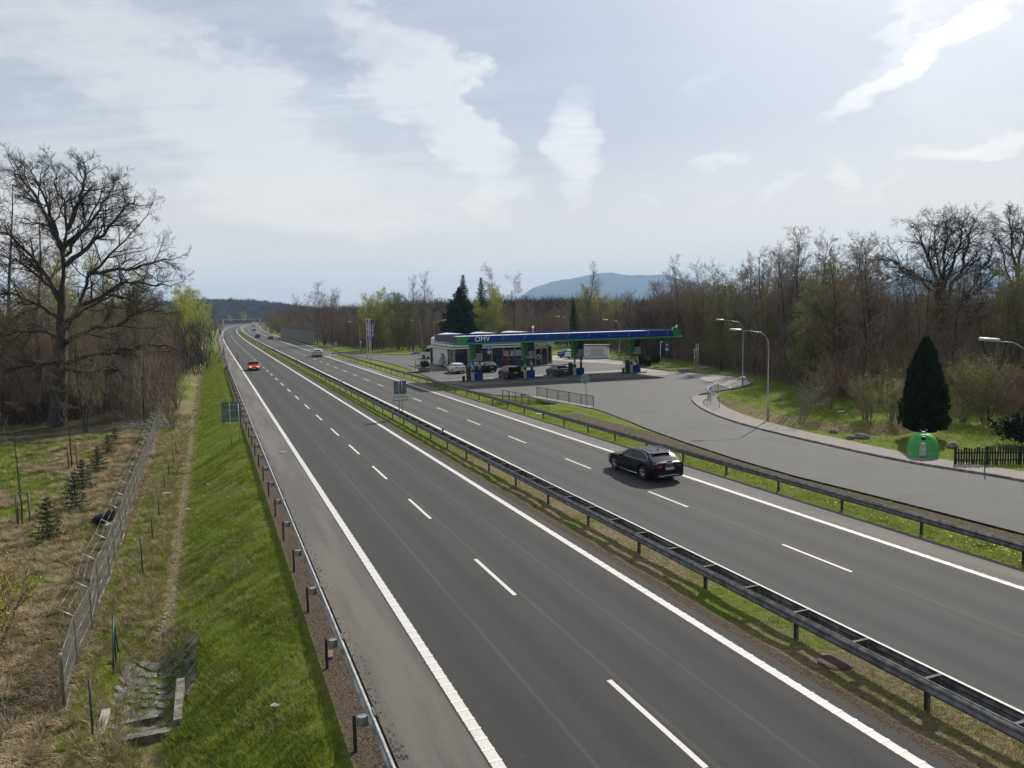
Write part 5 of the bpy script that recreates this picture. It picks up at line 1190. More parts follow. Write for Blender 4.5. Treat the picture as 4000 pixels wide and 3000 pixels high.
fp = [(RD(s, -8.85-(s-8.6)*0.012+0.05*sin(s))) for s in [9.0+2.75*k for k in range(43)]]
fp = [Vector((p.x, p.y, tz(p.x, p.y))) for p in fp]
HF = 1.55
M_mesh2 = M_mesh.copy(); M_mesh2.name = 'chain_link_square_on'
for n_ in M_mesh2.node_tree.nodes:
    if n_.bl_idname == 'ShaderNodeMath' and n_.operation == 'GREATER_THAN': n_.inputs[1].default_value = 0.993
def fpanel(a, b, name='mesh_panel', ma=None):
    V = [a-T0+Vector((0, 0, .04)), b-T0+Vector((0, 0, .04)), b-T0+Vector((0, 0, HF)), a-T0+Vector((0, 0, HF))]; L = (b-a).length
    o = np_mesh(name, [tuple(v) for v in V], [(0, 1, 2, 3)], ma or M_mesh, cf); u = o.data.uv_layers.new(name='UVMap'); d_ = [(0, 0), (L, 0), (L, HF), (0, HF)]; u.data.foreach_set('uv', np.array([((x-y)*0.7+40, (x+y)*0.7) for x, y in d_], 'f4').ravel())
for k, p in enumerate(fp):
    q = p-T0; mb = MB(); nrm = -(Vector((NV.x, NV.y, 0))); r_ = 0.024 if k else 0.045
    mb.tube([q+Vector((0, 0, -0.2)), q+Vector((0, 0, HF)), q+Vector((0, 0, HF))+nrm*(0.40 if k else 0.0)+Vector((0, 0, 0.28 if k else 0.08))], r_, 6); mb.build('post', M_galv, cf)
    if k: fpanel(fp[k-1], p)
mb = MB()
for k in range(1, len(fp)):
    for z in (HF, HF*0.62, HF*0.3): mb.cyl(fp[k-1]-T0+Vector((0, 0, z)), fp[k]-T0+Vector((0, 0, z)), 0.006, n=4)
    for e in (0.14, 0.27):
        n_ = nrm*e*1.42+Vector((0, 0, HF+e)); 
        if k > 1: mb.cyl(fp[k-1]-T0+n_, fp[k]-T0+n_, 0.005, n=4)
mb.build('tension_wire', M_galv, cf)
mb = MB()
for k in range(1, len(fp)): 
    a = fp[k-1]-T0; b = fp[k]-T0; d = (b-a).normalized(); mb.loft([[a+Vector((0.03, 0, 0.05)), a+Vector((0.03, 0, -.15)), a+Vector((-.03, 0, -.15)), a+Vector((-.03, 0, .05))], [b+Vector((.03, 0, .05)), b+Vector((.03, 0, -.15)), b+Vector((-.03, 0, -.15)), b+Vector((-.03, 0, .05))]], True, True)
mb.build('kerb_board', M_conc, cf)
cr = []
for k in range(5): p = fp[0]+nrm*(2.6*k)-Vector((DV.x, DV.y, 0))*0.15*k; cr.append(Vector((p.x, p.y, tz(p.x, p.y))))
for k in range(1, 5):
    fpanel(cr[k-1], cr[k], 'mesh_panel', M_mesh2); q = cr[k]-T0; mb = MB(); mb.cyl(q+Vector((0, 0, -.2)), q+Vector((0, 0, HF)), 0.03, n=6); mb.build('post', M_galv, cf)
# --- old green fence posts
M_gp = mat('green_fence_post', (0.012, 0.045, 0.035), 0.5)
gps = [(364, 2883, 2654), (454, 2594, 2402), (558, 2241, 2101), (596, 2106, 2000), (622, 2018, 1918), (643, 1909, 1846), (661, 1859, 1796), (678, 1812, 1752), (689, 1773, 1722)]
od = ['nearest the paved pit', 'with two slanting braces', 'third from the bridge', 'fourth from the bridge', 'fifth from the bridge', 'sixth from the bridge', 'seventh from the bridge', 'eighth from the bridge', 'farthest of the row']
for k, (x, yb_, yt_) in enumerate(gps):
    P0 = GT(x, yb_); h = max(0.7, zat(P0, yt_)-P0.z); o = thing('green_fence_post', 'dark green fence post in the dry grass, '+od[k], 'post', P0, 0, 'green posts between the fence and the ditch'); mb = MB(); mb.cyl((0, 0, -0.2), (0, 0, h), 0.028, n=7); mb.build('post', M_gp, o)
    if k == 1:
        for dx in (-0.75, 0.75): mb = MB(); mb.cyl((0, 0, h-0.1), (DV.x*dx, DV.y*dx, 0.0), 0.022, n=6); mb.build('brace', M_gp, o)
# --- stone paved ditch pit with concrete frame
M_stone = mat('ditch_stone', (0.17, 0.165, 0.155), 0.85, 0, 0.35, 3, bump=0.3)
rg = random.Random(9); V = []; mb = MB(); sites = []
for i in range(-6, 5):
    for j in range(-2, 4):
        s_ = 10.4+i*0.46+rg.uniform(-.12, .12)+(0.23 if j % 2 else 0); t_ = -6.95+j*0.36+rg.uniform(-.08, .08)
        if abs(j) == 4 and rg.random() < .6 or abs(i)+abs(j) > 7 or t_ < -8.1 or t_ > -5.7: continue
        p = RD(s_, t_); z = tz(p.x, p.y, s_, t_)+0.04; n_ = rg.randint(5, 7); r_ = rg.uniform(0.17, 0.25); a0 = rg.random()*6; tx, ty = rg.uniform(-.12, .12), rg.uniform(-.12, .12)
        ring = [(r_*cos(a0+2*pi*q/n_)*rg.uniform(.8, 1.15)*1.2, r_*sin(a0+2*pi*q/n_)*rg.uniform(.8, 1.15)) for q in range(n_)]
        mb.loft([[Vector((p.x+a, p.y+b, z-0.2)) for a, b in ring], [Vector((p.x+a, p.y+b, tz(p.x+a, p.y+b)+0.045+a*tx*.5+b*ty*.5)) for a, b in ring]], True, True)
mb.build('stone_paving', M_stone, None, kind='stuff')
def rdbox(mb, s0, s1, t0, t1, z0, z1):
    q = [RD(s0, t0), RD(s1, t0), RD(s1, t1), RD(s0, t1)]; mb.loft([[Vector((p.x, p.y, z)) for p in q] for z in (z0, z1)], True, True)
hw = thing('concrete_headwall', 'angled concrete frame of the drain pit at the foot of the bank', 'headwall', (0, 0, 0))
mb = MB(); rdbox(mb, 6.85, 7.1, -8.05, -5.95, -2.7, -1.42); mb.build('front_wall', M_concd, hw)
mb = MB(); rdbox(mb, 7.1, 9.5, -6.15, -5.95, -2.5, -1.28); mb.build('side_wall', M_concd, hw)
mb = MB(); rdbox(mb, 7.1, 8.8, -7.95, -7.75, -2.5, -1.45); mb.build('side_wall', M_conc, hw)
mb = MB(); rdbox(mb, 8.35, 8.5, -7.72, -6.17, -2.3, -1.72); mb.build('cross_slab', M_concd, hw)
# stones in the dry gully down the middle of the ditch
mb = MB()
for k in range(150):
    s_ = 13+32*rg.random()**1.2; t_ = -6.62+rg.gauss(0, 0.10)+0.12*sin(s_*0.8); p = RD(s_, t_); z = tz(p.x, p.y, s_, t_); r_ = rg.uniform(0.02, 0.07)
    mb.sphere((p.x, p.y, z+r_*0.2), (r_*1.4, r_, r_*0.6), 6, 4)
mb.build('gully_stones', mat('pale_gully_stone', (0.26, 0.235, 0.20), 0.9, 0, 0.4, 7), None, kind='stuff')
mb = MB(); p = G(1290, 2560, -0.05); mb.box((0, 0, 0.03), (0.14, 0.42, 0.05)); o = mb.build('brick', mat('brick_red_brown', (0.16, 0.10, 0.085), 0.9), None, 'reddish brown slab lying in the leaf litter behind the left rail', 'slab'); o.location = p; o.rotation_euler.z = R(12)
# manhole in the median
p = G(3262, 2592); mb = MB(); mb.cyl((0, 0, -0.05), (0, 0, 0.035), 0.34, n=28); mb.cyl((0, 0, -0.05), (0, 0, 0.025), 0.40, n=28); o = mb.build('manhole_cover', mat('rusty_iron', (0.10, 0.060, 0.045), 0.7, 0.3, 0.4, 30, bump=0.3), None, 'rusty round manhole cover in the median grass', 'manhole cover'); o.location = (p.x, p.y, 0.02)
# litter
M_lit = mat('white_litter', (0.62, 0.66, 0.70), 0.5, 0, 0.1, 5)
rg = random.Random(3)
for x, y, r_, lab in ((648, 1930, 0.22, 'pale blue plastic sheet caught in the dry grass'), (738, 1990, 0.12, 'white rag in the ditch'), (2108, 1618, 0.20, 'white paper litter behind the right hand rail'), (1080, 2760, 0.10, 'grey scrap lying on the grass bank'), (1102, 1769, 0.16, 'white scrap lying on the left hard shoulder'), (3285, 1610, 0.2, 'white litter at the edge of the thicket')):
    p = GT(x, y) if not (x == 1102) else G(x, y); mb = MB(); n_ = 7; g_ = [[Vector((r_*(i/3-1)*1.3, r_*(j/3-1)*0.6, 0.02+0.05*r_*8*rg.random())) for j in range(n_)] for i in range(n_)]
    V = [v for q in g_ for v in q]; F_ = [(i*n_+j, i*n_+j+1, (i+1)*n_+j+1, (i+1)*n_+j) for i in range(n_-1) for j in range(n_-1)]; mb.add(V, F_); o = mb.build('litter', M_lit, None, lab, 'litter'); o.location = p
# --- dark bird resting in the enclosure and its bucket
P0 = GT(410, 2045); bd = thing('large_bird', 'large shaggy dark brown bird resting in the dry grass', 'bird', P0, R(35))
M_fe = mat('shaggy_brown_feathers', (0.045, 0.034, 0.028), 0.95, 0, 0.6, 8, bump=0.8, stretch=(1, 6, 1))
me = bpy.data.meshes.new('body'); bmk = bmesh.new()
vs = [((-0.55, 0, 0.14), .10), ((-0.35, 0, 0.24), .26), ((0, 0, 0.32), .34), ((0.28, 0, 0.33), .26), ((0.42, 0, 0.44), .10), ((0.44, 0.02, 0.62), .055), ((0.41, 0.03, 0.78), .045), ((0.45, 0.03, 0.86), .055), ((0.56, 0.03, 0.84), .02)]
bv_ = [bmk.verts.new(p) for p, _ in vs]
for a, b in zip(bv_, bv_[1:]): bmk.edges.new((a, b))
bmk.to_mesh(me); bmk.free(); o = bpy.data.objects.new('body', me); COL.objects.link(o); put(o, bd); me.materials.append(M_fe)
sk = o.modifiers.new('skin', 'SKIN'); 
for i, (_, r_) in enumerate(vs): me.skin_vertices[0].data[i].radius = (r_, r_*0.85)
me.skin_vertices[0].data[2].use_root = True
sb = o.modifiers.new('sub', 'SUBSURF'); sb.levels = 2; sb.render_levels = 2
rg = random.Random(5); V = []; 
for k in range(420):
    a = rg.uniform(-0.5, 0.34); th_ = rg.uniform(-1.5, 1.5); rr = 0.34*sqrt(max(0.05, 1-(a/0.62)**2)); p = Vector((a, rr*sin(th_), 0.16+rr*cos(th_)*0.95)); d = Vector((-0.16, 0.06*sin(th_), -0.09)); w_ = Vector((0.0, 0.02, 0.006)); V += [p-w_, p+w_, p+d]
np_mesh('plumage', [tuple(v) for v in V], np.arange(len(V)).reshape(-1, 3), M_fe, bd)
P0 = GT(428, 2068); bk = thing('bucket', 'white plastic bucket beside the resting bird', 'bucket', P0); mb = MB(); rings = [[Vector((r_*cos(2*pi*j/20), r_*sin(2*pi*j/20), z)) for j in range(20)] for r_, z in ((0.12, 0), (0.15, 0.26), (0.16, 0.27), (0.14, 0.265), (0.115, 0.03))]; mb.loft(rings, True, True, smooth=True); mb.build('pail', M_white, bk)
mb = MB(); mb.tube([(0.155*cos(a), 0.06*sin(a)*0, 0.26+0.10*sin(a)) for a in np.linspace(0, pi, 9)], 0.006, 5); mb.build('handle', M_galv, bk)
# --- person in a hi-vis jacket at the second pump
P0 = SP(7.1-1.75, -0.95); p0_ = G(2040, 1482); per = thing('person', 'person in a bright yellow green hi-vis jacket and dark trousers standing at the second pump', 'person', (p0_.x, p0_.y+0.3, 0.02), R(-25))
M_hv = mat('hi_vis_cloth', (0.45, 0.85, 0.03), 0.7, 0, 0.08, 6); M_tr = mat('dark_trousers', (0.018, 0.018, 0.022), 0.85); M_skin = mat('skin', (0.36, 0.21, 0.15), 0.6, 0, 0.06, 8); M_hair = mat('brown_hair', (0.05, 0.03, 0.02), 0.8)
def skin_obj(name, V, E, rad, ma, parent, root_i=0, lv=2):
    me = bpy.data.meshes.new(name); me.from_pydata(V, E, []); o = bpy.data.objects.new(name, me); COL.objects.link(o); put(o, parent); me.materials.append(ma)
    o.modifiers.new('skin', 'SKIN'); 
    for i, r_ in enumerate(rad): me.skin_vertices[0].data[i].radius = (r_, r_) if not hasattr(r_, '__len__') else r_
    me.skin_vertices[0].data[root_i].use_root = True
    s_ = o.modifiers.new('sub', 'SUBSURF'); s_.levels = lv; s_.render_levels = lv; return o
BV = [(0, 0, 0.98), (0, 0, 1.20), (0, 0.01, 1.42), (0, 0, 1.53), (0, -0.01, 1.66), (0, -0.01, 1.76), (-.19, 0, 1.42), (-.27, -0.02, 1.14), (-.22, -.20, 0.98), (-.18, -.28, 0.95), (.19, 0, 1.42), (.27, 0.02, 1.13), (.26, -.10, 0.90), (.25, -.14, 0.83), (-.10, 0, 0.90), (-.11, -0.02, 0.50), (-.12, 0.02, 0.09), (-.13, -.13, 0.03), (.10, 0, 0.90), (.12, -0.01, 0.50), (.14, 0.03, 0.09), (.16, -.12, 0.03)]
BE = [(0, 1), (1, 2), (2, 3), (3, 4), (4, 5), (2, 6), (6, 7), (7, 8), (8, 9), (2, 10), (10, 11), (11, 12), (12, 13), (0, 14), (14, 15), (15, 16), (16, 17), (0, 18), (18, 19), (19, 20), (20, 21)]
BR = [(.15, .11), (.14, .10), (.17, .10), .055, .095, .07, .06, .045, .034, .04, .06, .045, .034, .04, .085, .06, .045, .04, .085, .06, .045, .04]
body = skin_obj('body', BV, BE, BR, M_skin, per)
skin_obj('jacket', [(0, 0, 0.92), (0, 0, 1.15), (0, 0.01, 1.40), (0, 0, 1.48), (-.19, 0, 1.42), (-.27, -.02, 1.14), (-.22, -.19, 0.99), (.19, 0, 1.42), (.27, .02, 1.13), (.26, -.10, 0.91)], [(0, 1), (1, 2), (2, 3), (2, 4), (4, 5), (5, 6), (2, 7), (7, 8), (8, 9)], [(.19, .14), (.18, .13), (.20, .13), .08, .085, .065, .055, .085, .065, .055], M_hv, per)
skin_obj('trousers', [(0, 0, 0.95), (-.10, 0, 0.86), (-.11, -.02, 0.50), (-.12, .02, 0.08), (.10, 0, 0.86), (.12, -.01, 0.50), (.14, .03, 0.08)], [(0, 1), (1, 2), (2, 3), (0, 4), (4, 5), (5, 6)], [(.165, .125), .105, .078, .065, .105, .078, .065], M_tr, per)
mb = MB(); mb.sphere((0, 0.015, 1.735), (0.10, 0.115, 0.085), 12, 8); mb.build('hair', M_hair, per)
# ------------------------------------------------------------------ trees
def unit(v): return v/(np.linalg.norm(v)+1e-9)
class Grow:
    def __init__(s, seed): s.rg = np.random.RandomState(seed); s.seg = []; s.tips = []
    def shoot(s, p, d, L, r, lev, P, fixed=None):
        """grow one branch; P: per level dict of (n children, spread, length ratio, wander, up)"""
        rg = s.rg; q = P[min(lev, len(P)-1)]
        n = max(2, int(round(L/q['seg']))); nodes = [p]; dirs = []; rad = [r]
        if fixed is not None: nodes = fixed[0]; rad = fixed[1]; dirs = [unit(b-a) for a, b in zip(nodes, nodes[1:])]; n = len(dirs)
        else:
            d = unit(d)
            for i in range(n):
                d = unit(d+rg.normal(0, q['wander'], 3)+np.array([0, 0, q['up']])); p = p+d*L/n; nodes.append(p); dirs.append(d); rad.append(r*(1-(1-q.get('taper', 0.35))*(i+1)/n))
        for i in range(n): s.seg.append((*nodes[i], *nodes[i+1], rad[i], rad[i+1], lev))
        if lev >= len(P)-1: s.tips.append((nodes[-1], dirs[-1])); s.tips.append((nodes[len(nodes)//2], dirs[-1])); return
        nc = q['kids']; tot = n
        for k in range(nc):
            f = q.get('start', 0.2)+(1-q.get('start', 0.2))*(k+rg.rand())/nc; x = f*n; i = min(int(x), n-1); pp = nodes[i]+(nodes[i+1]-nodes[i])*(x-i); dd = dirs[i]
            ax = unit(np.cross(dd, rg.normal(0, 1, 3))); a = R(q['ang'])*(0.75+0.5*rg.rand()); cd = dd*cos(a)+np.cross(ax, dd)*sin(a)
            l = L*q['ratio']*(0.65+0.7*rg.rand())*(1-q.get('cone', 0.45)*f); rr = max(P[-1].get('rmin', 0.006), min(rad[i]*0.6, r*q.get('rk', 0.5)*(1-0.5*f)))
            if l > 0.12: s.shoot(pp, cd, l, rr, lev+1, P)
def seg_mesh(name, segs, ma, parent, thick=1.0, rmin=0.0):
    A_ = np.array([q[:8] for q in segs]); lev = np.array([q[8] for q in segs])
    Vs, Fs, off = [], [], 0
    for sides, msk in ((6, A_[:, 6] > 0.10), (4, (A_[:, 6] <= 0.10) & (A_[:, 6] > 0.03)), (3, A_[:, 6] <= 0.03)):
        B_ = A_[msk]
        if not len(B_): continue
        p0, p1 = B_[:, :3], B_[:, 3:6]; r0 = np.maximum(B_[:, 6]*thick, rmin)[:, None]; r1 = np.maximum(B_[:, 7]*thick, rmin)[:, None]
        d = p1-p0; L = np.linalg.norm(d, axis=1, keepdims=True); d = d/(L+1e-9); p1 = p1+d*r1*0.3
        h = np.where(np.abs(d[:, 2:3]) > 0.9, np.array([[1., 0, 0]]), np.array([[0, 0, 1.]])); u = np.cross(d, h); u /= np.linalg.norm(u, axis=1, keepdims=True); v = np.cross(d, u)
        ring = [p+r*(u*cos(2*pi*k/sides)+v*sin(2*pi*k/sides)) for p, r in ((p0, r0), (p1, r1)) for k in range(sides)]
        V = np.stack(ring, 1).reshape(-1, 3); n = len(B_); base = (np.arange(n)*sides*2)[:, None]+off
        F_ = np.concatenate([np.stack([base[:, 0]+k, base[:, 0]+(k+1) % sides, base[:, 0]+sides+(k+1) % sides, base[:, 0]+sides+k], 1) for k in range(sides)])
        Vs.append(V); Fs.append(F_); off += len(V)
    return np_mesh(name, np.concatenate(Vs), np.concatenate(Fs), ma, parent)
def leaf_mesh(name, pts, size, ma, parent, rg, per=1, spread=0.12, flat=0.0):
    P_ = np.repeat(np.array(pts), per, 0); P_ = P_+rg.normal(0, spread, P_.shape); n = len(P_)
    a = rg.normal(0, 1, (n, 3)); a /= np.linalg.norm(a, axis=1, keepdims=True); b = np.cross(a, rg.normal(0, 1, (n, 3))); b /= np.linalg.norm(b, axis=1, keepdims=True)
    s_ = size*(0.6+0.8*rg.rand(n, 1)); V = np.stack([P_-a*s_*0.5, P_+b*s_*0.32, P_+a*s_*0.5, P_-b*s_*0.32], 1).reshape(-1, 3)
    return np_mesh(name, V, np.arange(n*4).reshape(-1, 4), ma, parent)
def leafmat(name, c1, c2, tr=0.35):
    ma, t = GM(name); oi = t.new('ShaderNodeObjectInfo'); P_ = t.new('ShaderNodeNewGeometry').outputs['Position']
    c = t.mix(t.ramp(t.noise(P_, 1.1, 4, 0.7), 0.35, 0.65), c1, c2); c = t.mix(t.math('MULTIPLY', oi.outputs['Random'], 0.35), c, tuple(q*0.6 for q in c1))
    b = t.new('ShaderNodeBsdfPrincipled', {'Base Color': c, 'Roughness': 0.75, 'Specular IOR Level': 0.2}); tl = t.new('ShaderNodeBsdfTranslucent', {'Color': c})
    finish(t, t.new('ShaderNodeMixShader', {0: tr, 1: b.outputs[0], 2: tl.outputs[0]})); return ma
def twigmat(name, c1, c2):
    ma, t = GM(name); oi = t.new('ShaderNodeObjectInfo'); P_ = t.new('ShaderNodeNewGeometry').outputs['Position']
    c = t.mix(t.noise(P_, 0.8, 3), c1, c2); c = t.mix(t.math('MULTIPLY', oi.outputs['Random'], 0.5), c, tuple(q*1.5 for q in c2))
    finish(t, t.new('ShaderNodeBsdfPrincipled', {'Base Color': c, 'Roughness': 0.9, 'Specular IOR Level': 0.15})); return ma
M_twig_oak = twigmat('oak_twig', (0.034, 0.029, 0.025), (0.060, 0.050, 0.042))
M_twig_brown = twigmat('brown_twig', (0.125, 0.096, 0.070), (0.205, 0.158, 0.116))
M_twig_red = twigmat('reddish_twig', (0.14, 0.092, 0.068), (0.21, 0.145, 0.108))
M_twig_grey = twigmat('grey_twig', (0.13, 0.118, 0.10), (0.21, 0.19, 0.165))
M_leaf_y = leafmat('fresh_yellow_green_leaf', (0.30, 0.36, 0.035), (0.50, 0.50, 0.08)); M_leaf_g = leafmat('young_olive_leaf', (0.13, 0.155, 0.035), (0.24, 0.26, 0.07)); M_leaf_yel = leafmat('yellow_blossom', (0.42, 0.38, 0.04), (0.58, 0.52, 0.08)); M_bud_red = leafmat('reddish_bud', (0.17, 0.085, 0.05), (0.26, 0.14, 0.08))
M_needle = leafmat('spruce_needle', (0.012, 0.028, 0.012), (0.03, 0.055, 0.02), 0.12); M_thuja = leafmat('dark_conifer_foliage', (0.006, 0.014, 0.006), (0.018, 0.032, 0.012), 0.08); M_yng = leafmat('young_spruce_needle', (0.025, 0.045, 0.016), (0.06, 0.09, 0.03), 0.15)
def split_tree(root, g, cut, mb_, mt_, thick=1.0, rmin=0.0):
    tr = [q for q in g.seg if q[8] <= cut]; cr = [q for q in g.seg if q[8] > cut]
    seg_mesh('trunk', tr, mb_, root, thick); return seg_mesh('crown', cr, mt_, root, thick, rmin)
OAKP = [dict(seg=1.2, wander=.16, up=.03, kids=14, ang=44, ratio=.44, start=.16, rk=.42, cone=.62), dict(seg=.8, wander=.20, up=.05, kids=9, ang=42, ratio=.50, start=.12, rk=.45, cone=.4), dict(seg=.5, wander=.24, up=.05, kids=6, ang=42, ratio=.52, start=.1, rk=.5), dict(seg=.35, wander=.28, up=.05, kids=4, ang=40, ratio=.60, start=.15, rk=.6), dict(seg=.3, wander=.32, up=.04, kids=0, ang=40, ratio=.5, rmin=.010)]
def limb_oak(P0, trunk, limbs, rtrunk, label, seed, depth=6.0, rlimb=0.26, name='oak_tree', mt_=None):
    """limbs surveyed as outline polylines; each leans its own way towards or away from the road"""
    root = thing(name, label, 'tree', P0); g = Grow(seed); rg = g.rg
    def pt(x, y, dy):
        d = pix_dir(x, y); t = (P0.y+dy)/d.y; return np.array([d.x*t-P0.x, dy, CAMH+d.z*t-P0.z])
    nd = [pt(x, y, 0) for x, y in trunk]; nd[0] = np.array([0, 0, -0.3]); n = len(nd)
    for i in range(n-1): g.seg.append((*nd[i], *nd[i+1], rtrunk*(1.25 if i == 0 else 1-0.62*(i/(n-1))**1.2), rtrunk*(1-0.62*((i+1)/(n-1))**1.2), -1))
    for k, lm in enumerate(limbs):
        dz = (rg.rand()*2-1)*depth if k % 2 else (0.4+0.6*rg.rand())*depth*(1 if (k//2) % 2 else -1)
        raw = [pt(lm[0][0]+(x-lm[0][0])*0.95, lm[0][1]+(y-lm[0][1])*.90, dz*(i/(len(lm)-1))**1.3) for i, (x, y) in enumerate(lm)]; nodes = []
        for a, b in zip(raw, raw[1:]):
            for q in range(3): nodes.append(a+(b-a)*q/3+rg.normal(0, 0.10, 3)*(1 if q else 0.2))
        nodes.append(raw[-1]); L = sum(np.linalg.norm(b-a) for a, b in zip(nodes, nodes[1:])); m_ = len(nodes); r0 = rlimb*(0.75+0.5*rg.rand()); rad = [r0*(1-0.82*(i/(m_-1))**0.85) for i in range(m_)]
        g.shoot(None, None, min(L, 9.5), r0, 0, OAKP, (nodes, rad))
    split_tree(root, g, 0, M_bark, mt_ or M_twig_oak); return root
P0 = GT(222, 1665)
limb_oak(P0, [(217, 1663), (235, 1500), (240, 1350), (241, 1230), (243, 1120)],
 [[(242, 1120), (246, 980), (262, 880), (255, 760), (216, 690), (205, 610)], [(262, 900), (298, 800), (328, 720), (336, 640), (330, 600)], [(250, 960), (330, 890), (400, 800), (440, 720), (470, 670)],
  [(255, 1040), (350, 960), (430, 870), (500, 790), (540, 740)], [(262, 1290), (310, 1180), (345, 1060), (420, 980), (500, 900), (560, 830), (610, 780)], [(345, 1070), (430, 1056), (540, 1045), (630, 1015), (700, 1005)],
  [(245, 1280), (330, 1200), (450, 1140), (580, 1170), (670, 1180)], [(260, 1420), (330, 1390), (450, 1375), (560, 1345), (670, 1340), (760, 1375)], [(255, 1340), (380, 1270), (470, 1265), (560, 1205), (650, 1200)],
  [(240, 1190), (190, 1080), (120, 980), (40, 900), (-40, 850)], [(243, 960), (180, 830), (120, 720), (60, 650), (40, 620)], [(240, 1150), (130, 1060), (50, 1000), (-60, 960)], [(240, 1250), (120, 1170), (20, 1130), (-80, 1130)],
  [(245, 990), (205, 850), (172, 760), (130, 660), (100, 610)], [(238, 1320), (150, 1290), (60, 1290), (-40, 1330)], [(252, 1000), (300, 930), (350, 850), (400, 740), (405, 660)], [(300, 1200), (400, 1160), (500, 1090), (590, 1100), (690, 1110)],
  [(240, 1400), (160, 1420), (60, 1440), (-30, 1480)], [(262, 1440), (360, 1450), (450, 1440), (520, 1470)]],
 0.72, 'huge bare old oak standing behind the left meadow, its crown above the wood', 11, 6.0, 0.21)
P0 = G(3690, 1523, 0.1)
limb_oak(P0, [(3690, 1523), (3688, 1400), (3686, 1290), (3684, 1200)],
 [[(3684, 1230), (3650, 1130), (3560, 1060), (3470, 990), (3410, 965)], [(3684, 1200), (3640, 1030), (3600, 930), (3575, 850)], [(3686, 1180), (3690, 1020), (3700, 900), (3705, 820)], [(3688, 1190), (3755, 1060), (3780, 950), (3800, 860), (3830, 820)],
  [(3690, 1270), (3790, 1160), (3860, 1090), (3930, 1010)], [(3690, 1300), (3790, 1220), (3890, 1185)], [(3684, 1140), (3590, 1080), (3520, 1040), (3430, 1030)], [(3684, 1160), (3660, 1000), (3650, 900), (3640, 830)], [(3687, 1150), (3730, 1000), (3760, 900), (3755, 830)], [(3690, 1230), (3800, 1120), (3870, 1000), (3900, 900)]],
 0.50, 'large spreading bare oak above the wood behind the dark conifer', 21, 4.5, 0.17)
P0 = G(3985, 1500, 0.1)
limb_oak(P0, [(3985, 1500), (3985, 1300), (3975, 1150)], [[(3975, 1150), (3980, 1000), (4000, 880), (3990, 830)], [(3975, 1170), (3930, 1050), (3910, 950), (3880, 860)], [(3975, 1180), (4030, 1050), (4060, 930)], [(3975, 1120), (3950, 980), (3950, 880), (3930, 810)], [(3980, 1200), (4060, 1100), (4120, 1000)]],
 0.40, 'tall bare oak cut off by the right edge of the picture', 31, 4.0, 0.15)
# --- repeatable kinds, built once at the origin of their own root
KD = {}
def proto(key, fn): KD[key] = fn
def alder(seed, H, mt_, leaf=None, dens=1.0, multi=1, name='bare_tree', droop=0.0, ang=52):
    root = thing(name, 'x', 'tree'); g = Grow(seed); rg = g.rg
    P = [dict(seg=1.0, wander=.035, up=.02, kids=int(40*dens), ang=ang, ratio=.27, start=.16, rk=.24, cone=.60, taper=.12), dict(seg=.55, wander=.12, up=.08-droop, kids=8, ang=44, ratio=.44, start=.15, rk=.5, cone=.4), dict(seg=.4, wander=.18, up=.05-droop*2, kids=4, ang=40, ratio=.6, start=.2, rk=.6), dict(seg=.4, wander=.2, up=.04-droop*3, kids=0, ang=40, ratio=.5, rmin=.010)]
    st_ = []
    for k in range(multi):
        st_.append(len(g.seg)); g.shoot(np.array([0.35*k*cos(k*2.4), 0.35*k*sin(k*2.4), -0.2]), np.array([rg.normal(0, .04)+0.13*k*cos(k*2.4), rg.normal(0, .04)+0.13*k*sin(k*2.4), 1]), H*(1-0.12*k), (0.0105*H+0.02)*(0.8 if multi > 1 else 1), 0, P)
    for k in range(1, multi): seg_mesh('trunk', [q for q in g.seg[st_[k]:(st_+[None])[k+1]] if q[8] == 0], M_bark, root)
    g2 = g.seg; g.seg = [q for i, q in enumerate(g2) if q[8] > 0 or multi == 1 or i < st_[1]]; split_tree(root, g, 0, M_bark, mt_, 1.0, 0.011)
    if leaf is not None: leaf_mesh('foliage', [q[0] for q in g.tips], leaf[1], leaf[0], root, rg, leaf[2], leaf[3])
    return root
def bush(seed, H, mt_, leaf=None, stems=13, name='bare_shrub', spread=.55):
    root = thing(name, 'x', 'shrub'); g = Grow(seed); rg = g.rg
    P = [dict(seg=.5, wander=.10, up=.05, kids=8, ang=34, ratio=.42, start=.2, rk=.5, cone=.35), dict(seg=.4, wander=.15, up=.06, kids=5, ang=36, ratio=.5, start=.15, rk=.6), dict(seg=.3, wander=.2, up=.04, kids=0, ang=40, ratio=.5, rmin=.008)]
    for k in range(stems):
        a = rg.rand()*2*pi; t_ = rg.rand()*spread; g.shoot(np.array([0.15*cos(a), 0.15*sin(a), -0.1]), np.array([cos(a)*t_, sin(a)*t_, 1]), H*(0.7+0.3*rg.rand()), 0.022*H/3, 0, P)
    seg_mesh('stems', [q for q in g.seg if q[8] == 0], mt_, root); seg_mesh('twigs', [q for q in g.seg if q[8] > 0], mt_, root, 1, 0.008)
    if leaf is not None: leaf_mesh('foliage', [q[0] for q in g.tips], leaf[1], leaf[0], root, rg, leaf[2], leaf[3])
    return root
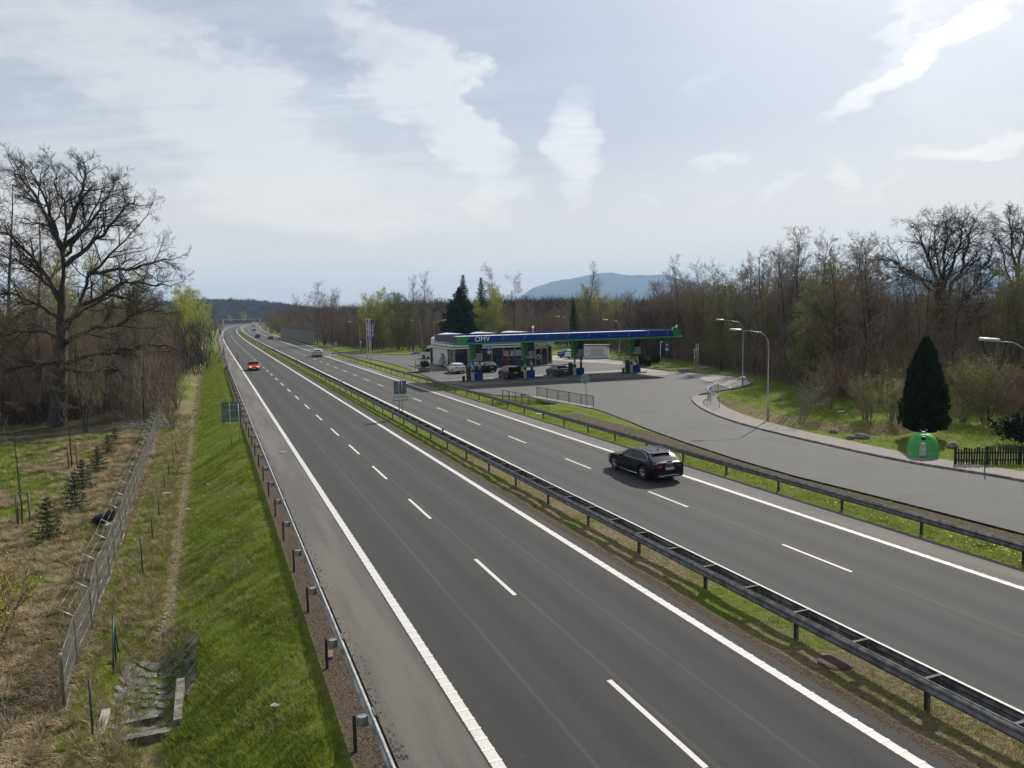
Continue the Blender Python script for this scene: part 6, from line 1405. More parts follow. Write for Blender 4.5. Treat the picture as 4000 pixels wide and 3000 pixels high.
def spruce(seed, H, rad, ma, name='spruce_tree', whorls=None, dens=1.0, droopy=-0.25, leafs=0.20):
    root = thing(name, 'x', 'conifer'); rg = np.random.RandomState(seed); segs = [(0, 0, -0.1, 0, 0, H*0.97, 0.011*H+0.01, 0.01, 0)]; pts = []; W_ = whorls or int(H*1.9)
    for w_ in range(W_):
        f = (w_+0.5)/W_; z = H*(0.06+0.92*f); L = rad*(1-f)**0.85*(0.85+0.3*rg.rand())+0.12; nb = 7 if H > 4 else 5
        for k in range(nb):
            a = 2*pi*(k+rg.rand()*0.6)/nb+w_; d = np.array([cos(a), sin(a), droopy+0.5*f]); d = unit(d); l = L*(0.75+0.4*rg.rand()); p0 = np.array([0, 0, z]); p1 = p0+d*l*0.6; p2 = p1+unit(d+np.array([0, 0, 0.18]))*l*0.4
            segs.append((*p0, *p1, 0.012*l+.006, 0.008*l+.004, 1)); segs.append((*p1, *p2, 0.008*l+.004, 0.004, 1)); m_ = int(max(5, l*16*dens))
            sd_ = np.cross(d, [0, 0, 1.0])
            for q in range(m_):
                t_ = (q+rg.rand())/m_; c = p0+(p1-p0)*min(1, t_/0.6) if t_ < 0.6 else p1+(p2-p1)*((t_-0.6)/0.4); pts.append(c+sd_*rg.normal(0, 0.16*l*(1-t_*0.6)+0.02)+np.array([0, 0, rg.normal(-0.03, 0.05)*min(1, H/6)]))
    seg_mesh('trunk', segs, M_bark, root); leaf_mesh('crown', pts, leafs*(1 if H > 4 else 0.45), ma, root, rg, 3 if H > 4 else 2, 0.10 if H > 4 else 0.03); return root
def thuja(seed, H, rad):
    root = thing('conifer_tree', 'x', 'conifer'); rg = np.random.RandomState(seed); n = 15000; z = rg.rand(n)**0.8; prof = np.interp(z, [0, .04, .13, .3, .5, .7, .85, 1], [.45, .88, 1.0, .93, .78, .57, .38, .06]); a = rg.rand(n)*2*pi
    lump = 1+0.10*np.sin(a*5+z*13)+0.09*np.sin(a*9-z*21)+0.05*np.sin(a*17+z*47); rr = rad*prof*lump*(1.06-0.36*rg.rand(n)**1.6); P_ = np.stack([rr*np.cos(a), rr*np.sin(a), 0.55+z*(H-0.6)], 1)
    up = np.stack([np.cos(a)*0.35, np.sin(a)*0.35, np.ones(n)], 1)+rg.normal(0, .22, (n, 3)); up /= np.linalg.norm(up, axis=1, keepdims=True); sd_ = np.cross(up, rg.normal(0, 1, (n, 3))); sd_ /= np.linalg.norm(sd_, axis=1, keepdims=True); s_ = 0.20*(0.5+rg.rand(n, 1))
    V = np.stack([P_-up*s_*0.4, P_+sd_*s_*0.28, P_+up*s_*0.8, P_-sd_*s_*0.28], 1).reshape(-1, 3); np_mesh('crown', V, np.arange(4*n).reshape(-1, 4), M_thuja, root)
    mb = MB(); mb.tube([(0, 0, 0.5), (0, 0, 1.2), (0, 0, H*0.5), (0, 0, H*0.8)], [rad*.6, rad*.72, rad*.45, rad*.12], 12); mb.build('inner_foliage', M_thuja, root)
    mb = MB(); mb.cyl((0, 0, -0.1), (0, 0, 1.5), 0.17, 0.12, 8); mb.build('trunk', M_bark, root); mb = MB(); mb.cyl((-0.5, -0.3, -0.1), (-0.55, -0.3, 1.3), 0.06, 0.05, 6); mb.build('trunk', M_bark, root); return root
USED = {}
def plant(key, P, label, cat='tree', group=None, rz=None, sc=1.0, rg=random.Random(77)):
    if key not in USED: USED[key] = o = KD[key]()
    else: o = copy_tree(USED[key])
    o.location = P; o.rotation_euler = (0, 0, rg.uniform(0, 6.28) if rz is None else rz); o.scale = (sc, sc, sc*rg.uniform(0.94, 1.06))
    for k in ('group', 'kind'):
        if k in o: del o[k]
    tag(o, label, cat, group); return o
for i, (H, mt_, ml, dn) in enumerate(((15, M_twig_brown, 1, 1.0), (17, M_twig_red, 1, 1.1), (16, M_twig_brown, 2, .8), (14, M_twig_grey, 1, 1.0), (13, M_twig_red, 3, .7))):
    KD['bare%d' % i] = (lambda i=i, H=H, mt_=mt_, ml=ml, dn=dn: alder(100+i, H, mt_, None, dn, ml))
KD['olive'] = lambda: alder(120, 13, M_twig_brown, (M_leaf_g, 0.13, 1, 0.12), .9, 2, 'budding_tree')
KD['olive2'] = lambda: alder(121, 11, M_twig_grey, (M_leaf_g, 0.14, 2, 0.18), .8, 3, 'budding_tree')
KD['willow'] = lambda: alder(122, 12, M_twig_grey, (M_leaf_y, 0.13, 2, 0.20), 1.0, 3, 'leafing_willow')
KD['poplar'] = lambda: alder(124, 15, M_twig_grey, None, 1.1, 1, 'bare_tree', 0, 30)
KD['birch'] = lambda: alder(123, 17, M_twig_red, (M_bud_red, 0.10, 1, 0.1), 1.1, 1, 'birch_tree', 0.10)
KD['shrub0'] = lambda: bush(130, 4.2, M_twig_brown); KD['shrub1'] = lambda: bush(131, 5.0, M_twig_red); KD['shrub2'] = lambda: bush(132, 3.2, M_twig_grey, None, 11)
KD['shrubleaf'] = lambda: bush(133, 3.4, M_twig_grey, (M_leaf_yel, 0.08, 1, 0.08), 12, 'yellow_shrub'); KD['shrubolive'] = lambda: bush(134, 4.4, M_twig_brown, (M_leaf_g, 0.10, 2, 0.12), 13, 'budding_shrub')
KD['spruce'] = lambda: spruce(140, 17, 3.4, M_needle); KD['bigpine'] = lambda: spruce(143, 15, 6.2, M_needle, 'broad_conifer', 22, 1.1, 0.15, 0.42); KD['youngspruce'] = lambda: spruce(141, 1.9, 0.72, M_yng, 'young_spruce', 9, 2.4, -0.05, 0.17); KD['thuja'] = lambda: thuja(142, 6.9, 1.28)
def wpt(x, y, z=0.08): return G(x, y, z)
rgw = random.Random(5)
HK = dict(bare0=15.4, bare1=17.4, bare2=16.4, bare3=14.4, bare4=13.4, olive=13.4, olive2=11.4, willow=12.4, birch=17.4, poplar=15.4)
LOOK = {'bare0': 'brown twigged', 'bare1': 'reddish twigged', 'bare2': 'forked brown', 'bare3': 'grey twigged', 'bare4': 'three stemmed reddish', 'olive': 'olive budding', 'shrub0': 'brown', 'shrub1': 'reddish', 'shrub2': 'grey', 'shrubolive': 'olive budding', 'shrubleaf': 'yellow leafing', 'spruce': 'dark spruce'}
def edge_fill(edge, depth, n, kinds, label, group, cat='tree', smin=0.8, smax=1.15, bias=1.6, zfun=None, marks=(), prof=None, off=0.0):
    pts = [p.xy for p in edge]; Ls = [(b-a).length for a, b in zip(pts, pts[1:])]; T = sum(Ls); done = 0; tries = 0; placed = []
    while done < n and tries < n*30:
        tries += 1; x = rgw.random()*T; i = 0
        while i < len(Ls)-1 and x > Ls[i]: x -= Ls[i]; i += 1
        k = x/Ls[i]; p = pts[i].lerp(pts[i+1], min(1, k)); out = p.normalized(); d = depth*rgw.random()**bias; q = p+out*(d+off)
        if any((q-r_).length < 2.0 for r_ in placed): continue
        placed.append(q); z = zfun(q) if zfun else 0.05; kd = rgw.choice(kinds); sc = rgw.uniform(smin, smax); xp = prj((q.x, q.y, 0))[0]
        if prof: sc = max(0.3, min(sc, zat(q, piece(xp, prof)+70*rgw.random()**1.5)/HK[kd]))
        mk = min(marks, key=lambda m_: abs(m_[0]-xp))[1] if marks else ''
        rowt = 'front row' if d < depth*0.15 else ('middle rows' if d < depth*0.45 else 'back rows'); size = 'short' if sc < smin+(smax-smin)*.33 else ('tall' if sc > smin+(smax-smin)*.67 else 'mid height')
        plant(kd, Vector((q.x, q.y, z)), size+' '+LOOK[kd]+' '+label+', '+((rowt+', ') if cat == 'tree' else '')+mk, cat, group, None, sc); done += 1
# right hand wood
ER = [wpt(*q) for q in ((2640, 1405), (2720, 1422), (2850, 1447), (3000, 1478), (3130, 1520), (3280, 1560), (3450, 1590), (3600, 1600), (3800, 1620), (4100, 1640), (4500, 1700))]
edge_fill(ER, 30, 135, ['bare0', 'bare1', 'bare2', 'bare3', 'bare4', 'bare0', 'bare3', 'olive', 'olive'], 'bare tree', 'bare trees of the right hand wood', prof=[(2640, 1060), (2750, 1040), (2900, 1010), (3000, 950), (3100, 925), (3250, 950), (3450, 935), (3500, 965), (3600, 1010), (4000, 960)], off=3.5, smin=.70, smax=1.05, marks=[(2660, 'beside the white pipe frame'), (2850, 'left of the lamp posts'), (3050, 'right of the lamp posts'), (3300, 'above the boulders'), (3600, 'behind the dark conifer'), (3900, 'behind the picket fence')])
edge_fill(ER, 5, 46, ['shrub0', 'shrub1', 'shrubolive', 'shrub0', 'shrubolive', 'shrubleaf'], 'shrub at the wood edge', 'shrubs edging the right hand wood', 'shrub', .7, 1.15, 1, marks=[(2660, 'beside the white pipe frame'), (2850, 'left of the lamp posts'), (3050, 'right of the lamp posts'), (3300, 'above the boulders'), (3600, 'behind the dark conifer'), (3900, 'behind the picket fence')])
# wood beyond the back lawn of the station
EB = [wpt(*q) for q in ((1340, 1352), (1480, 1366), (1600, 1370), (1700, 1366), (1900, 1358), (2150, 1350), (2350, 1362), (2520, 1382), (2640, 1405))]
edge_fill(EB, 40, 120, ['bare0', 'bare1', 'bare2', 'bare3', 'bare4', 'bare0'], 'bare tree', 'bare trees behind the station', prof=[(1340, 1200), (1480, 1150), (1600, 1145), (1700, 1155), (1900, 1150), (2100, 1150), (2300, 1150), (2500, 1135), (2640, 1070)], smin=.70, smax=.95, marks=[(1350, 'by the station entrance'), (1500, 'behind the flags'), (1660, 'above the white van'), (1850, 'behind the shop'), (2100, 'behind the canopy middle'), (2300, 'behind the kiosk'), (2550, 'by the canopy right end')])
edge_fill(EB, 7, 44, ['shrub0', 'shrub1', 'shrub2', 'shrub0'], 'shrub', 'shrubs behind the station', 'shrub', .8, 1.3, 1, marks=[(1350, 'by the station entrance'), (1500, 'behind the flags'), (1660, 'above the white van'), (1850, 'behind the shop'), (2100, 'behind the canopy middle'), (2300, 'behind the kiosk'), (2550, 'by the canopy right end')])
# singled out trees
for key, x, yb_, yt_, H, lab, cat in (('bigpine', 1800, 1366, 1105, 15, 'broad dark conifer in front of the tallest spruce above the shop', 'conifer'), ('spruce', 1815, 1362, 1058, 17, 'tallest dark spruce above the shop', 'spruce'), ('spruce', 1885, 1358, 1075, 17, 'narrow spruce just right of the tallest one', 'spruce'), ('spruce', 1760, 1364, 1175, 17, 'shorter dark spruce left of the tallest one', 'spruce'), ('spruce', 2242, 1352, 1172, 17, 'small dark conifer left of the yellow green willows', 'spruce'),
    ('birch', 1955, 1362, 1055, 17, 'pale drooping birch right of the spruces', 'birch'), ('birch', 2010, 1358, 1085, 17, 'second drooping birch right of the spruces', 'birch'), ('willow', 1915, 1366, 1110, 12, 'yellow green leafing tree in front of the spruces', 'tree'), ('willow', 1455, 1368, 1130, 12, 'yellow green leafing willow left of the flags', 'willow'), ('willow', 1490, 1366, 1150, 12, 'broad yellow green willow behind the purple flags', 'willow'),
    ('poplar', 2292, 1352, 1040, 15, 'tall thin bare tree before the blue mountain', 'tree'), ('willow', 2325, 1350, 1110, 12, 'yellow green tree below the mountain, the taller of the pair', 'willow'), ('willow', 2380, 1352, 1150, 12, 'low yellow green tree below the mountain', 'willow'), ('olive', 2540, 1380, 1140, 13, 'olive budding tree behind the right end of the canopy', 'tree'), ('poplar', 2650, 1402, 1015, 15, 'thin bare tree standing above the wood edge right of the mountain', 'tree'),
    ('olive2', 3150, 1530, 1130, 11, 'broad olive budding tree at the wood edge behind the two lamp posts', 'tree'), ('olive', 2820, 1448, 1130, 13, 'olive budding tree at the wood edge left of the two lamp posts', 'tree'), ('poplar', 3060, 1475, 910, 15, 'tall fanning bare tree rising above the right hand wood', 'tree'), ('poplar', 3120, 1480, 915, 15, 'second tall fanning bare tree above the right hand wood', 'tree'), ('bare0', 3310, 1500, 930, 15, 'tall bare tree left of the big oak', 'tree'), ('bare3', 3385, 1500, 925, 14, 'slim bare tree with tiered twigs left of the big oak', 'tree'),
    ('birch', 3260, 1555, 1010, 17, 'reddish budding birch in the right hand wood', 'birch'), ('bare2', 3890, 1575, 1020, 16, 'dark trunked tree at the right, behind the picket fence', 'tree'), ('olive2', 1560, 1368, 1150, 11, 'olive budding tree right of the purple flags', 'tree'), ('poplar', 1600, 1365, 1085, 15, 'bare tree with a fan of pale twigs above the lamp by the van', 'tree'), ('poplar', 1650, 1362, 1095, 15, 'second fan of pale bare twigs above the shop', 'tree')):
    P0 = wpt(x, yb_); h = zat(P0, yt_); plant(key, P0, lab, cat, None, None, h/H*1.0)
P0 = G(3607, 1712, 0.08); h = zat(P0, 1300); o = plant('thuja', P0, 'dark green cone shaped conifer behind the bottle bank', 'conifer', None, 0.3, h/6.9)
# shrubs on the lawn and by the apron
for key, x, y, sc, lab in (('shrub2', 3130, 1655, 1.05, 'spreading bare shrub on the lawn right of the lamp post'), ('shrubleaf', 3190, 1590, .95, 'yellow leafing shrub at the wood edge above the spreading shrub'), ('shrubleaf', 3480, 1640, 1.0, 'yellow leafing shrub left of the dark conifer'), ('shrubleaf', 3400, 1655, .8, 'smaller yellow leafing shrub left of the dark conifer'), ('shrubolive', 3380, 1640, .8, 'olive budding shrub behind the two boulders'), ('shrubolive', 3760, 1650, 1.0, 'olive budding shrub right of the dark conifer'), ('shrubleaf', 3720, 1670, .75, 'yellow leafing shrub right of the dark conifer'), ('shrubolive', 3850, 1660, 1.1, 'olive budding shrub behind the picket fence'), ('shrub1', 3950, 1670, 1.0, 'brown shrub at the right edge behind the picket fence'), ('shrub1', 3240, 1600, 1.0, 'reddish shrub behind the yellow leafing shrub')):
    plant(key, wpt(x, y), lab, 'shrub', None, None, sc)
def planter_conifer(P, H, lab, sc, box=True):
    if box:
        mb = MB(); mb.bbox((0, 0, 0.3), (1.5, 1.5, 0.6), 0.04); o = mb.build('planter', M_concd, None, 'concrete planter '+lab, 'planter'); o.location = P; o.rotation_euler.z = SRZ
        P = P+Vector((0, 0, 0.5))
    return P
KD['potconifer'] = lambda: spruce(150, 2.6, 1.15, M_thuja, 'potted_conifer', 10, 1.6, 0.15, 0.20)
KD['roundbush'] = lambda: bush(151, 2.4, M_twig_brown, (M_thuja, 0.16, 5, 0.13), 18, 'evergreen_bush', .8)
P0 = planter_conifer(G(1658, 1451, 0.1), 2, 'at the left corner of the shop terrace', 1); plant('roundbush', P0, 'dark bushy evergreen in the planter left of the shop', 'shrub', None, None, .48)
plant('potconifer', G(1731, 1440, 0.12), 'slim conifer against the white end wall of the shop', 'conifer', None, None, 1.0)
for x, y, sc, lab in ((2508, 1431, .72, 'dark evergreen bush right of the last pump, left of the pair'), (2530, 1433, .5, 'smaller evergreen bush right of the last pump'), (2556, 1422, .6, 'dark evergreen in a planter by the lawn slabs'), (3975, 1740, .9, 'dark evergreen bush at the right edge behind the fence')): plant('roundbush', G(x, y, 0.08), lab, 'shrub', None, None, sc)
# left side: wood behind the meadow
def zl(q): return tz(q.x, q.y)
EL = [GT(*q) for q in ((-500, 1640), (-200, 1650), (0, 1650), (150, 1645), (300, 1640), (430, 1620), (540, 1570), (640, 1490))]
edge_fill(EL, 38, 125, ['bare0', 'bare1', 'bare2', 'bare3', 'bare4', 'bare1', 'olive'], 'bare tree', 'bare trees of the left hand wood', 'tree', .62, .95, 1.3, zl, prof=[(0, 980), (300, 1000), (600, 1080), (700, 1150)], marks=[(20, 'at the left edge'), (220, 'behind the oak trunk'), (420, 'right of the oak'), (600, 'by the brush pile')])
edge_fill(EL, 16, 60, ['shrub0', 'shrub1', 'shrub2', 'shrub0', 'shrubolive'], 'shrub in the left wood', 'shrubs of the left hand wood', 'shrub', .8, 1.5, 1, zl, marks=[(20, 'at the left edge'), (220, 'behind the oak trunk'), (420, 'right of the oak'), (600, 'by the brush pile')])
for key, x, yb_, yt_, H, lab, cat in (('birch', 40, 1600, 690, 17, 'reddish drooping birch behind the left half of the big oak', 'birch'), ('birch', 130, 1600, 780, 17, 'second reddish drooping birch behind the big oak', 'birch'), ('willow', 470, 1520, 1000, 12, 'yellow green tree showing through the right limbs of the oak', 'willow'), ('willow', 180, 1560, 980, 12, 'yellow green tree showing through the left limbs of the oak', 'willow'),
    ('willow', 735, 1420, 1105, 12, 'yellow green willow at the left roadside, nearest the bridge', 'willow'), ('willow', 775, 1385, 1120, 12, 'rounded yellow green willow at the left roadside, farther out', 'willow'), ('willow', 700, 1450, 1150, 12, 'low willow at the left roadside before the taller ones', 'willow'),
    ('bare4', 510, 1635, 1330, 13, 'slim dark sapling right of the oak by the brush pile', 'tree'), ('bare3', 565, 1665, 1290, 14, 'straight slim tree rising from the brush pile', 'tree'), ('bare2', 330, 1690, 1200, 16, 'twin stemmed tree leaning right of the oak trunk', 'tree'), ('bare4', 150, 1655, 1250, 13, 'several stemmed tree left of the oak trunk', 'tree'), ('bare4', 20, 1650, 1300, 13, 'tree at the left edge of the wood', 'tree')):
    P0 = GT(x, yb_); h = zat(P0, yt_)-P0.z; plant(key, P0, lab, cat, None, None, h/H)
for key, x, y, sc, lab in (('shrub1', 660, 1640, .7, 'brown shrub growing through the far part of the chain link fence'), ('shrub1', 690, 1600, .7, 'brown shrub beyond the green fence posts'), ('shrub0', 672, 1680, .55, 'thin brown shrub beside the fence'), ('shrub1', 800, 1335, 1.6, 'brown roadside thicket before the far bend'), ('shrub1', 818, 1315, 2.0, 'reddish roadside thicket near the gantry'), ('shrub0', 838, 1300, 2.2, 'dark roadside thicket at the gantry leg'), ('shrub2', 872, 1662, .45, 'small bare bush left of the green grey sign'), ('shrub1', 845, 1292, 2.4, 'tall reddish thicket behind the gantry leg')):
    plant(key, GT(x, y), lab, 'shrub', None, None, sc)
# trees round the noise wall
NW = [RD(s, 29+3*sin(s)) for s in range(212, 420, 14)]
for k, p in enumerate(NW): plant(['bare0', 'bare3', 'bare2', 'bare1', 'bare4'][k % 5], Vector((p.x, p.y, 0)), ['brown twigged', 'grey twigged', 'forked', 'reddish', 'three stemmed'][k % 5]+' bare tree behind the noise wall, '+['at its near end', 'left of the near end', 'over its middle', 'over its far half', 'past its far end'][min(4, k//3)], 'tree', 'trees behind the noise wall', None, rgw.uniform(.85, 1.1) if k < 8 else .7)
for x, yb_, yt_, key, H, lab in ((1170, 1322, 1150, 'bare0', 15, 'dark bare tree above the middle of the noise wall'), (1265, 1350, 1120, 'bare2', 16, 'tall many stemmed tree right of the noise wall'), (1300, 1352, 1150, 'bare1', 17, 'tree behind the round sign'), (1240, 1348, 1165, 'bare3', 14, 'grey bare tree at the end of the noise wall'), (1325, 1350, 1140, 'poplar', 15, 'slim fanning tree right of the noise wall')):
    P0 = wpt(x, yb_, 0); h = zat(P0, yt_); plant(key, P0, lab, 'tree', None, None, h/H)
for x, yb_, yt_, lab in ((1060, 1303, 1215, 'brown roadside bush left of the noise wall'), (1085, 1306, 1230, 'olive roadside bush touching the noise wall'), (1100, 1300, 1195, 'tall bush behind the left end of the noise wall'), (1040, 1293, 1225, 'low bush before the far bend')):
    P0 = wpt(x, yb_, 0); plant('shrub1' if x != 1085 else 'shrubolive', P0, lab, 'shrub', None, None, zat(P0, yt_)/4.6)
# near left meadow: staked young trees, little spruces
def staked(P, H, lab, seed):
    r = thing('young_tree', 'bare young tree inside three stakes, '+lab, 'young tree', P); g = Grow(seed); PP = [dict(seg=.5, wander=.03, up=.02, kids=7, ang=38, ratio=.33, start=.45, rk=.35, cone=.3), dict(seg=.3, wander=.10, up=.05, kids=4, ang=35, ratio=.5, start=.3, rk=.5), dict(seg=.3, wander=.1, up=.04, kids=0, ang=30, ratio=.5, rmin=.008)]
    g.shoot(np.array([0, 0, -.1]), np.array([0.02, 0, 1.]), H, 0.055, 0, PP); split_tree(r, g, 0, M_bark, M_twig_brown)
    st = thing('tree_stakes', 'three wooden stakes round the young tree '+lab, 'tree stakes', P)
    for k in range(3):
        a = 2*pi*k/3+0.5; mb = MB(); mb.cyl((0.34*cos(a), 0.34*sin(a), -0.2), (0.34*cos(a), 0.34*sin(a), 1.75), 0.045, n=7); mb.build('stake', M_wood, st)
        b = 2*pi*(k+1)/3+0.5; mb = MB(); mb.cyl((0.34*cos(a), 0.34*sin(a), 1.68), (0.34*cos(b), 0.34*sin(b), 1.68), 0.03, n=6); mb.build('cross_bar', M_wood, st)
staked(GT(88, 2055), 5.0, 'nearest the bridge', 61); staked(GT(281, 1832), 5.2, 'beside the row of little spruces', 62)
for x, y, sc, lab in ((190, 2110, 1.0, 'nearest and bushiest'), (298, 1995, 1.05, 'second from the bridge'), (325, 1915, .95, 'third from the bridge'), (385, 1850, .95, 'fourth from the bridge'), (425, 1775, .8, 'fifth from the bridge'), (450, 1725, .6, 'farthest')): plant('youngspruce', GT(x, y), 'little spruce in the dry grass, '+lab+' of the row', 'young spruce', 'little spruces in the meadow', None, sc*1.05)
KD['nearbush'] = lambda: bush(135, 2.6, M_twig_brown, (M_leaf_yel, 0.055, 2, 0.06), 16, 'budding_shrub', .9)
plant('nearbush', GT(-40, 2560), 'yellow budding bush entering at the left edge of the meadow', 'shrub', None, 1.0, 1.15)
# brush pile
rg = np.random.RandomState(3); P0 = GT(560, 1672); sg_ = []
for k in range(420):
    c = np.array([rg.normal(0, 1.7), rg.normal(0, 1.0), 0.05+abs(rg.normal(0, .22))]); d = rg.normal(0, 1, 3); d[2] *= .25; d = unit(d)*rg.uniform(.25, .9); sg_.append((*(c-d), *(c+d), .018, .008, 0))
o = seg_mesh('brush_pile', sg_, M_twig_grey, None); o.location = P0; tag(o, 'heap of cut branches under the slim trees by the fence', 'brush pile')
# ------------------------------------------------------------------ undergrowth, far woods, hills, mountain, grass, haze
rg = np.random.RandomState(8)
def clump_field(name, pts, H, ma, label=None, n_per=26, w=1.6, leafy=False, sz=0.10):
    """a thicket nobody could count: slender upright blades of twig, many per point"""
    P_ = np.repeat(np.array(pts, float), n_per, 0); n = len(P_); hh = np.repeat(np.asarray(H, float) if hasattr(H, '__len__') else np.full(len(pts), float(H)), n_per)
    b = P_+np.stack([rg.normal(0, w, n), rg.normal(0, w, n), rg.rand(n)**1.3*hh*0.75], 1); L = hh*(0.10+0.24*rg.rand(n)); d = np.stack([rg.normal(0, .38, n), rg.normal(0, .38, n), np.ones(n)], 1); d /= np.linalg.norm(d, axis=1, keepdims=True)
    a = rg.rand(n)*2*pi; s_ = np.stack([np.cos(a), np.sin(a), np.zeros(n)], 1)*(sz*(0.4+0.8*rg.rand(n)))[:, None]
    e = b+d*L[:, None]; V = np.stack([b-s_*0.5, b+s_*0.5, e], 1).reshape(-1, 3); o = np_mesh(name, V, np.arange(3*n).reshape(-1, 3), ma); return tag(o, label, kind='stuff')
def band_pts(edge, depth, n, z=0.0, d0=0.0, zf=None):
    pts = [p.xy for p in edge]; Ls = np.array([(b-a).length for a, b in zip(pts, pts[1:])]); cs = np.concatenate([[0], np.cumsum(Ls)]); out = []
    for k in range(n):
        x = rg.rand()*cs[-1]; i = min(len(Ls)-1, int(np.searchsorted(cs, x)-1)); i = max(i, 0); p = pts[i].lerp(pts[i+1], (x-cs[i])/Ls[i]); q = p+p.normalized()*(d0+depth*rg.rand()); out.append((q.x, q.y, zf(q) if zf else z))
    return out
clump_field('undergrowth', band_pts(ER, 26, 1500, 0, 0.5), 4.2+3*rg.rand(1500), M_twig_brown, 'brown tangle of undergrowth filling the right hand wood', 34, 1.3, sz=.045)
clump_field('undergrowth', band_pts(ER, 16, 420, 0, 20), 9+4*rg.rand(420), M_twig_brown, 'high brown twig mass deep in the right hand wood', 150, 2.2, sz=.06)
clump_field('undergrowth', band_pts(EB, 40, 1500, 0, 1), 4+4*rg.rand(1500), M_twig_brown, 'brown tangle of undergrowth behind the station', 40, 1.8, sz=.06)
clump_field('undergrowth', band_pts(EB, 20, 520, 0, 30), 8+2.5*rg.rand(520), M_twig_brown, 'high brown twig mass deep behind the station', 150, 2.6, sz=.08)
clump_field('undergrowth', band_pts(EL, 30, 1300, -1.5, 0.5, zl), 3.6+4*rg.rand(1300), M_twig_brown, 'brown tangle of undergrowth in the left hand wood', 36, 1.4, sz=.045)
clump_field('undergrowth', band_pts(EL, 16, 320, -1.5, 26, zl), 9+4*rg.rand(320), M_twig_brown, 'high brown twig mass deep in the left hand wood', 150, 2.2, sz=.06)
EL2 = [RD(s, -13-0.02*s) for s in (95, 140, 200, 280, 380, 480, 620)]
clump_field('undergrowth', band_pts(EL2, 22, 900, -1.4), 4.5+4*rg.rand(900), M_twig_red, 'reddish brown roadside thicket along the left side to the bend', 50, 2.0, sz=.09)
EF = [RD(s, -10.5-0.01*s) for s in (66, 85, 110, 140)]
clump_field('undergrowth', band_pts(EF, 7, 420, -1.4), 3.5+4*rg.rand(420), M_twig_brown, 'brown twiggy scrub crowding the far part of the chain link fence', 60, 1.1, sz=.05)
EN = [RD(s, 27.5+0.01*s) for s in (206, 260, 340, 440, 560)]
clump_field('undergrowth', band_pts(EN, 26, 620, 0), 4+3.5*rg.rand(620), M_twig_brown, 'brown thicket behind the noise wall', 50, 1.8, sz=.08)
# far woods that read as one mass
def far_mat(name, c1, c2):
    ma, t = GM(name); P_ = t.new('ShaderNodeNewGeometry').outputs['Position']; c = t.mix(t.ramp(t.noise(P_, 0.05, 5, 0.7), .35, .65), c1, c2); finish(t, t.new('ShaderNodeBsdfPrincipled', {'Base Color': c, 'Roughness': 1.0, 'Specular IOR Level': 0.0})); return ma
M_far = far_mat('far_bare_wood', (0.060, 0.050, 0.047), (0.115, 0.095, 0.085)); M_farc = far_mat('far_conifers', (0.018, 0.028, 0.020), (0.035, 0.048, 0.03)); M_farg = far_mat('far_leafing_trees', (0.10, 0.12, 0.03), (0.17, 0.18, 0.06))
def far_wood(name, az0, az1, r0, r1, zf, n, label, ma, H=(13, 18), sz=.9, n_per=46, w=3.2):
    pts = []; hs = []
    for k in range(n):
        a = az0+(az1-az0)*rg.rand(); r = r0+(r1-r0)*rg.rand(); x, y = r*sin(a), r*cos(a); pts.append((x, y, zf(x, y)-1)); hs.append(H[0]+(H[1]-H[0])*rg.rand())
    return clump_field(name, pts, np.array(hs), ma, label, n_per, w, sz=sz)
def az_of(x): return azel(x, 1230)[0]
far_wood('far_wood', az_of(1490), az_of(2300), 290, 345, lambda x, y: 0, 620, 'purplish grey far wood beyond the station', M_far, (13, 17), .34, 140, 3.0)
far_wood('far_wood', az_of(1900), az_of(2900), 235, 290, lambda x, y: 0, 420, 'dark far wood below the blue mountain', M_far, (12, 15), .30, 130, 2.8)
far_wood('far_wood', az_of(1120), az_of(1560), 420, 520, lambda x, y: 0, 380, 'far wood between the noise wall and the flags', M_far, (12, 17), .5, 120, 4.0)
far_wood('far_wood', az_of(2500), az_of(4600), 135, 185, lambda x, y: 0, 620, 'deep background of the right hand wood', M_far, (9, 13), .18, 110, 3.0)
far_wood('far_wood', az_of(-700), az_of(720), 150, 210, lambda x, y: -1.5, 520, 'deep background of the left hand wood', M_far, (10, 15), .18, 110, 3.0)
def hill(name, cx, cy, rx_, ry_, h, rot=0.0, ma=None, seed=0, n=48, p=1.5):
    V = []; 
    for i in range(n+1):
        for j in range(n+1):
            u = -1+2*i/n; v = -1+2*j/n; r2 = u*u+v*v; z = h*max(0, 1-r2)**p*(1+0.10*sin(u*7+seed)+0.07*sin(v*9+u*4+seed*2))-0.5; x = u*rx_; y = v*ry_; V.append((cx+x*cos(rot)-y*sin(rot), cy+x*sin(rot)+y*cos(rot), z))
    I = np.arange(len(V)).reshape(n+1, n+1); F_ = np.stack([I[:-1, :-1], I[1:, :-1], I[1:, 1:], I[:-1, 1:]], -1).reshape(-1, 4); o = np_mesh(name, V, F_, ma, smooth=True); return tag(o, kind='structure')
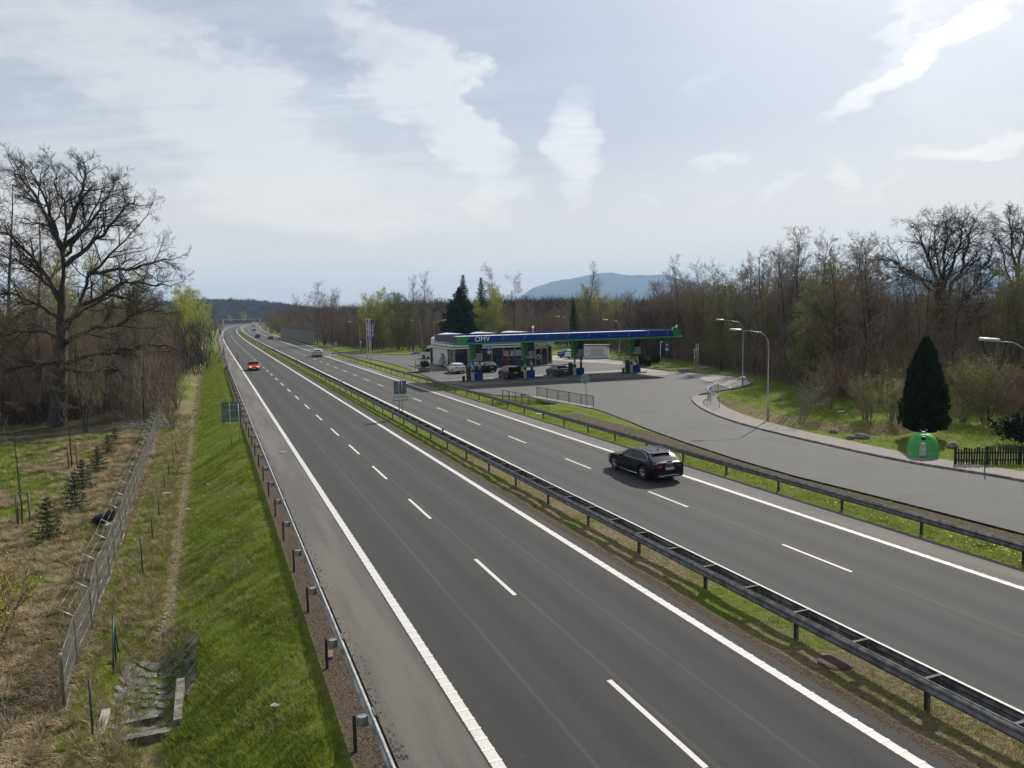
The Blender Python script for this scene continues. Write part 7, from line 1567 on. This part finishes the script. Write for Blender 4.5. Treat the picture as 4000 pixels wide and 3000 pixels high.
# wooded hill where the road disappears
hc = G(850, 1262); hd = hc.xy.normalized(); hcx, hcy = hd.x*1560, hd.y*1560
def hz_(x, y):
    u = ((x-hcx)*cos(R(-14))+(y-hcy)*sin(R(-14)))/165; v = (-(x-hcx)*sin(R(-14))+(y-hcy)*cos(R(-14)))/330; return 30*max(0, 1-u*u-v*v)**0.8
hill('hills', hcx, hcy, 165, 330, 30, R(-14), M_far, 0, 60, 0.8)
pts = []; hs = []
for k in range(2600):
    a = rg.rand()*2*pi; r = sqrt(rg.rand()); x = r*cos(a)*165; y = r*sin(a)*330; X_ = hcx+x*cos(R(-14))-y*sin(R(-14)); Y_ = hcy+x*sin(R(-14))+y*cos(R(-14)); pts.append((X_, Y_, hz_(X_, Y_)-2)); hs.append(12+6*rg.rand())
clump_field('hill_wood', pts[:2250], np.array(hs[:2250]), M_far, 'bare purple wood covering the hill at the end of the road', 60, 4.5, sz=1.0)
clump_field('hill_wood', pts[2250:2450], np.array(hs[2250:2450])+3, M_farc, 'dark conifers scattered over the hill wood', 90, 3.2, sz=1.3)
far_wood('hill_foot_wood', az_of(700), az_of(1120), 1180, 1330, lambda x, y: 0, 520, 'wood along the foot of the hill beyond the bend', M_far, (7, 13), .9, 60, 4.5)
far_wood('hill_foot_wood', az_of(-600), az_of(800), 700, 900, lambda x, y: 0, 520, 'far wood to the left of the road', M_far, (12, 18), .7, 60, 5)
far_wood('hill_foot_wood', az_of(1110), az_of(2000), 800, 1000, lambda x, y: 0, 620, 'far wood to the right of the bend', M_far, (9, 13), .8, 60, 5)
for x, y, r, s_, lab in ((950, 1240, 1130, 1.0, 'single fresh green tree before the hill'), (900, 1245, 1120, .7, 'smaller fresh green tree left of the first, before the hill')):
    a = az_of(x); plant('willow', Vector((r*sin(a), r*cos(a), 0)), lab, 'tree', None, None, s_*1.3)
# distant mountain, far enough to be blue with air
M_mtn = far_mat('mountain_forest', (0.020, 0.034, 0.036), (0.04, 0.058, 0.060))
prof_m = [(1950, 1215), (2040, 1150), (2080, 1124), (2150, 1105), (2200, 1094), (2280, 1075), (2330, 1071), (2390, 1068), (2450, 1071), (2520, 1074), (2600, 1077), (2680, 1090), (2760, 1110), (2900, 1140), (3100, 1175), (3250, 1195), (3420, 1120), (3500, 1085), (3620, 1060), (3720, 1045), (3800, 1055), (3900, 1090), (4100, 1150), (4400, 1190)]
def ridge(name, prof, dist, depth, ma, rough):
    V = []; n = 0; m_ = 14; xs = np.arange(prof[0][0], prof[-1][0], 10.0)
    for x in xs:
        y = piece(x, prof)+rough*(0.5*sin(x*0.05)+0.5*sin(x*0.13+1))+rough*0.6*rg.rand(); a, e = azel(x, y); hgt = CAMH+dist*math.tan(e)/1.0
        for j in range(m_):
            v = -1+2*j/(m_-1); rr = dist+v*depth; z = hgt*max(0.0, 1-abs(v)**1.6)*(1+0.04*sin(x*0.03+j*2))-2 if j not in (0, m_-1) else -3; V.append((rr*sin(a), rr*cos(a), z))
    I = np.arange(len(V)).reshape(len(xs), m_); F_ = np.stack([I[:-1, :-1], I[1:, :-1], I[1:, 1:], I[:-1, 1:]], -1).reshape(-1, 4); o = np_mesh(name, V, F_, ma, smooth=True); return tag(o, kind='structure')
ridge('mountain', prof_m, 9000, 1900, M_mtn, 1.5)
ridge('mountain', [(1490, 1215), (1500, 1150), (1530, 1144), (1560, 1148), (1600, 1175), (1640, 1210)], 10500, 900, M_mtn, 1.0)
# ---- grass: tufts and blades as real geometry
def blades(name, pts, H, W_, lean, ma, label, per=9, spread=.08, flat=0.0):
    P_ = np.repeat(np.array(pts, float), per, 0); n = len(P_); hs = np.repeat(np.asarray(H, float)*np.ones(len(pts)), per)*(0.55+0.6*rg.rand(n)); a = rg.rand(n)*2*pi; rr = spread*np.sqrt(rg.rand(n)); b = P_+np.stack([rr*np.cos(a), rr*np.sin(a), -0.02*np.ones(n)], 1)
    la = lean*(0.3+rg.rand(n)); d1 = np.stack([np.cos(a)*la*.5, np.sin(a)*la*.5, np.ones(n)], 1); d1 /= np.linalg.norm(d1, axis=1, keepdims=True); d2 = np.stack([np.cos(a)*la*1.8, np.sin(a)*la*1.8, np.ones(n)*(1-flat)], 1); d2 /= np.linalg.norm(d2, axis=1, keepdims=True)
    s_ = np.stack([-np.sin(a), np.cos(a), np.zeros(n)], 1)*(W_*(0.6+0.8*rg.rand(n)))[:, None]; m_ = b+d1*(hs*.5)[:, None]; e = m_+d2*(hs*.6)[:, None]
    V = np.stack([b-s_*.5, b+s_*.5, m_+s_*.4, m_-s_*.4, e], 1).reshape(-1, 3); k = np.arange(n)*5; F_ = np.concatenate([np.stack([k, k+1, k+2], 1), np.stack([k, k+2, k+3], 1), np.stack([k+3, k+2, k+4], 1)]); o = np_mesh(name, V, F_, ma); return tag(o, label, kind='stuff')
def scatter(s0, s1, t0, t1, n, dens=None, dz=0.0, pw=1.0):
    out = []
    while len(out) < n:
        s = s0+(s1-s0)*rg.rand()**pw; t = t0+(t1-t0)*rg.rand(); p = RD(s, t)
        if dens is not None and rg.rand() > dens(s, t, p): continue
        out.append((p.x, p.y, tz(p.x, p.y, s, t)+dz))
    return out
M_gb = leafmat('grass_blade_green', (0.165, 0.225, 0.020), (0.30, 0.36, 0.045), 0.4); M_gdry = leafmat('dry_grass_blade', (0.26, 0.20, 0.10), (0.46, 0.38, 0.22), 0.3); M_gdk = leafmat('dark_grass_blade', (0.095, 0.13, 0.016), (0.19, 0.225, 0.032), 0.4)
cl = lambda s, t, p: 0.25+0.75*(hsh(p.x*1.7, p.y*1.7) > -0.15)
blades('grass', scatter(-3, 70, -6.1, -2.75, 17000, cl, 0, 1.5), 0.11, 0.014, .7, M_gb, 'short green grass blades on the bank below the left rail', 7, .12)
blades('grass', scatter(60, 190, -6.3, -2.75, 9000, cl, 0, 1.2), 0.16, 0.035, .8, M_gb, 'grass of the far bank', 5, .25)
blades('grass', scatter(60, 160, -7, -3, 2500, None, 0, 1.2), 0.18, 0.035, .8, M_gdk, 'darker grass of the far bank', 5, .25)
blades('grass', scatter(-3, 45, -6.2, -2.9, 4800, lambda s, t, p: hsh(p.x*1.1+3, p.y*1.1) > 0, 0, 1.4), 0.16, 0.016, .8, M_gdk, 'darker grass blades on the bank', 7, .12)
blades('grass', scatter(-3, 40, -6.5, -2.8, 2600, lambda s, t, p: hsh(p.x*1.3-5, p.y*1.3) > 0.1, 0, 1.3), 0.14, 0.013, .9, M_gdry, 'dead straw among the bank grass', 6, .12)
blades('grass', scatter(-4, 45, 8.3, 10.4, 3200, cl, 0, 1.4), 0.09, 0.013, .8, M_gb, 'grass blades in the median strip', 6, .1)
blades('grass', scatter(-4, 40, 8.3, 10.5, 3200, None, 0, 1.3), 0.08, 0.012, 1.0, M_gdry, 'straw in the median strip', 5, .1)
dry = lambda s, t, p: 1.0 if hsh(p.x*0.8, p.y*0.8)+0.10*(t+14) > -0.05 else 0.08
blades('dry_grass', scatter(2, 62, -18, -8.95, 3600, dry, 0, 1.3), 0.34, 0.02, 1.3, M_gdry, 'matted pale dry grass tussocks of the left meadow', 26, .22, .5)
blades('dry_grass', scatter(6, 62, -19, -8.95, 1300, dry, 0.05, 1.2), 0.48, 0.022, 1.9, M_gdry, 'larger flopped tussocks of pale dry grass', 40, .26, .9)
blades('dry_grass', scatter(2, 75, -8.7, -7.0, 1100, None, 0, 1.3), 0.38, 0.018, 1.1, M_gdry, 'tall dry grass between the fence and the ditch', 18, .16, .4)
blades('grass', scatter(3, 62, -22, -8.9, 12000, None, 0, 1.2), 0.20, 0.018, .8, M_gdk, 'green grass growing through the meadow straw', 8, .2)
blades('grass', scatter(6, 50, -30, -14, 5200, lambda s, t, p: t < -14.5, 0, 1.1), 0.16, 0.018, .8, M_gb, 'green grass of the left meadow', 7, .25)
blades('grass', scatter(2, 60, -8.8, -6.0, 5200, lambda s, t, p: not (-6.85 < t < -6.4) or rg.rand() < .15, 0, 1.3), 0.20, 0.016, .8, M_gb, 'green tufts along the ditch', 9, .12)
vz = lambda s, t, p: lot_dist(p.xy) > 0.15
blades('grass', scatter(2, 70, 20.0, 24.2, 3600, lambda s, t, p: vz(s, t, p) and (t < 21.5 or s > 46 or rg.rand() < .25), 0, 1.4), 0.16, 0.018, .8, M_gb, 'grass tufts on the verge under the right hand rail', 8, .14)
blades('grass', scatter(2, 34, 20.0, 21.6, 700, vz, 0, 1.4), 0.12, 0.012, 1.0, M_gdry, 'straw on the verge under the right hand rail', 8, .14)
blades('grass', scatter(12, 75, 31, 52, 6500, lambda s, t, p: lot_dist(p.xy) > 2.2, 0, 1.1), 0.16, 0.022, .8, M_gb, 'lawn grass right of the footway', 7, .22)
blades('dry_grass', [(q.x+rg.normal(0, .5), q.y+rg.normal(0, .5), tz(q.x, q.y)) for a, b in zip(STREAM_B, STREAM_B[1:]) for q in [a.lerp(b, rg.rand()) for _ in range(130)]], 0.34, 0.025, 1.4, M_gdry, 'dry grass along the shallow ditch on the lawn', 22, .25, .6)
# dandelions on the verge
mb = MB(); rgd = random.Random(6)
for k in range(170):
    s_ = 3+34*rgd.random()**1.3; t_ = 20.3+0.9*rgd.random(); p = RD(s_, t_); z = tz(p.x, p.y, s_, t_)+0.12; mb.cyl((p.x, p.y, z), (p.x, p.y, z+0.012), 0.028, n=6)
mb.build('dandelions', mat('dandelion_yellow', (0.60, 0.42, 0.02), 0.7), None, 'yellow dandelions along the right hand verge', kind='stuff')
# leaf litter and fallen twigs behind the left rail
mb = MB()
for k in range(2600):
    s_ = 1+60*rgd.random()**1.6; t_ = rgd.choice((rgd.uniform(-3.3, -2.0), rgd.uniform(-2.05, -1.55), rgd.uniform(-2.2, -1.7))); p = RD(s_, t_); z = (0.006 if t_ > -1.8 else tz(p.x, p.y, s_, t_)+0.008); r_ = rgd.uniform(.012, .04); a = rgd.random()*6
    mb.add([(p.x+r_*cos(a), p.y+r_*sin(a), z), (p.x-r_*.4*sin(a), p.y+r_*.4*cos(a), z+r_*.5), (p.x-r_*cos(a), p.y-r_*sin(a), z), (p.x+r_*.4*sin(a), p.y-r_*.4*cos(a), z+r_*.3)], [(0, 1, 2, 3)])
mb.build('leaf_litter', mat('dead_leaf', (0.17, 0.11, 0.07), 0.9, 0, 0.5, 9), None, 'dead leaves and chips along the left rail', kind='stuff')
# ---- air
mb = MB(); mb.box((0, 4900, 239), (24000, 13600, 500.0)); ma, t = GM('pale_air')
vol = t.new('ShaderNodeVolumePrincipled', {'Color': (0.50, 0.73, 1.0, 1), 'Density': 1.1e-4, 'Anisotropy': 0.1}); t.l.new(vol.outputs[0], t.new('ShaderNodeOutputMaterial').inputs[1]); o = mb.build('haze', ma, None, kind='stuff')
